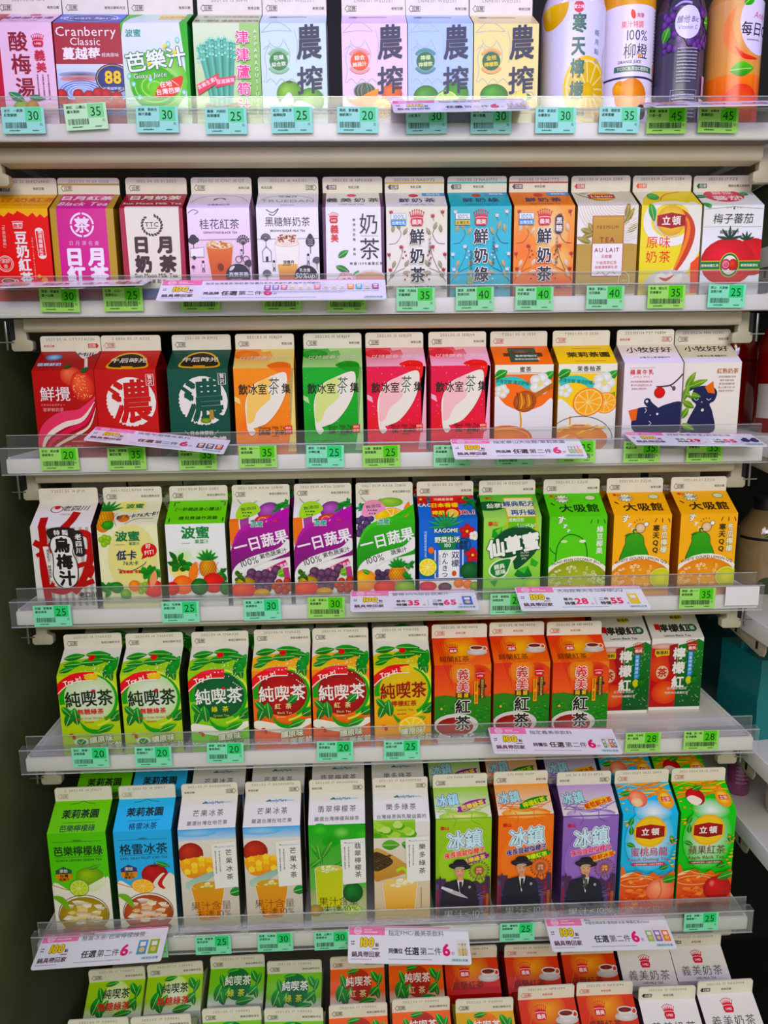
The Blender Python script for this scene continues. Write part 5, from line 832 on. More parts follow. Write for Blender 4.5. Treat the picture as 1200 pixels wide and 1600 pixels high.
@design('lemon_red', 'c8c4b8')
def _(a):
    base(a, 'f0eee8', 'e4e0d4'); fin(a, '')
    a.e(60, 50, 11, 7, 'e8d848'); a.t('無香料', 60, 50, 8, '302c20', .04); a.t('檸檬紅', 48, 24, 20, '28241c', .05, sx=1.05); a.r(12, 20, 22, 34, 'c83038'); a.e(84, 24, 9, 9, '285c38'); a.t('茶', 84, 24, 10, 'e0e8d8', .04); a.t('Lemon Black Tea', 50, 6, 7, '28241c', .02)
    a.p([(0, -14), (14, -12), (30, -10), (50, -12), (52, -140), (0, -140)], 'd03c24', False, 'b02018'); a.e(24, -16, 26, 6, 'e8c8bc', 'd89888'); a.e(16, -60, 22, 30, 'e86830', 'd04020'); a.e(30, -110, 26, 24, 'f08038', 'd8481c')
    a.p([(52, -14), (76, -8), (90, -2), (100, -8), (100, -140), (50, -140)], '1c7c30', False, '0c5424'); rr = random.Random(5)
    for i in range(60): a.e(rr.uniform(60, 99), rr.uniform(-134, -20), .9, .9, 'b8e0a0', n=6)
    a.p([(34, -14), (50, -10), (50, -70), (40, -70), (34, -40)], '981828')
    a.p([(6, -22), (34, -22), (34, -34), (20, -34), (10, -37), (8, -33), (6, -32)], 'e8c828'); a.t('無香料', 20, -28, 8, '302c20', .04)
    crown(a, 77, -14, 10, 'c82030', '義美'); a.e(22, -68, 12, 14, 'f0d8b8', 'e8c0a0'); a.t('茶', 22, -68, 19, 'c03818', .04); a.r(70, -76, 80, -26, '2c88c8'); a.t('加量檸檬原汁', 75, -50, 6.8, 'd8ecf8', .02, v=True, sp=.1)
    for i, ch in enumerate('檸檬紅'): a.t(ch, 53, -30-i*29, 25, 'f6f4ec', .05)
    a.e(74, -84, 6, 8, 'd8e060', 'c8c840'); fruit(a, 86, -84, 8, 8, '388c38', '145c24'); a.t('豆沙重味˙無品質', 52, -101, 5.4, 'f0ece0'); a.t('特用100%錫蘭紅茶', 52, -110, 5.6, 'f0ece0')
# --- sixth shelf
def earl(name, side, c1, c2, roof, title, en, badge, pic, liq):
    @design(name, side, True)
    def _(a):
        base(a, c1, roof); fin(a, 'C 2021 05 14 JF0C7', due='', dc='8a867c', c='b09c70')
        a.t('茉莉茶園', 50, 34, 17, '202c20', .05, sx=.95); a.l([(28, 52), (42, 54), (50, 57), (58, 54), (72, 52)], .9, '304030', True); a.l([(22, 18), (78, 18)], .7, '304030'); a.t(title, 50, 8, 13, '202c40', .0, sx=.95)
        a.l([(8, -17), (92, -17)], .6, '304030'); a.t('⌒無香料⌒', 50, -15, 4, '304030'); a.t(title, 50, -35, 20 if len(title) > 4 else 22, '14201c', .015, sx=.85 if len(title) > 4 else .95); a.l([(8, -47), (92, -47)], .6, '304030'); a.t(en, 50, -53, 6.6 if len(en) > 20 else 7, '183028', .01, sx=.93)
        a.p([(0, -100), (30, -112), (60, -114), (80, -108), (100, -92), (100, -206), (0, -206)], 'f0ecdc', True, 'e8e4d0'); a.l([(0, -100), (30, -112), (60, -114)], 1.6, 'c08848', True)
        a.p([(8, -72), (22, -65), (36, -72), (36, -86), (22, -94), (8, -86)], badge); a.p([(8, -79), (36, -79), (36, -88), (22, -96), (8, -88)], 'd89038'); a.t('添加', 22, -73, 7, 'ece4c8', .03); a.t('台灣' if len(title) > 4 else '富士', 22, -83, 7.5, '302010', .03); a.t('芭樂汁' if len(title) > 4 else '蘋果汁', 22, -90, 6, '302010', .03)
        pic(a)
        a.ring(50, -160, 44, 1.2, '5c4828', 38); a.e(50, -162, 43, 36, liq[0], liq[1]); icecubes(a, 50, -155, 38, 24, ['f0e8d0', liq[2], 'e0d0a8', 'f6f2e4', liq[3]], 26); a.l([(-2, -122), (14, -130), (26, -150)], 12, '78b030', True, True); a.e(50, -192, 40, 12, liq[4], liq[1])
def pgl(a): fruit(a, 66, -86, 24, 18, 'a8cc50', '68982c'); a.p([(50, -112), (84, -92), (92, -88), (90, -106), (70, -116)], 'eef0d8', True, 'dce4b8'); citrus(a, 46, -108, 17, '78a820', 'c0d840', 'e0ecA0'.lower()); leaf(a, 64, -72, 24, 7, 20, '68a838', '3c8028')
def pap(a): fruit(a, 66, -86, 23, 20, 'c82838', '901820'); a.e(66, -70, 6, 2, '5c1018'); a.l([(66, -70), (68, -62)], 1.6, '5c3820'); [a.p([(62+k*8, -104), (80+k*6, -84), (88+k*5, -96), (74+k*7, -116)], 'f0e4d0' if k % 2 == 0 else 'c02838', True) for k in range(3)]; citrus(a, 44, -108, 20, 'f09c20', 'f8bc40', 'f8dc90', .7, -12); leaf(a, 70, -62, 26, 8, -25, '38a038', '1c7828')
earl('guava_lemon_green', '2c5c28', '6cc81c', '', '80d018', '芭樂檸檬綠', 'GUAVA LEMON GREEN TEA', '285c44', pgl, ('c8b048', '988020', 'e0c868', 'b89838', 'd89848'))
earl('earl_grey', '38687c', '50b0e4', '', '58bcec', '格雷冰茶', 'EARL GRAY FRUIT ICED TEA', '303868', pap, ('d08048', 'a04828', 'e0a070', 'b86848', 'd85838'))
def fmc(name, side, top, title, subt, pic):
    @design(name, side, True)
    def _(a):
        base(a, 'e8e4dc', 'eceae2'); fin(a, '2021.05.17 0A0000E00', right=True)
        a.p([(38, 47), (46, 49), (46, 46), (38, 45)], '1c7848'); a.t('FamilyMart', 58, 47, 7, '2c70b8', .03); a.t('Collection', 78, 47, 4.5, '60a0d8'); a.t(title, 50, 28, 13, '2c2c2c', .01, sp=.15, sx=.95); a.t(subt, 50, 10, 8.5, '6c6c68', sp=.05)
        pic(a)
        a.p([(56, -30), (99, -27), (101, -116), (59, -119)], 'f0eee6'); a.l([(62, -36), (66, -35)], 1.2, '1c7848'); a.t('FamilyMartCollection', 80, -36, 3.6, '2c70b8', .01, rot=2); a.t(title, 86, -70, 12.5 if len(title) < 5 else 12, '1c1c1c', .0, v=True, sp=.22 if len(title) < 5 else .12)
        a.vdash(63, -44, -86, 2.6, '7c7c78'); a.vdash(70, -44, -84, 2.6, '7c7c78')
        if title != '樂多綠茶': a.t('果汁含量', 50, -152, 19, '6c4818' if '芒' in title else '384418', -.012, sx=.95); a.t('未達10%', 53, -169, 19, '6c4818' if '芒' in title else '384418', -.012, sx=.95)
def pm(a):
    a.r(0, -24, 100, 0, '58a8e4', 'c8dce8'); a.e(30, -8, 36, 7, 'a8d0ec', '70b4e4'); a.r(0, -206, 100, -22, 'e8e0d4', 'c8c0b0'); fruit(a, 20, -48, 22, 22, 'c84830', '902820')
    a.p([(0, -64), (20, -56), (44, -56), (60, -66), (56, -84), (36, -96), (10, -92)], 'f4b828', True, 'e0901c')
    for i in range(4):
        for j in range(3): x = 6+i*13; y = -60-j*10+((i*7) % 5); a.p([(x, y), (x+6, y+4), (x+12, y), (x+11, y-8), (x+2, y-9)], ('f8cc48', 'f0ac20', 'fadc70')[(i+j) % 3])
    a.p([(10, -104), (56, -84), (60, -92), (16, -118)], '98b8a8', True, 'b8d0c0'); leaf(a, 84, -130, 24, 18, 15, '389848', '1c6c30'); glass(a, 46, -112, -178, 30, 19, 'd8a028', 'e08c10'); a.e(46, -112, 26, 8, 'c8b040', 'd89c20'); icecubes(a, 46, -110, 18, 5, ['f0e8b0', 'e0cc70', 'f6f0d0'], 7)
def ple(a):
    a.r(0, -206, 100, 0, '38a838', '84b868'); [a.e(20+i*19, -10-(i*23) % 40, 16, 12, ('60c850', '209028', '90d870', '188020')[i % 4], ('38a838')) for i in range(5)]
    for x, y, r, L in ((20, -66, 120, 34), (22, -66, 60, 40), (22, -80, 100, 44), (40, -84, 20, 40), (0, -84, 40, 26), (44, -96, 30, 40)): leaf(a, x, y, L, 10, r, '58b048', '20782c')
    a.r(0, -206, 100, -128, '98a868', 'd8d4b8'); glass(a, 34, -86, -172, 25, 22, 'c0cc40', 'd0cc20'); a.e(34, -172, 24, 8, 'c8d4b0', 'a8b880'); icecubes(a, 34, -86, 18, 7, ['e8f0c0', 'b8cc60', 'f0f4d8'], 9); fruit(a, 76, -136, 18, 20, '2c8038', '104c20'); citrus(a, 74, -172, 18, '88b838', 'c0d868', 'e0ecb0', .6); a.e(8, -170, 14, 12, 'c8a868', '988048')
def py(a):
    a.r(0, -30, 74, 4, '98c850', '78b840'); [a.e((i*17) % 72, -4-(i*11) % 24, 9, 7, ('b0d868', '60a438', 'c8e488')[i % 3], n=9) for i in range(16)]; a.r(0, -206, 100, -30, 'e4dccc', 'd0b890'); leaf(a, 14, -44, 32, 20, 0, '70b050', '489038'); leaf(a, 50, -40, 26, 16, -30, '58a040', '388030')
    a.p([(0, -52), (30, -62), (60, -84), (74, -86), (60, -100), (20, -112), (0, -112)], 'd0a868', True, 'b88848'); a.p([(0, -58), (24, -66), (34, -78), (20, -90), (0, -94)], '40301c', True); [a.l([((i*13) % 28, -62-(i*7) % 26), ((i*13) % 28+6, -64-(i*7) % 26)], 1.6, '6c5430' if i % 2 else '201810') for i in range(24)]
    a.l([(40, -96), (50, -90), (58, -98), (62, -122)], 6, 'b8d840', True); glass(a, 46, -118, -176, 32, 26, 'ecc880', 'e0a858'); icecubes(a, 46, -118, 24, 8, ['f6ecd0', 'e8d8a0', 'f8f4e4'], 8)
    a.r(0, -206, 100, -176, 'd8c090'); a.l([(84, -130), (84, -176)], .8, '806040')
fmc('mango_tea', '585048', '', '芒果冰茶', '嚴選台灣在地芒果', pm)
fmc('emerald_lemon', '484c40', '', '翡翠檸檬茶', '嚴選台灣檸檬與綠茶', ple)
fmc('cultured_green', '585848', '', '樂多綠茶', '台灣綠茶與乳酸益菌的', py)
def ice(name, side, c1, c2, rc, flav, fc, ft, sl, coat):
    @design(name, side, True)
    def _(a):
        base(a, c1, rc, b2=c2, r2='f0ece0'); fin(a, 'LN 36 2 02 03 0P20' if flav[0] == '葡' else 'LN 0306 0504', right=flav[0] == '葡'); a.e(50, 4, 44, 10, 'f0e8f0' if flav[0] == '葡' else 'f4e8a0', rc); a.l([(30, 6), (36, -6), (30, -18)], 1.2, c2, True); a.l([(66, 8), (64, -4), (80, -14)], 1.2, c2, True); a.r(0, -1, 100, 1, c2)
        rr = random.Random(12)
        for i in range(7): a.l([(rr.uniform(0, 30), rr.uniform(4, 26)), (rr.uniform(30, 70), rr.uniform(4, 30)), (rr.uniform(70, 100), rr.uniform(4, 26))], 1.4, c1, True)
        a.t('冰鎮', 24, 34, 24, 'b8e4ec', .04, o='2c4c84', ow=.035, sx=.85, rot=6, sh=.05); a.l([(40, 12), (60, 22), (94, 34)], 15, fc, True, True); a.l([(42, 16), (92, 30)], 10, fc); a.t(flav, 68, 23, 11, ft, .04, rot=15)
        a.e(50, -90, 46, 60, c1, c1); a.t('泰山', 16, -18, 8, 'd02c30', .05); a.t('冰鎮', 52, -42, 38, 'd4eef4', .04, o='24406c', ow=.03, o2='f0f4f4', sx=.82, rot=6, sh=.08)
        a.t('夜長我就似椰子', 52, -68, 12.5, sl, .05, o='f4e8ec', ow=.04, rot=9, sx=.85, sh=.1); a.l([(46, -88), (92, -74)], 13, fc); a.l([(42, -88), (70, -78), (96, -74)], 6, fc, True); a.t(flav, 69, -81, 10.5, ft, .04, rot=13)
        for k in range(20): t = k*math.pi/10; a.l([(78, -104), (78+17*math.cos(t), -104+17*math.sin(t))], .5, '8c5048'); a.e(78+18*math.cos(t), -104+18*math.sin(t), 1.2, 1.2, '503840', n=6)
        a.ring(78, -104, 16, 1, 'a06050'); a.e(78, -104, 9, 9, 'c07050', '986040'); a.t('活動', 78, -101, 5, 'f4c8a0', .02); a.t('抽獎', 78, -107, 5, 'f4c8a0', .02); a.l([(78, -106), (70, -128)], 1, '704848'); a.l([(78, -106), (86, -128)], 1, '704848')
        P = [(0, -206), (0, -118), (6, -118), (8, -112), (10, -118), (18, -118), (18, -124), (30, -124), (60, -122), (66, -126), (74, -124), (80, -130), (88, -128), (90, -116), (98, -116), (100, -206)]
        a.p(P, '3c2c4c', False, '702c40'); [a.r((i*17) % 96, -205, (i*17) % 96+5, -128-(i*13) % 30, ('584878', '802c3c', '30305c', 'a06038')[i % 4]) for i in range(18)]
        for i in range(20): a.l([(rr.uniform(0, 40), rr.uniform(-195, -140)), (rr.uniform(60, 100), rr.uniform(-195, -140))], .7, ('7060a0', 'b08048', '5080b0')[i % 3])
        # a young man in a wide hat and dark suit
        q = {'芭': 0, '檸': 1, '葡': 2}[flav[0]]
        a.p([(12, -196), (12, -140), (20, -126), (36, -120), (54, -120), (68, -128), (74, -146), (74, -196)], coat, True); a.p([(38, -120), (50, -120), (48, -140), (44, -152), (40, -140)], 'e8e4dc'); a.p([(42, -124), (47, -124), (48, -142), (45, -148), (42, -142)], '302c34'); a.l([(37, -120), (42, -150)], 2.4, '16141c'); a.l([(52, -120), (46, -150)], 2.4, '16141c'); a.e(61, -136, 2.4, 3, 'a8a4a8')
        a.l([(44, -108), (44, -122)], 9, 'd8a080'); a.e(43, -104, 9, 12, 'e4b494', 'cc9474'); a.p([(33, -98), (38, -90), (50, -90), (54, -100), (49, -96), (42, -95), (36, -98), (34, -104)], 'b09c84', True); a.e(40, -103, 1.3, .8, '302018', n=8); a.e(47, -103, 1.3, .8, '302018', n=8); a.l([(40, -111), (46, -111)], .9, 'a04c40'); a.l([(43.4, -104), (42.6, -108), (44, -108)], .5, 'b07c5c')
        a.e(43, -93, 20, 7, '1c1820', rot=-6); a.p([(32, -91), (34, -81), (43, -79), (52, -81), (55, -92)], '1c1820', True); a.l([(30, -91), (57, -92)], 2, '38303c'); a.e(43, -97, 9, 3, 'b8a48c'); 
        if q == 0: a.l([(10, -136), (34, -146), (58, -158)], 8, 'b8b8bc', True, True); a.l([(10, -134), (30, -142)], 5, 'd8d8dc')
        if q == 2: a.l([(38, -120), (44, -130), (40, -140)], 5, '504c54', True); a.e(40, -118, 4, 4, '3c3840')
        a.t('果汁<10%', 54, -190, 17, 'c8c8c4', -.012, sx=1.15)
ice('ice_guava', '4c7030', 'a4cc58', '80b440', 'a0cc58', '芭樂綠茶', '8c2c8c', 'f4e048', 'f05838', '28202c')
ice('ice_lemon', '8c3c14', 'f08420', 'e06c18', 'f0a038', '檸檬紅茶', '2c8c38', 'ecec50', '342c78', '20202c')
ice('ice_grape', '5c3c80', '9470b8', '6c4c98', 'b89cd0', '葡萄鮮冰茶', 'f0c820', 'd84830', 'e04878', '1c1c28')
def lip(name, side, c1, c2, title, en, fr, ec):
    @design(name, side, True)
    def _(a):
        base(a, c1, c1, b2=c2); fin(a, '2021 0524 0632 2003', c='c86050', due=''); a.t('冷藏期限保存期日', 76, 68, 4.8, 'c86050')
        splash(a, 50, 44, 46, 14, ['f0b020', 'e89010', 'f8d040', 'd87810'], 46, 3); splash(a, 16, 10, 12, 40, ['f0a820', 'e08810', 'f8cc40'], 18, 4); a.e(50, -50, 45, 64, 'f4f4ec', c1); a.e(55, 4, 34, 22, 'f0f4ec', c1)
        fr(a, 34, 28, 17); a.e(84, 24, 14, 17, 'f4d060', 'e89828', 10); a.e(84, 26, 9.5, 11, 'f8e890', 'f0c040'); a.r(76, 21, 93, 30, 'c82c30'); a.t('立頓', 84.5, 25.5, 7.5, 'f4dcc8', .03)
        for x, y, r in ((12, -22, 70), (8, -56, -25), (94, -60, 110), (88, -104, 200), (16, -40, 90)): leaf(a, x, y, 18, 9, r, '309c38', '107028')
        splash(a, 92, -76, 8, 30, ['f0a820', 'e88c10', 'f8d050'], 16, 6)
        a.e(50, -34, 30, 31, 'f8e048', 'eebc20'); a.ring(50, -34, 24, 3, 'f4d040'); a.p([(24, -24), (50, -19), (76, -24), (76, -44), (50, -49), (24, -44)], 'a81c1c', False, '881418'); a.t('立頓', 50, -34, 15, 'f8f2ea', .04, sp=.2)
        a.t(title, 50, -74, 19, ec, .01, sx=.9); a.t(en, 50, -89, 9.5, ec, .0); a.l([(22, -99), (78, -99)], 6, ec); a.e(22, -99, 3, 3, ec); a.e(78, -99, 3, 3, ec); a.t('＊成熟蜜桃果肉一沁香滑˙清香茶＊', 50, -99, 3.6, 'f8ece0')
        a.p([(0, -104), (14, -122), (30, -112), (44, -126), (60, -116), (76, -128), (100, -118), (100, -206), (0, -206)], 'e87830', True, 'c03818'); splash(a, 40, -124, 38, 10, ['f8d8a8', 'f0a050', 'e88838', 'd85828'], 20, 8); icecubes(a, 34, -160, 34, 30, ['e06030', 'c83c20', 'f08848', 'd84c28', 'f0a060'], 22, 9); a.ring(30, -134, 32, 1.6, 'f0b888', 9)
        fr(a, 74, -152, 26); a.t('原汁<10%', 50, -190, 17, 'e8b098', -.012, sx=1.15)
def pc(a, x, y, r): fruit(a, x, y, r, r*.95, 'f8b088', 'e06c58'); a.e(x-r*.2, y-r*.4, r*.6, r*.5, 'f4dcb0', 'f0c090') if r < 20 else a.l([(x-r*.1, y+r*.8), (x+r*.1, y), (x-r*.1, y-r*.7)], 1.6, 'd05848', True); leaf(a, x+(r*.1 if r > 20 else -r*.6), y+r*.7, r*1.2, r*.6, 15 if r > 20 else 190, '48a840', '1c7828')
def ap(a, x, y, r): fruit(a, x, y, r, r*.97, 'd82c30', 'a0101c'); (a.p([(x-r*.95, y-r*.1), (x-r*.2, y+r*.15), (x+r*.6, y-r*.4), (x, y-r*.95), (x-r*.7, y-r*.7)], 'f4e8d4', True) if r < 20 else a.e(x-r*.4, y+r*.4, r*.22, r*.3, 'f08880', 'd02c30')); leaf(a, x, y+r*.8, r*1.2, r*.6, 20, '48a840', '1c7828')
lip('peach_oolong', '1c7890', '40bce4', '48a8c8', '蜜桃烏龍', 'Peach Oolong Tea', pc, 'c03c60')
lip('apple_black', '188820', '38c828', '30b030', '蘋果紅茶', 'Apple Black Tea', ap, '6c3c20')
# --- bottom shelf: tall cartons of which the roofs show
def roofpure(name, side, field, disc, disc2, tc, sub, subc):
    @design(name, side, True)
    def _(a):
        base(a, 'e8e8dc', field, r2='e8ecd0'); fin(a, '2021.05.17 Y04042', due='有效日期年月日', dc='9a968a'); a.r(0, 20, 100, 60, field); a.r(0, 0, 100, 20, field, 'e4e8d4'); a.r(0, -206, 100, -100, field)
        a.e(52, 32, 24, 26, disc, disc2)
        for x, y, r, L, w in ((14, 6, 70, 34, 18), (20, 50, -70, 26, 11), (26, 6, 60, 26, 13), (30, 0, 110, 24, 14), (76, 54, -60, 24, 12), (88, 8, 100, 22, 9), (72, 14, 40, 22, 13), (50, 2, 10, 34, 12), (30, 52, 10, 24, 8), (94, 50, -110, 24, 9)): leaf(a, x, y, L, w, r, '38a440', '0c6028')
        a.t('純喫茶', 52, 38, 17, tc, .02, sx=.92, sp=.02); a.t(sub, 50, 18, 14 if len(sub) > 2 else 12.5, subc, .03, sp=.02 if len(sub) > 2 else .5)
        a.t('純喫茶', 51, -50, 31, tc, .025, sx=.88)
roofpure('tall_sugarfree', 'c8d8a0', 'a4cc34', 'f0f4e0', 'c8e088', '20281c', '無糖綠茶', 'd03040')
roofpure('tall_green', 'a8b890', '80c038', '0c5c30', '107038', 'f0f0e4', '綠茶', 'd0d838')
roofpure('tall_red', 'c88860', 'e87030', '9c3020', 'b04028', 'f4ece0', '紅茶', 'f0d8a8')
roofpure('tall_lemon', 'b8b860', 'd8a830', 'c84830', 'e08840', 'f4ece0', '紅茶', 'f0d8a8')
@design('tall_ceylon', '8c2414', True)
def _(a):
    base(a, 'd04c1c', 'd05020'); fin(a, '2021.05.15 NF01294', c='c85848', due='有效日期', dux=52); a.r(0, 0, 100, 60, 'cc4c20', 'd0481c'); a.e(48, 44, 34, 30, 'e8a830', 'd0581c'); a.r(0, -10, 100, 10, 'c83c18')
    crown(a, 36, 38, 10.5, 'd02c40', '義美'); a.t('錫蘭紅茶', 40, 14, 14.5, '5c2c10', .01, sp=.03); teacup(a, 80, 34, 16); a.l([(8, 6), (30, 58)], .8, 'd88040')
@design('tall_milk_tea', '4c2c3c', True)
def _(a):
    base(a, 'ece8e4', 'ebe7e2'); fin(a, '2021.05.12 NE02008', fill='3c2c34', due='有效日期', dux=52, dc='9a968a'); crown(a, 48, 40, 10, 'd01c48', 'I-MEI')
    a.t('義美奶茶', 50, 17, 18, '4c4844', -.005, sp=.1, sh=.1); a.t('I-MEI MILK TEA', 54, 4, 5.5, '484440')
# ---------------------------------------------------------------- cartons, shelf by shelf, left to right
CL = {
1: [('plum_juice', 'pale pink plum juice carton at the left end of the top shelf'), ('cranberry', 'crimson and blue cranberry juice carton with a gold 88, top shelf'), ('guava_juice', 'white and green guava juice carton with an orange leaf bubble, top shelf'), ('asparagus_juice', 'green asparagus juice carton with a tied bundle and red ribbon, top shelf'),
    ('guava_blend', 'pale green carton with brushed characters and two guavas, top shelf'), ('orange_blend', 'pink carton with brushed characters, pumpkin and cut orange, top shelf'), ('lime_drink', 'pale blue carton with brushed characters and cut limes, top shelf'), ('kumquat_lime', 'pale yellow carton with brushed characters and kumquats, top shelf')],
2: [('soy_milk_tea', 'red soy milk tea carton with yellow dripping roof, left end of second shelf'), ('sun_black_tea', 'magenta and gold black tea carton with round tea emblem, second shelf'), ('sun_milk_tea', 'maroon milk tea carton with cream panel and laurel wreath, second shelf'), ('osmanthus_tea', 'pale pink osmanthus tea carton with an iced amber cup, second shelf'),
    ('brown_sugar_milk_tea', 'white brown sugar milk tea carton with a layered latte cup, second shelf'), ('plain_milk_tea', 'white milk tea carton with dark purple sides and two green leaves'), ('fresh_milk_tea', 'cream fresh milk tea carton with red crown and grey vines, second shelf'), ('green_milk_tea', 'turquoise milk green tea carton with red crown and vines, second shelf'),
    ('brown_sugar_fresh_milk', 'orange and cream milk tea carton with red crown and black pill badge'), ('au_lait', 'white and gold carton with a framed TEA AU LAIT panel, second shelf'), ('yellow_milk_tea', 'bright yellow milk tea carton with an amber swirl into milk'), ('plum_tomato', 'white carton with a large red tomato, right end of second shelf')],
3: [('strawberry_tea', 'dark red strawberry milk tea carton, left end of third shelf'), ('rich_milk_tea', 'red carton with one huge brushed character in a white disc'), ('matcha_latte', 'dark green matcha latte carton with a huge brushed character in a white disc'), ('oolong_milk_tea', 'orange milk tea carton with a large cream leaf shape, third shelf'),
    ('green_tea_milk_tea', 'green milk tea carton with a large cream leaf shape, third shelf'), ('red_milk_tea', 'left one of the two pink cartons with a cream leaf shape'), ('red_milk_tea', 'right one of the two pink cartons with a cream leaf shape'), ('honey_tea', 'orange honey tea carton with a honey dipper and white blossom, third shelf'),
    ('pomelo_tea', 'yellow pomelo tea carton with orange slices, third shelf'), ('apple_milk', 'white apple milk carton with a lying navy cat and red apple'), ('black_tea_milk', 'cream carton with a sitting navy cat among leaves, right end of third shelf')],
4: [('smoked_plum', 'white and red smoked plum juice carton, left end of fourth shelf'), ('low_cal_juice', 'pale yellow vegetable juice carton with a red FIT bubble, fourth shelf'), ('mixed_vegetable', 'white juice carton with bright green roof, pineapple and tomato, fourth shelf'), ('purple_daily', 'left one of the two purple vegetable and fruit juice cartons'),
    ('purple_daily', 'right one of the two purple vegetable and fruit juice cartons'), ('green_daily', 'white and green hundred percent vegetable juice carton with pink hang tag'), ('blue_citrus', 'blue citrus juice carton with red hibiscus flowers, fourth shelf'), ('grass_jelly', 'lime green grass jelly drink carton with a yellow framed blurb'),
    ('mung_jelly', 'bright green mung bean jelly drink carton, fourth shelf'), ('gourd_jelly', 'left one of the two yellow winter gourd drink cartons'), ('gourd_jelly', 'right one of the two yellow winter gourd drink cartons, end of fourth shelf')],
5: [('sugarfree_green', 'pale green sugar free tea carton at the left end of fifth shelf'), ('sugarfree_green', 'pale green sugar free tea carton, second from left on fifth shelf'), ('green_tea', 'green tea carton with a dark green disc and white characters, fifth shelf'), ('red_tea', 'left one of the two red tea cartons ringed with green leaves'),
    ('red_tea', 'right one of the two red tea cartons ringed with green leaves'), ('lemon_black_tea', 'yellow lemon black tea carton ringed with leaves, fifth shelf'), ('ceylon_tea', 'leftmost of the three orange and green tea cartons with a teacup'), ('ceylon_tea', 'middle one of the three orange and green tea cartons with a teacup'),
    ('ceylon_tea', 'rightmost of the three orange and green tea cartons with a teacup'), ('lemon_red', 'left one of two set-back white, red and green lemon tea cartons'), ('lemon_red', 'right one of two set-back white, red and green lemon tea cartons')],
6: [('guava_lemon_green', 'tall lime green guava lemon tea carton, left end of sixth shelf'), ('earl_grey', 'tall sky blue iced tea carton with apple and orange, sixth shelf'), ('mango_tea', 'left one of the two tall white mango iced tea cartons'), ('mango_tea', 'right one of the two tall white mango iced tea cartons'),
    ('emerald_lemon', 'tall white and green lemon tea carton with a glass, sixth shelf'), ('cultured_green', 'tall beige and white green tea carton with a wooden scoop, sixth shelf'), ('ice_guava', 'tall lime green carton with a man in a black hat, sixth shelf'), ('ice_lemon', 'tall orange carton with a man in a black hat, sixth shelf'),
    ('ice_grape', 'tall purple carton with a man in a black hat, sixth shelf'), ('peach_oolong', 'tall blue peach oolong tea carton, second from right on sixth shelf'), ('apple_black', 'tall green apple black tea carton, right end of sixth shelf')]}
TZ = {k: ZS[k]+TRAY+.0001 for k in ZS}
for k in CL:
    for (d, lab), (x, y, a) in zip(CL[k], CARTONS[k]):
        carton(d, x, max(y, YS[k]+.0092), TZ[k], a, lab, f'drink cartons in front on the {ORD[k]} shelf')
# the cartons whose tops show behind the front row
def behind(k, idx, gap, labf, dx=None):
    for i in idx:
        d, lab = CL[k][i]; x, y, a = CARTONS[k][i]; s = (dx or {}).get(i, (0, 0))
        carton(d, x+s[0], y+gap+s[1], TZ[k], a*.4, labf(i), f'drink cartons standing behind on the {ORD[k]} shelf')
nth = ['leftmost', 'second from left', 'third from left', 'fourth from left', 'fifth from left', 'middle', 'seventh from left', 'fourth from right', 'third from right', 'second from right', 'rightmost']
behind(4, range(11), .0745, lambda i: f'cream carton top behind the front row of the fourth shelf, {nth[i]}', {0: (.012, 0), 1: (.008, .0)})
behind(5, range(9), .074, lambda i: f'carton roof showing just behind the front row of the fifth shelf, {nth[i]}')
behind(6, range(11), .0745, lambda i: f'shaded carton roof behind the front row of the sixth shelf, {nth[i]}', {0: (.006, 0)})
# bottom deck: two rows of tall cartons seen from above
TALL = .1870; TB = -.628-TALL-RISE-FIN
LB = [('tall_sugarfree', 'pale green tea carton, left end of the back row on the bottom deck'), ('tall_sugarfree', 'pale green tea carton, second from left in the bottom back row'), ('tall_green', 'left one of two dark green disc tea cartons in the bottom back row'), ('tall_green', 'right one of two dark green disc tea cartons in the bottom back row'),
      ('tall_red', 'left one of two orange tea cartons in the bottom back row'), ('tall_red', 'right one of two orange tea cartons in the bottom back row'), ('tall_ceylon', 'leftmost red and gold teacup carton in the bottom back row'), ('tall_ceylon', 'middle red and gold teacup carton in the bottom back row'), ('tall_ceylon', 'rightmost red and gold teacup carton in the bottom back row'),
      ('tall_milk_tea', 'left white milk tea carton with red crown in the bottom back row'), ('tall_milk_tea', 'right white milk tea carton with red crown in the bottom back row')]
LF = [('tall_sugarfree', 'pale green tea carton, left end of the bottom front row'), ('tall_sugarfree', 'pale green tea carton, second from left in the bottom front row'), ('tall_green', 'left one of two green tea cartons in the bottom front row'), ('tall_green', 'right one of two green tea cartons in the bottom front row'), ('tall_red', 'left one of two orange red tea cartons in the bottom front row'), ('tall_red', 'right one of two orange red tea cartons in the bottom front row'),
      ('tall_lemon', 'yellow and red lemon tea carton in the bottom front row'), ('tall_ceylon', 'left orange teacup carton in the bottom front row'), ('tall_ceylon', 'right orange teacup carton in the bottom front row'), ('tall_milk_tea', 'left white milk tea carton in the bottom front row'), ('tall_milk_tea', 'right white milk tea carton in the bottom front row')]
for L, P, g in ((LB, BOTTOM_BACK, 'back'), (LF, BOTTOM_FRONT, 'front')):
    for (d, lab), (x, y, a) in zip(L, P):
        c, s = math.cos(a), math.sin(a); carton(d, x+s*W/2, y-c*W/2, TB, a, lab, f'tall cartons in the {g} row of the bottom deck', tall=TALL)
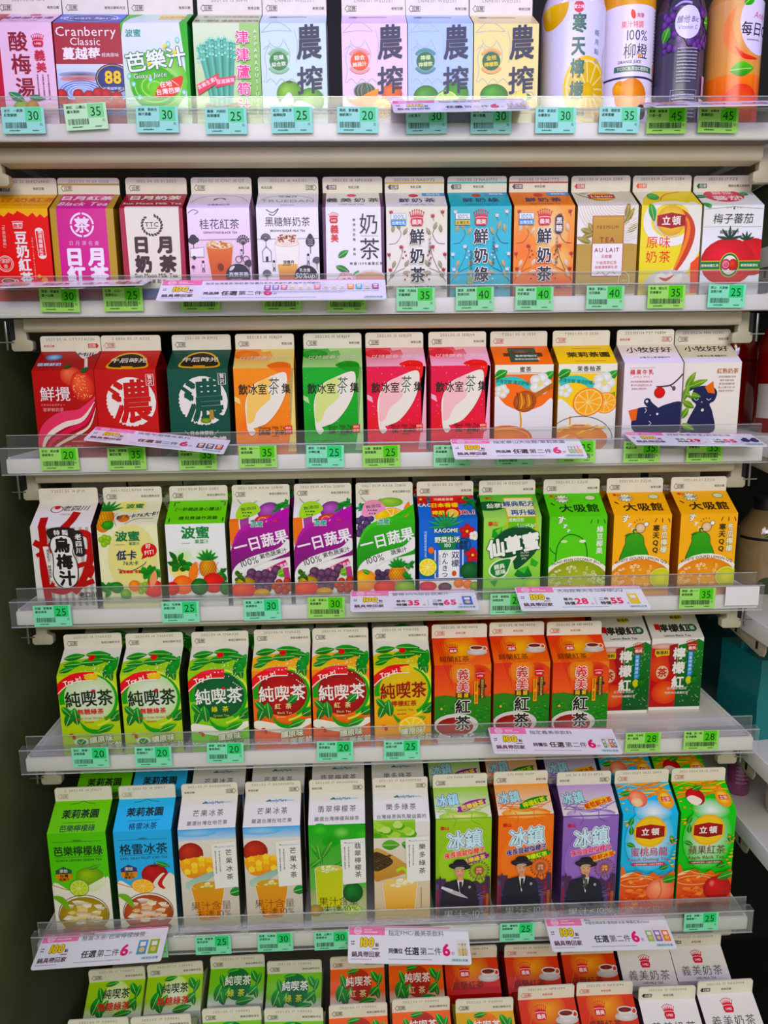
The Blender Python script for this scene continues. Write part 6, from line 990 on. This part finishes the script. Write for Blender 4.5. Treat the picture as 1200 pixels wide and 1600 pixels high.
# ---------------------------------------------------------------- bottles at the right of the top shelf
def cyl_map(R, x_span, z0, zs, sq=2.0, n=2):
    def f(x, y, z):                                               # x in degrees round the front, y in mm upward
        a = math.radians(x-90); c, s = math.cos(a), math.sin(a); k = (abs(c)**sq+abs(s)**sq)**(-1/sq) if sq != 2 else 1; r = R*k+1e-4+z*LAY
        return Vector((r*c, r*s, z0+y*.001))
    return f
M_BOT = {}
def liquid(c, rough=.08):
    m = mat('juice_bottle_'+c, c, rough, spec=.7); b = m.node_tree.nodes['Principled BSDF']; b.inputs['Coat Weight'].default_value = .3; return m
def bottle(name, x, y, prof, R, sq, bodyc, capc, label, artf, cat='bottle', z=None, art_h=150, rz=0, z0=0):
    o = empty(name, (x, y, TZ[1] if z is None else z), rz); tag(o, label, cat, 'bottles on the top shelf' if z is None else 'goods of the bay on the right')
    link('bottle_body', lathe_me('bottle_body', prof, 48, sq), o, liquid(bodyc))
    h = prof[-1][1]; link('cap', lathe_me('cap', [(.0165, h), (.017, h+.002), (.017, h+.016), (.015, h+.018)], 28), o, mat('cap_'+capc, capc, .35)) if capc else None
    a = Art(); artf(a); me = a.mesh('wrap_label', cyl_map(R, 0, z0, 1, sq), (-88, 0, 88, art_h), [('x', q) for q in range(-84, 88, 6)], M_LABEL); smooth(me, 60); link('wrap_label', me, o)
    return o
def scal(a, f):                                                   # degrees need stretching: 1 degree of a 35 mm bottle is .6 mm
    for i, (x, y, z) in enumerate(a.v): a.v[i] = (x*f, y, z)
def b1(a):
    a.r(-60, 0, 60, 160, 'dcdcec', 'e0dcea'); fruit(a, -34, 126, 20, 24, 'f4d428', 'd8a810'); a.e(-3, 121, 6, 6, 'c82858'); a.t('愛之味', -3, 121, 4, 'f4e4ea', .03)
    citrus(a, 10, 38, 28, 'ecc820', 'e0bc18', 'f2e0a0', 1.25, 10, 13); a.e(10, 38, 7, 8, 'e8c830', 'dcb410'); a.e(40, 52, 9, 34, 'e8ecf0', 'c8ccd8', 8)
    for i, ch in enumerate('寒天檸檬'): a.t(ch, -2-i*.4, 105-i*22.5, 20, '0c5c58', .04, sx=.8)
    a.t('輕月點心', 19, 84, 6, '9098a8', v=True, sp=.5); a.t('膳食纖維', -3, 14, 5, '284858', .03); scal(a, 1.6)
def b2(a):
    a.r(-60, 0, 60, 132, 'ece6f0'); a.r(-60, 132, 60, 160, 'd89038', 'e0a858'); a.e(-4, 122, 3, 5, 'e03048', rot=20); a.t('無鹽', 6, 121, 5, 'c03850'); a.t('果汁特調', -4, 112, 7.5, 'e88078', .02); a.t('100%', 2, 101, 15, '2c2848', .0); a.t('柳橙', 2, 85, 17, '1c1c34', .01); a.e(7, 80, 2, 2, 'f0a020')
    a.t('ORANGE JUICE', -6, 74, 4.4, '383848', .02); a.l([(-26, 67), (28, 67)], 6, '487058'); a.t('TCOC無添加C橙原味', 0, 67, 4.6, 'e8ecdc', .02); a.r(-60, 57, 60, 59, '302c50'); fruit(a, -2, 38, 22, 19, 'f4a838', 'dc8018'); fruit(a, -18, 46, 9, 9, 'f8c060', 'e89020'); a.e(12, 22, 8, 8, '201c20')
    a.dash(34, 128, 48, 1.8, '585870', 22, 3.6); fruit(a, 38, 70, 5, 6, 'f0a020', 'd87810'); a.t('鮮橙原', 38, 56, 5, 'e08040', v=True); a.r(34, 4, 50, 33, 'e8e4ec'); a.dash(35, 28, 48, 1.6, '484860', 8, 3.2); scal(a, 1.55)
def b3(a):
    a.r(-60, 0, 60, 160, '3c3848', '545060'); rr = random.Random(2)
    for i in range(80): x = rr.uniform(-34, 34); y = rr.uniform(86, 136); fruit(a, x, y, 4.4, 4.4, '7c4c9c', '402058')
    leaf(a, -34, 96, 16, 12, 60, '58b048', '208030'); leaf(a, 22, 114, 16, 14, 10, '68c050', '288838'); a.e(-2, 113, 17, 17, 'dcd8ec'); a.t('維他 Bic', -2, 116, 8, '4c486c', .0, sh=.2); a.t('Vitamin C', -2, 108, 6, '6c6890', sh=.2)
    a.dash(-14, 86, 12, 1.5, 'b0b0c0', 11, 3.4); a.l([(-20, 44), (14, 44), (14, 8), (-20, 8)], .7, 'b8b8c8', closed=True); a.dash(-18, 38, 12, 1.8, 'c0c0d0', 8, 3.8); a.r(20, 8, 40, 36, 'd8d4e8'); [a.r(22, 10+i*2.3, 38, 11+i*2.3, '282430') for i in range(10)]; a.r(24, 40, 32, 60, 'd8a8c8'); scal(a, 1.7)
def b4(a):
    a.r(-60, 0, 60, 58, 'f08838', 'e04828'); a.r(-60, 58, 60, 160, 'd8a878', 'dca060'); a.e(20, 112, 28, 34, 'e4dcf0'); a.l([(-14, 126), (-22, 106), (-12, 84), (14, 74)], 13, 'e89060', True, True); a.l([(-12, 86), (0, 76), (20, 74)], 5, 'd84830', True, True); a.t('Andy', 20, 118, 9, 'd04880', .01, sh=.3); a.t('每日C', 14, 104, 15, '28243c', .02, sh=.1); a.dash(2, 92, 28, 1.8, '888098')
    leaf(a, -16, 62, 30, 15, 4, '68c840', '208c28'); a.e(0, 22, 26, 26, 'f07828', 'e04c28'); leaf(a, -4, 128, 18, 12, 40, '68c840', '30a030'); scal(a, 1.7)
BX = [(-.0, 0)]
bottle('juice_bottle', .2115, .056, [(.030, 0), (.0335, .004), (.034, .012), (.034, .125), (.032, .137), (.024, .152), (.0165, .165), (.0165, .172)], .0341, 2.5, 'e0d8e0', 'e8e0c0', 'white lemon agar juice bottle with green characters, left of the four bottles', b1, art_h=126)
bottle('juice_bottle', .2785, .073, [(.028, 0), (.0305, .004), (.031, .012), (.031, .150), (.029, .158), (.018, .180), (.0165, .19)], .0311, 2.0, 'd89848', 'e8a030', 'white labelled 100% orange juice bottle between lemon and grape bottles', b2, art_h=150)
bottle('juice_bottle', .338, .067, [(.024, 0), (.0265, .004), (.027, .012), (.027, .128), (.0255, .139), (.018, .155), (.0165, .168)], .0271, 2.2, '302c40', '483868', 'dark grey and purple grape juice bottle, third of the four bottles', b3, art_h=130)
bottle('juice_bottle', .3985, .061, [(.026, 0), (.0285, .004), (.029, .012), (.029, .132), (.0275, .142), (.018, .158), (.0165, .17)], .0291, 2.3, 'd8a068', 'd88050', 'clear peach coloured juice bottle with a green leaf, rightmost of four', b4, art_h=134)
# ---------------------------------------------------------------- price tags
TINT = {0: ('a8e0d0', '7cd8a0'), 1: ('c8ecc0', '90d898'), 2: ('a8dc80', '68c838'), 3: ('a0dcac', '60cc60'), 4: ('98e4bc', '58d080')}
CH = '純喫茶飲冰室集奶紅綠檸檬果汁蔬鮮義美光泉泰山波蜜統一'
TM = {}
def price_tag(k, x, dz, w_, h_, price, tint, i):
    w_, h_ = .0445, .0262
    key = (price, tint, (i*3+k) % 5)
    if key not in TM:
        a = Art(); p, g = TINT[tint]; a.r(0, 0, 44.5, 26.2, p); a.r(24.5, 11.5, 41.5, 25.5, g); a.t(price, 33, 17.6, 13, '182c1c', .0, sx=.95)
        rr = random.Random(i*11+k); t1 = ''.join(rr.choice(CH) for _ in range(2)); t2 = ''.join(rr.choice(CH) for _ in range(3)); t3 = ''.join(rr.choice(CH) for _ in range(4))
        a.t(t1, 2.5, 22.6, 3.4, '1c3020', .03, al='l'); a.t(t2, 12.5, 22.6, 3.4, '1c3020', .03, al='l'); a.t(t3, 2.5, 18.2, 3.4, '1c3020', .03, al='l'); a.t('元', 40.5, 8.8, 3.2, '2c4030')
        xx = 3.0; dark = tint == 2 or price == '28'
        while xx < (38 if dark else 25): ww = rr.choice((.35, .5, .8)); a.r(xx, 5.2, xx+ww, 11.0, '20302a' if dark else '3c5448'); xx += ww+rr.choice((.35, .5, .7))
        a.dash(7, 2.4, 22, 1.2, '3c5444'); a.dash(31, 2.4, 40, 1.1, '3c5444')
        fm = lambda X, Y, Z: Vector(((X-22.25)*.001, -.00035-Z*LAY*.8, (Y-13.1)*.001))
        me = a.mesh('price_tag', fm, (0, 0, 44.5, 26.2), (), M_TAG)
        bm = bmesh.new(); bm.from_mesh(me); L = bm.verts.layers.float_color['ink']; n0 = len(bm.verts); box_bm(bm, -.02225, .02225, -.0003, 0, -.0131, .0131); bm.verts.ensure_lookup_table()
        for v in list(bm.verts)[n0:]: v[L] = lin(p)
        bm.to_mesh(me); bm.free(); TM[key] = me
    o = link('price_tag', TM[key]); o.location = (x, YS[k]-.0050, ZS[k]+dz); rr = random.Random(i*5+k)
    o.rotation_euler = (0, (-.05 if (k, i) == (1, 1) else rr.uniform(-.012, .02)), 0); return o
seen = {}
for k in TAGS:
    fronts = [(c[0], l[1]) for c, l in zip(CARTONS[k], CL[k])]
    if k == 1: fronts += [(.2065, 'the lemon agar bottle'), (.272, 'the orange juice bottle'), (.337, 'the grape juice bottle'), (.399, 'the peach coloured bottle')]
    n = len(TAGS[k])
    for i, (x, dz, w_, h_, pr, ti) in enumerate(TAGS[k]):
        o = price_tag(k, x, dz, w_, h_, pr, ti, i)
        pos = 'leftmost' if i == 0 else 'rightmost' if i == n-1 else ['', 'second', 'third', 'fourth', 'fifth', 'sixth', 'seventh', 'eighth', 'ninth', 'tenth', 'eleventh'][i]+' from left'
        tag(o, f'{"mint" if ti in (0, 4) else "pale" if ti == 1 else "green"} price tag reading {pr} on the {ORD[k]} shelf rail, {pos}', 'price tag', 'price tags on the shelf rails')
b = box('blank_card', -.021, .021, -.0003, 0, -.012, .012, mat('blank_white_card', 'e6e4e0', .5)); b.location = (.4290, YS[4]-.0048, ZS[4]-.012); tag(b, 'blank white paper slip at the right end of the fourth shelf rail', 'label')
# ---------------------------------------------------------------- promotion cards leaning on the rails
def promo(idx, k, x, dz, w_, slant, lean):
    Wm = w_*1000; Hm = 46; a = Art(); big = Wm > 200; a.r(0, 0, Wm, Hm, 'eeeef0'); sk = 0
    a.r(0, Hm-12, 46, Hm, 'f088b0'); a.r(0, Hm-2.2, Wm, Hm, 'f088b0'); a.e(12, Hm-6.5, 5, 4.8, 'f4a8c4'); a.ring(12, Hm-6.5, 4.4, .7, 'fbe8f0'); a.t('點點', 12, Hm-6.5, 3.4, 'fbe8f0', .02); a.dash(20, Hm-6, 34, 1.9, 'fbe4ee'); a.dash(20, Hm-9, 42, 1.6, 'fbe4ee')
    a.dash(4, 25, 9, 2, '484048'); a.dash(4, 22, 9, 2, '484048'); a.t('100', 23, 25, 15, 'f4dc20', .045, o='8c5c20', ow=.05, sh=.05, sx=.9); a.t('點', 36, 22, 4.6, '6c4c3c', .04); a.dash(30, 16.5, 42, 1.6, '6c4c5c'); a.t('鍋具帶回家', 22, 10.5, 7, '6c4c5c', .04); a.dash(4, 4, 40, 1.2, 'b8a8b0')
    T = {0: ('指定農搾系列', 'b', '6'), 1: ('每日C系列', 'p', '39', '68'), 2: ('豆奶紅茶', 'p', '25', '45'), 3: ('指定台灣茗茶/鮮奶茶/珍煮丹系列,義美奶茶,指定立頓飲料', 'b', '6'), 4: ('指定午后時光系列', 'b', '6'), 5: ('指定泰山大吸館/茉莉茶園', 'b', '6'), 6: ('好好蘋果牛乳/紅熟奶茶', 'p', '29', '55'), 7: ('雙檬100%綜合蔬果汁', 'p', '35', '65'), 8: ('大吸館寒天冬瓜檸檬QQ', 'p', '28', '55'), 9: ('指定義美茶飲料', 'b', '6'), 10: ('格雷冰茶/芭樂檸檬綠茶', 'b', '6'), 11: ('指定FMC/義美茶飲料', 'b', '6'), 12: ('冰鎮芭樂綠茶/葡萄鮮冰茶/檸檬紅茶650ml', 'b', '6')}[idx]
    s = min(7.6, (Wm-50)*.95/max(1, len(T[0])) if not big else 5.2); a.t(T[0], 50, Hm-9, s, '6c6c78', .01, al='l')
    if idx in (10, 12): a.t({10: '茉莉茶園', 12: '泰山'}[idx], 50, Hm-4.6, 3.6, '6c6c78', al='l')
    if T[1] == 'b':
        pre = {3: '同品牌', 5: '同品牌', 9: '同價位', 11: '同價位'}.get(idx)
        if pre: a.t(pre, 50, 15, 6.6, '383840', .04, al='l', sx=.9); xs = 70
        else: xs = 56
        a.t('任選', xs, 15, 10, '303038', .035, al='l', sx=.9); a.t('第二件', xs+19, 15, 10, '484850', .01, al='l', sx=.9); a.t('6', xs+47, 17, 20, 'e8309c' if 0 else 'e03078', .05, al='l'); a.t('折', xs+58, 13, 4.5, 'b06088', .01, al='l'); tx = xs+66
    else:
        a.t('單件', 54, 20, 6, '484850', .03, al='l'); a.t('特價', 54, 12, 6.4, '383840', .04, al='l'); a.t(T[2], 67, 16, 15.5, 'e83870', .045, al='l'); a.t('元', 85, 11, 4, 'c87090', al='l'); a.l([(92, 9), (92, 22)], .5, 'a8a8b0')
        a.t('二件', 97, 20, 6, '484850', .03, al='l'); a.t('特價', 97, 12, 6.4, '383840', .04, al='l'); a.t(T[3], 110, 16, 15.5, 'e83870', .045, al='l'); a.t('元', 128, 11, 4, 'c87090', al='l'); tx = 132
    a.dash(50, 4.4, Wm-26, 1.2, 'b0b0bc'); a.l([(Wm-25, 4.8), (Wm-4, 4.8)], 4, 'c8e0e0'); a.t('110/4/21~5/18', Wm-14.5, 4.8, 3.4, '305060', .03)
    cols = {0: ['c8e0c8', 'e8c8e0', 'b8c8e8', 'e8dca0'], 1: ['e0b070', '705890'], 2: ['e07060', 'e89070'], 3: ['a060b8', '8880c0', 'd868a8', 'e0e0d0', 'ece8e4', 'f0e8ec', 'f090b8', 'e8e4ec', 'e8e0ec', 'e8e8f0', 'f0a870', '60c0d8', 'e8e0e8', 'b060b0'], 4: ['6c3048', '484888', 'c82848'], 5: ['88c890', '90c8b8', 'e8b8a0', 'ecd0a0'], 6: ['302868', '302868'], 7: ['5878c8'], 8: ['e8d060'], 9: ['58a068', 'd0e0d0', 'e06050', '508890'], 10: ['60a0b8', '90b838'], 11: ['d8e0b8', 'b8d838', 'e8d8a8', 'c86048', 'c0d898', 'a8c048', 'f0d8dc'], 12: ['a0c878', '9070b8', 'f08838']}[idx]
    x0 = tx if not big else 116; pitch = min((Wm-3-x0)/max(1, len(cols)), 14) if not big else 9.4
    for i, c in enumerate(cols):
        ww = pitch*.8; cx = x0+pitch*i+pitch*.5; ht = min(24, max(19, ww*2.3)) if not big else 13; y0 = 10 if not big else 22
        if idx == 6: a.e(cx, 18, 5, 6, c); a.e(cx+2, 24, 3, 3, c); continue
        a.r(cx-ww/2, y0, cx+ww/2, y0+ht*.78, c); a.p([(cx-ww/2, y0+ht*.78), (cx+ww/2, y0+ht*.78), (cx+ww*.4, y0+ht), (cx-ww*.4, y0+ht)], 'ece8e0'); a.r(cx-ww*.3, y0+ht*.45, cx+ww*.3, y0+ht*.68, 'f4f0ec'); a.e(cx, y0+ht*.25, ww*.3, ht*.14, 'e8c890')
    if big: a.dash(116, 17, 246, 1.2, 'a8a8b4', 2, 2.6)
    e = empty('promotion_card', (x, YS[k]-.0185, ZS[k]+dz)); e.rotation_euler = (-lean, -slant, 0)
    def fm(X, Y, Z): return Vector(((X-Wm/2)*.001, -.0006-Z*LAY, (Y-Hm/2)*.001))
    me = a.mesh('printed_sheet', fm, (1.2, 1.0, Wm-1.2, Hm-.4), (), M_CARD); link('printed_sheet', me, e)
    # the stiff plate with rounded corners
    hw, hh, r = w_/2, Hm/2000, .003; pts = []
    for cx, cz, a0 in ((hw-r, hh-r, 0), (-hw+r, hh-r, 90), (-hw+r, -hh+r, 180), (hw-r, -hh+r, 270)):
        for q in range(5): t = math.radians(a0+q*22.5); pts.append((cx+r*math.cos(t), cz+r*math.sin(t)))
    prism('card_plate', pts, -.0005, .0005, M_PLATE, e, 'y'); prism('holder_clip', [(-.012, -.006), (.012, -.006), (.012, .006), (-.012, .006)], .0006, .0050, M_GUARD, e, 'y')
    return e
M_PLATE = mat('white_card', 'ecebee', .3)
CLAB = ['white and pink promotion card over the lime and kumquat tags, top shelf', 'promotion card with yellow lower edge at the right end of top shelf', 'promotion card reading 25 and 45 at the left end of second shelf', 'widest promotion card with a row of fourteen thumbnails, second shelf', 'tilted promotion card under the dark green carton, third shelf', 'promotion card below the honey and pomelo tea cartons, third shelf', 'promotion card reading 29 and 55 below the navy cats', 'promotion card below the blue hibiscus carton, fourth shelf', 'promotion card below the bright green bean drink carton, fourth shelf', 'promotion card below the orange teacup cartons, fifth shelf', 'slanted promotion card at the left end of the sixth shelf rail', 'promotion card with seven thumbnails in the middle of sixth shelf rail', 'promotion card with three thumbnails below the purple tall carton']
for i, c in enumerate(CARDS): tag(promo(i, *c), CLAB[i], 'promotion card', 'promotion cards leaning on the shelf rails')
# ---------------------------------------------------------------- goods of the bay on the right
def plain(name, x, y, z, prof, sq, c, cap, label, artf, R, ah, z0=0): return bottle(name, x, y, prof, R, sq, c, cap, label, artf, z=z, art_h=ah, z0=z0)
def a_red(a): a.r(-70, 20, 20, 66, 'b8b0a8', 'c8c0b8'); a.t('綜合', -8, 52, 12, '302c2c', .02); a.dash(-30, 36, 10, 2.4, '484440', 3, 5); a.t('德~~', -24, 60, 6, '302c2c'); scal(a, 1.3)
plain('drink_bottle', .545, .155, .0312, [(.030, 0), (.034, .005), (.034, .115), (.028, .135), (.014, .155), (.014, .165)], 2, '7c1c10', 'a83020', 'dark red bottle with a pale label, right bay beside the third shelf', a_red, .0341, 80)
plain('drink_bottle', .520, .250, .0312, [(.030, 0), (.034, .005), (.034, .115), (.028, .135), (.014, .155), (.014, .165)], 2, '7c1c10', 'a83020', 'dark red bottle behind the labelled one, right bay', lambda a: a.r(-70, 96, 70, 99, '581008'), .0341, 110)
def a_506(a): a.r(-70, 78, 70, 82, '181818'); a.t('A506', -16, 62, 15, '201814', .01); a.t('優酪乳', -16, 50, 8, '201814', .05); a.t('原味風味', -16, 42, 5, '201814', .04); a.e(-10, 8, 16, 17, '38402c'); leaf(a, -20, 84, 20, 8, 30, '58801c', '30500c'); scal(a, 1.4)
plain('drink_bottle', .556, .190, -.2045, [(.030, 0), (.035, .005), (.036, .070), (.034, .092), (.022, .112), (.018, .12)], 2, '8c7858', '202020', 'tan bottle marked A506 in the right bay beside the fourth shelf', a_506, .0352, 90)
plain('drink_bottle', .530, .290, -.2045, [(.026, 0), (.031, .005), (.032, .080), (.030, .095), (.020, .112), (.018, .12)], 2, '5c4c3c', '202020', 'brown bottle in the shade left of the tan one, right bay', lambda a: (a.r(-70, 10, 70, 76, '6c5c4c'), a.dash(-30, 70, 30, 2, '3c3028', 14, 4.2)), .0322, 90)
def pouch(x, y, z, w_, d_, h_, c, label, m=None):
    o = empty('drink_pack', (x, y, z), .12); tag(o, label, 'package', 'goods of the bay on the right')
    bm = bmesh.new(); box_bm(bm, -w_/2, w_/2, -d_/2, d_/2, 0, h_); bmesh.ops.subdivide_edges(bm, edges=bm.edges[:], cuts=3, use_grid_fill=True)
    rr = random.Random(int(x*999)); [v.co.__iadd__(Vector((rr.uniform(-1, 1), rr.uniform(-1, 1), rr.uniform(-1, .0)))*.0012) for v in bm.verts if v.co.z > .004]
    me = bm_me('pack_body', bm); smooth(me, 60); link('pack_body', me, o, mat('film_'+c, c, .3, bump=.4, nscale=60)); box('top_seal', -w_/2, w_/2, -.001, .001, h_-.0012, h_+.010, mat('seal_'+c, c, .35), o); return o
pouch(.511, .100, -.3780, .050, .09, .115, '1c7474', 'teal pack in the right bay beside the fifth shelf, nearest'); pouch(.520, .215, -.3780, .060, .10, .118, '0c4848', 'dark teal pack behind the nearer one, right bay'); pouch(.560, .330, -.3780, .070, .10, .118, '0c3c40', 'dark teal pack at the back of the right bay')
pouch(.540, .190, .2655, .070, .10, .090, '6c7458', 'olive green pack in the right bay beside the second shelf')
def a_cup(a): a.t('Gold', -6, 60, 10, '5c3c28', .02, sh=.2); leaf(a, -8, 42, 18, 8, 170, '48903c', '1c602c'); leaf(a, -8, 42, 18, 8, 10, '48903c', '1c602c'); fruit(a, -6, 22, 20, 20, 'e05070', 'b02848'); scal(a, 1.5)
plain('drink_cup', .548, .055, -.4885, [(.026, 0), (.028, .003), (.034, .070), (.0345, .074)], 2, 'c8b8a0', None, 'pale cup with a pink berry and green leaves, right bay', a_cup, .0330, 70)
plain('drink_bottle', .505, .110, -.4885, [(.014, 0), (.016, .003), (.016, .060), (.010, .072)], 2, '8c4870', 'a86888', 'small mauve bottle left of the berry cup, right bay', lambda a: a.dash(-40, 50, 40, 3, 'b890a8', 6, 6), .0161, 60)
def a_blue(a): a.r(-80, 0, 80, 88, 'c0b8dc'); a.r(-80, 88, 80, 130, '1c3cc8'); a.dash(-22, 74, 30, 3, '4840a0', 5, 6); a.t('純', -4, 28, 14, '302c48'); a.ring(-4, 28, 9, 1.2, '302c48', 12); scal(a, 1.2)
plain('drink_bottle', .515, .050, .3925, [(.030, 0), (.034, .005), (.035, .085), (.034, .100), (.024, .125), (.016, .14)], 2, '2040c0', '2c48d0', 'blue topped lilac bottle past the peach bottle, right edge', a_blue, .0352, 118)
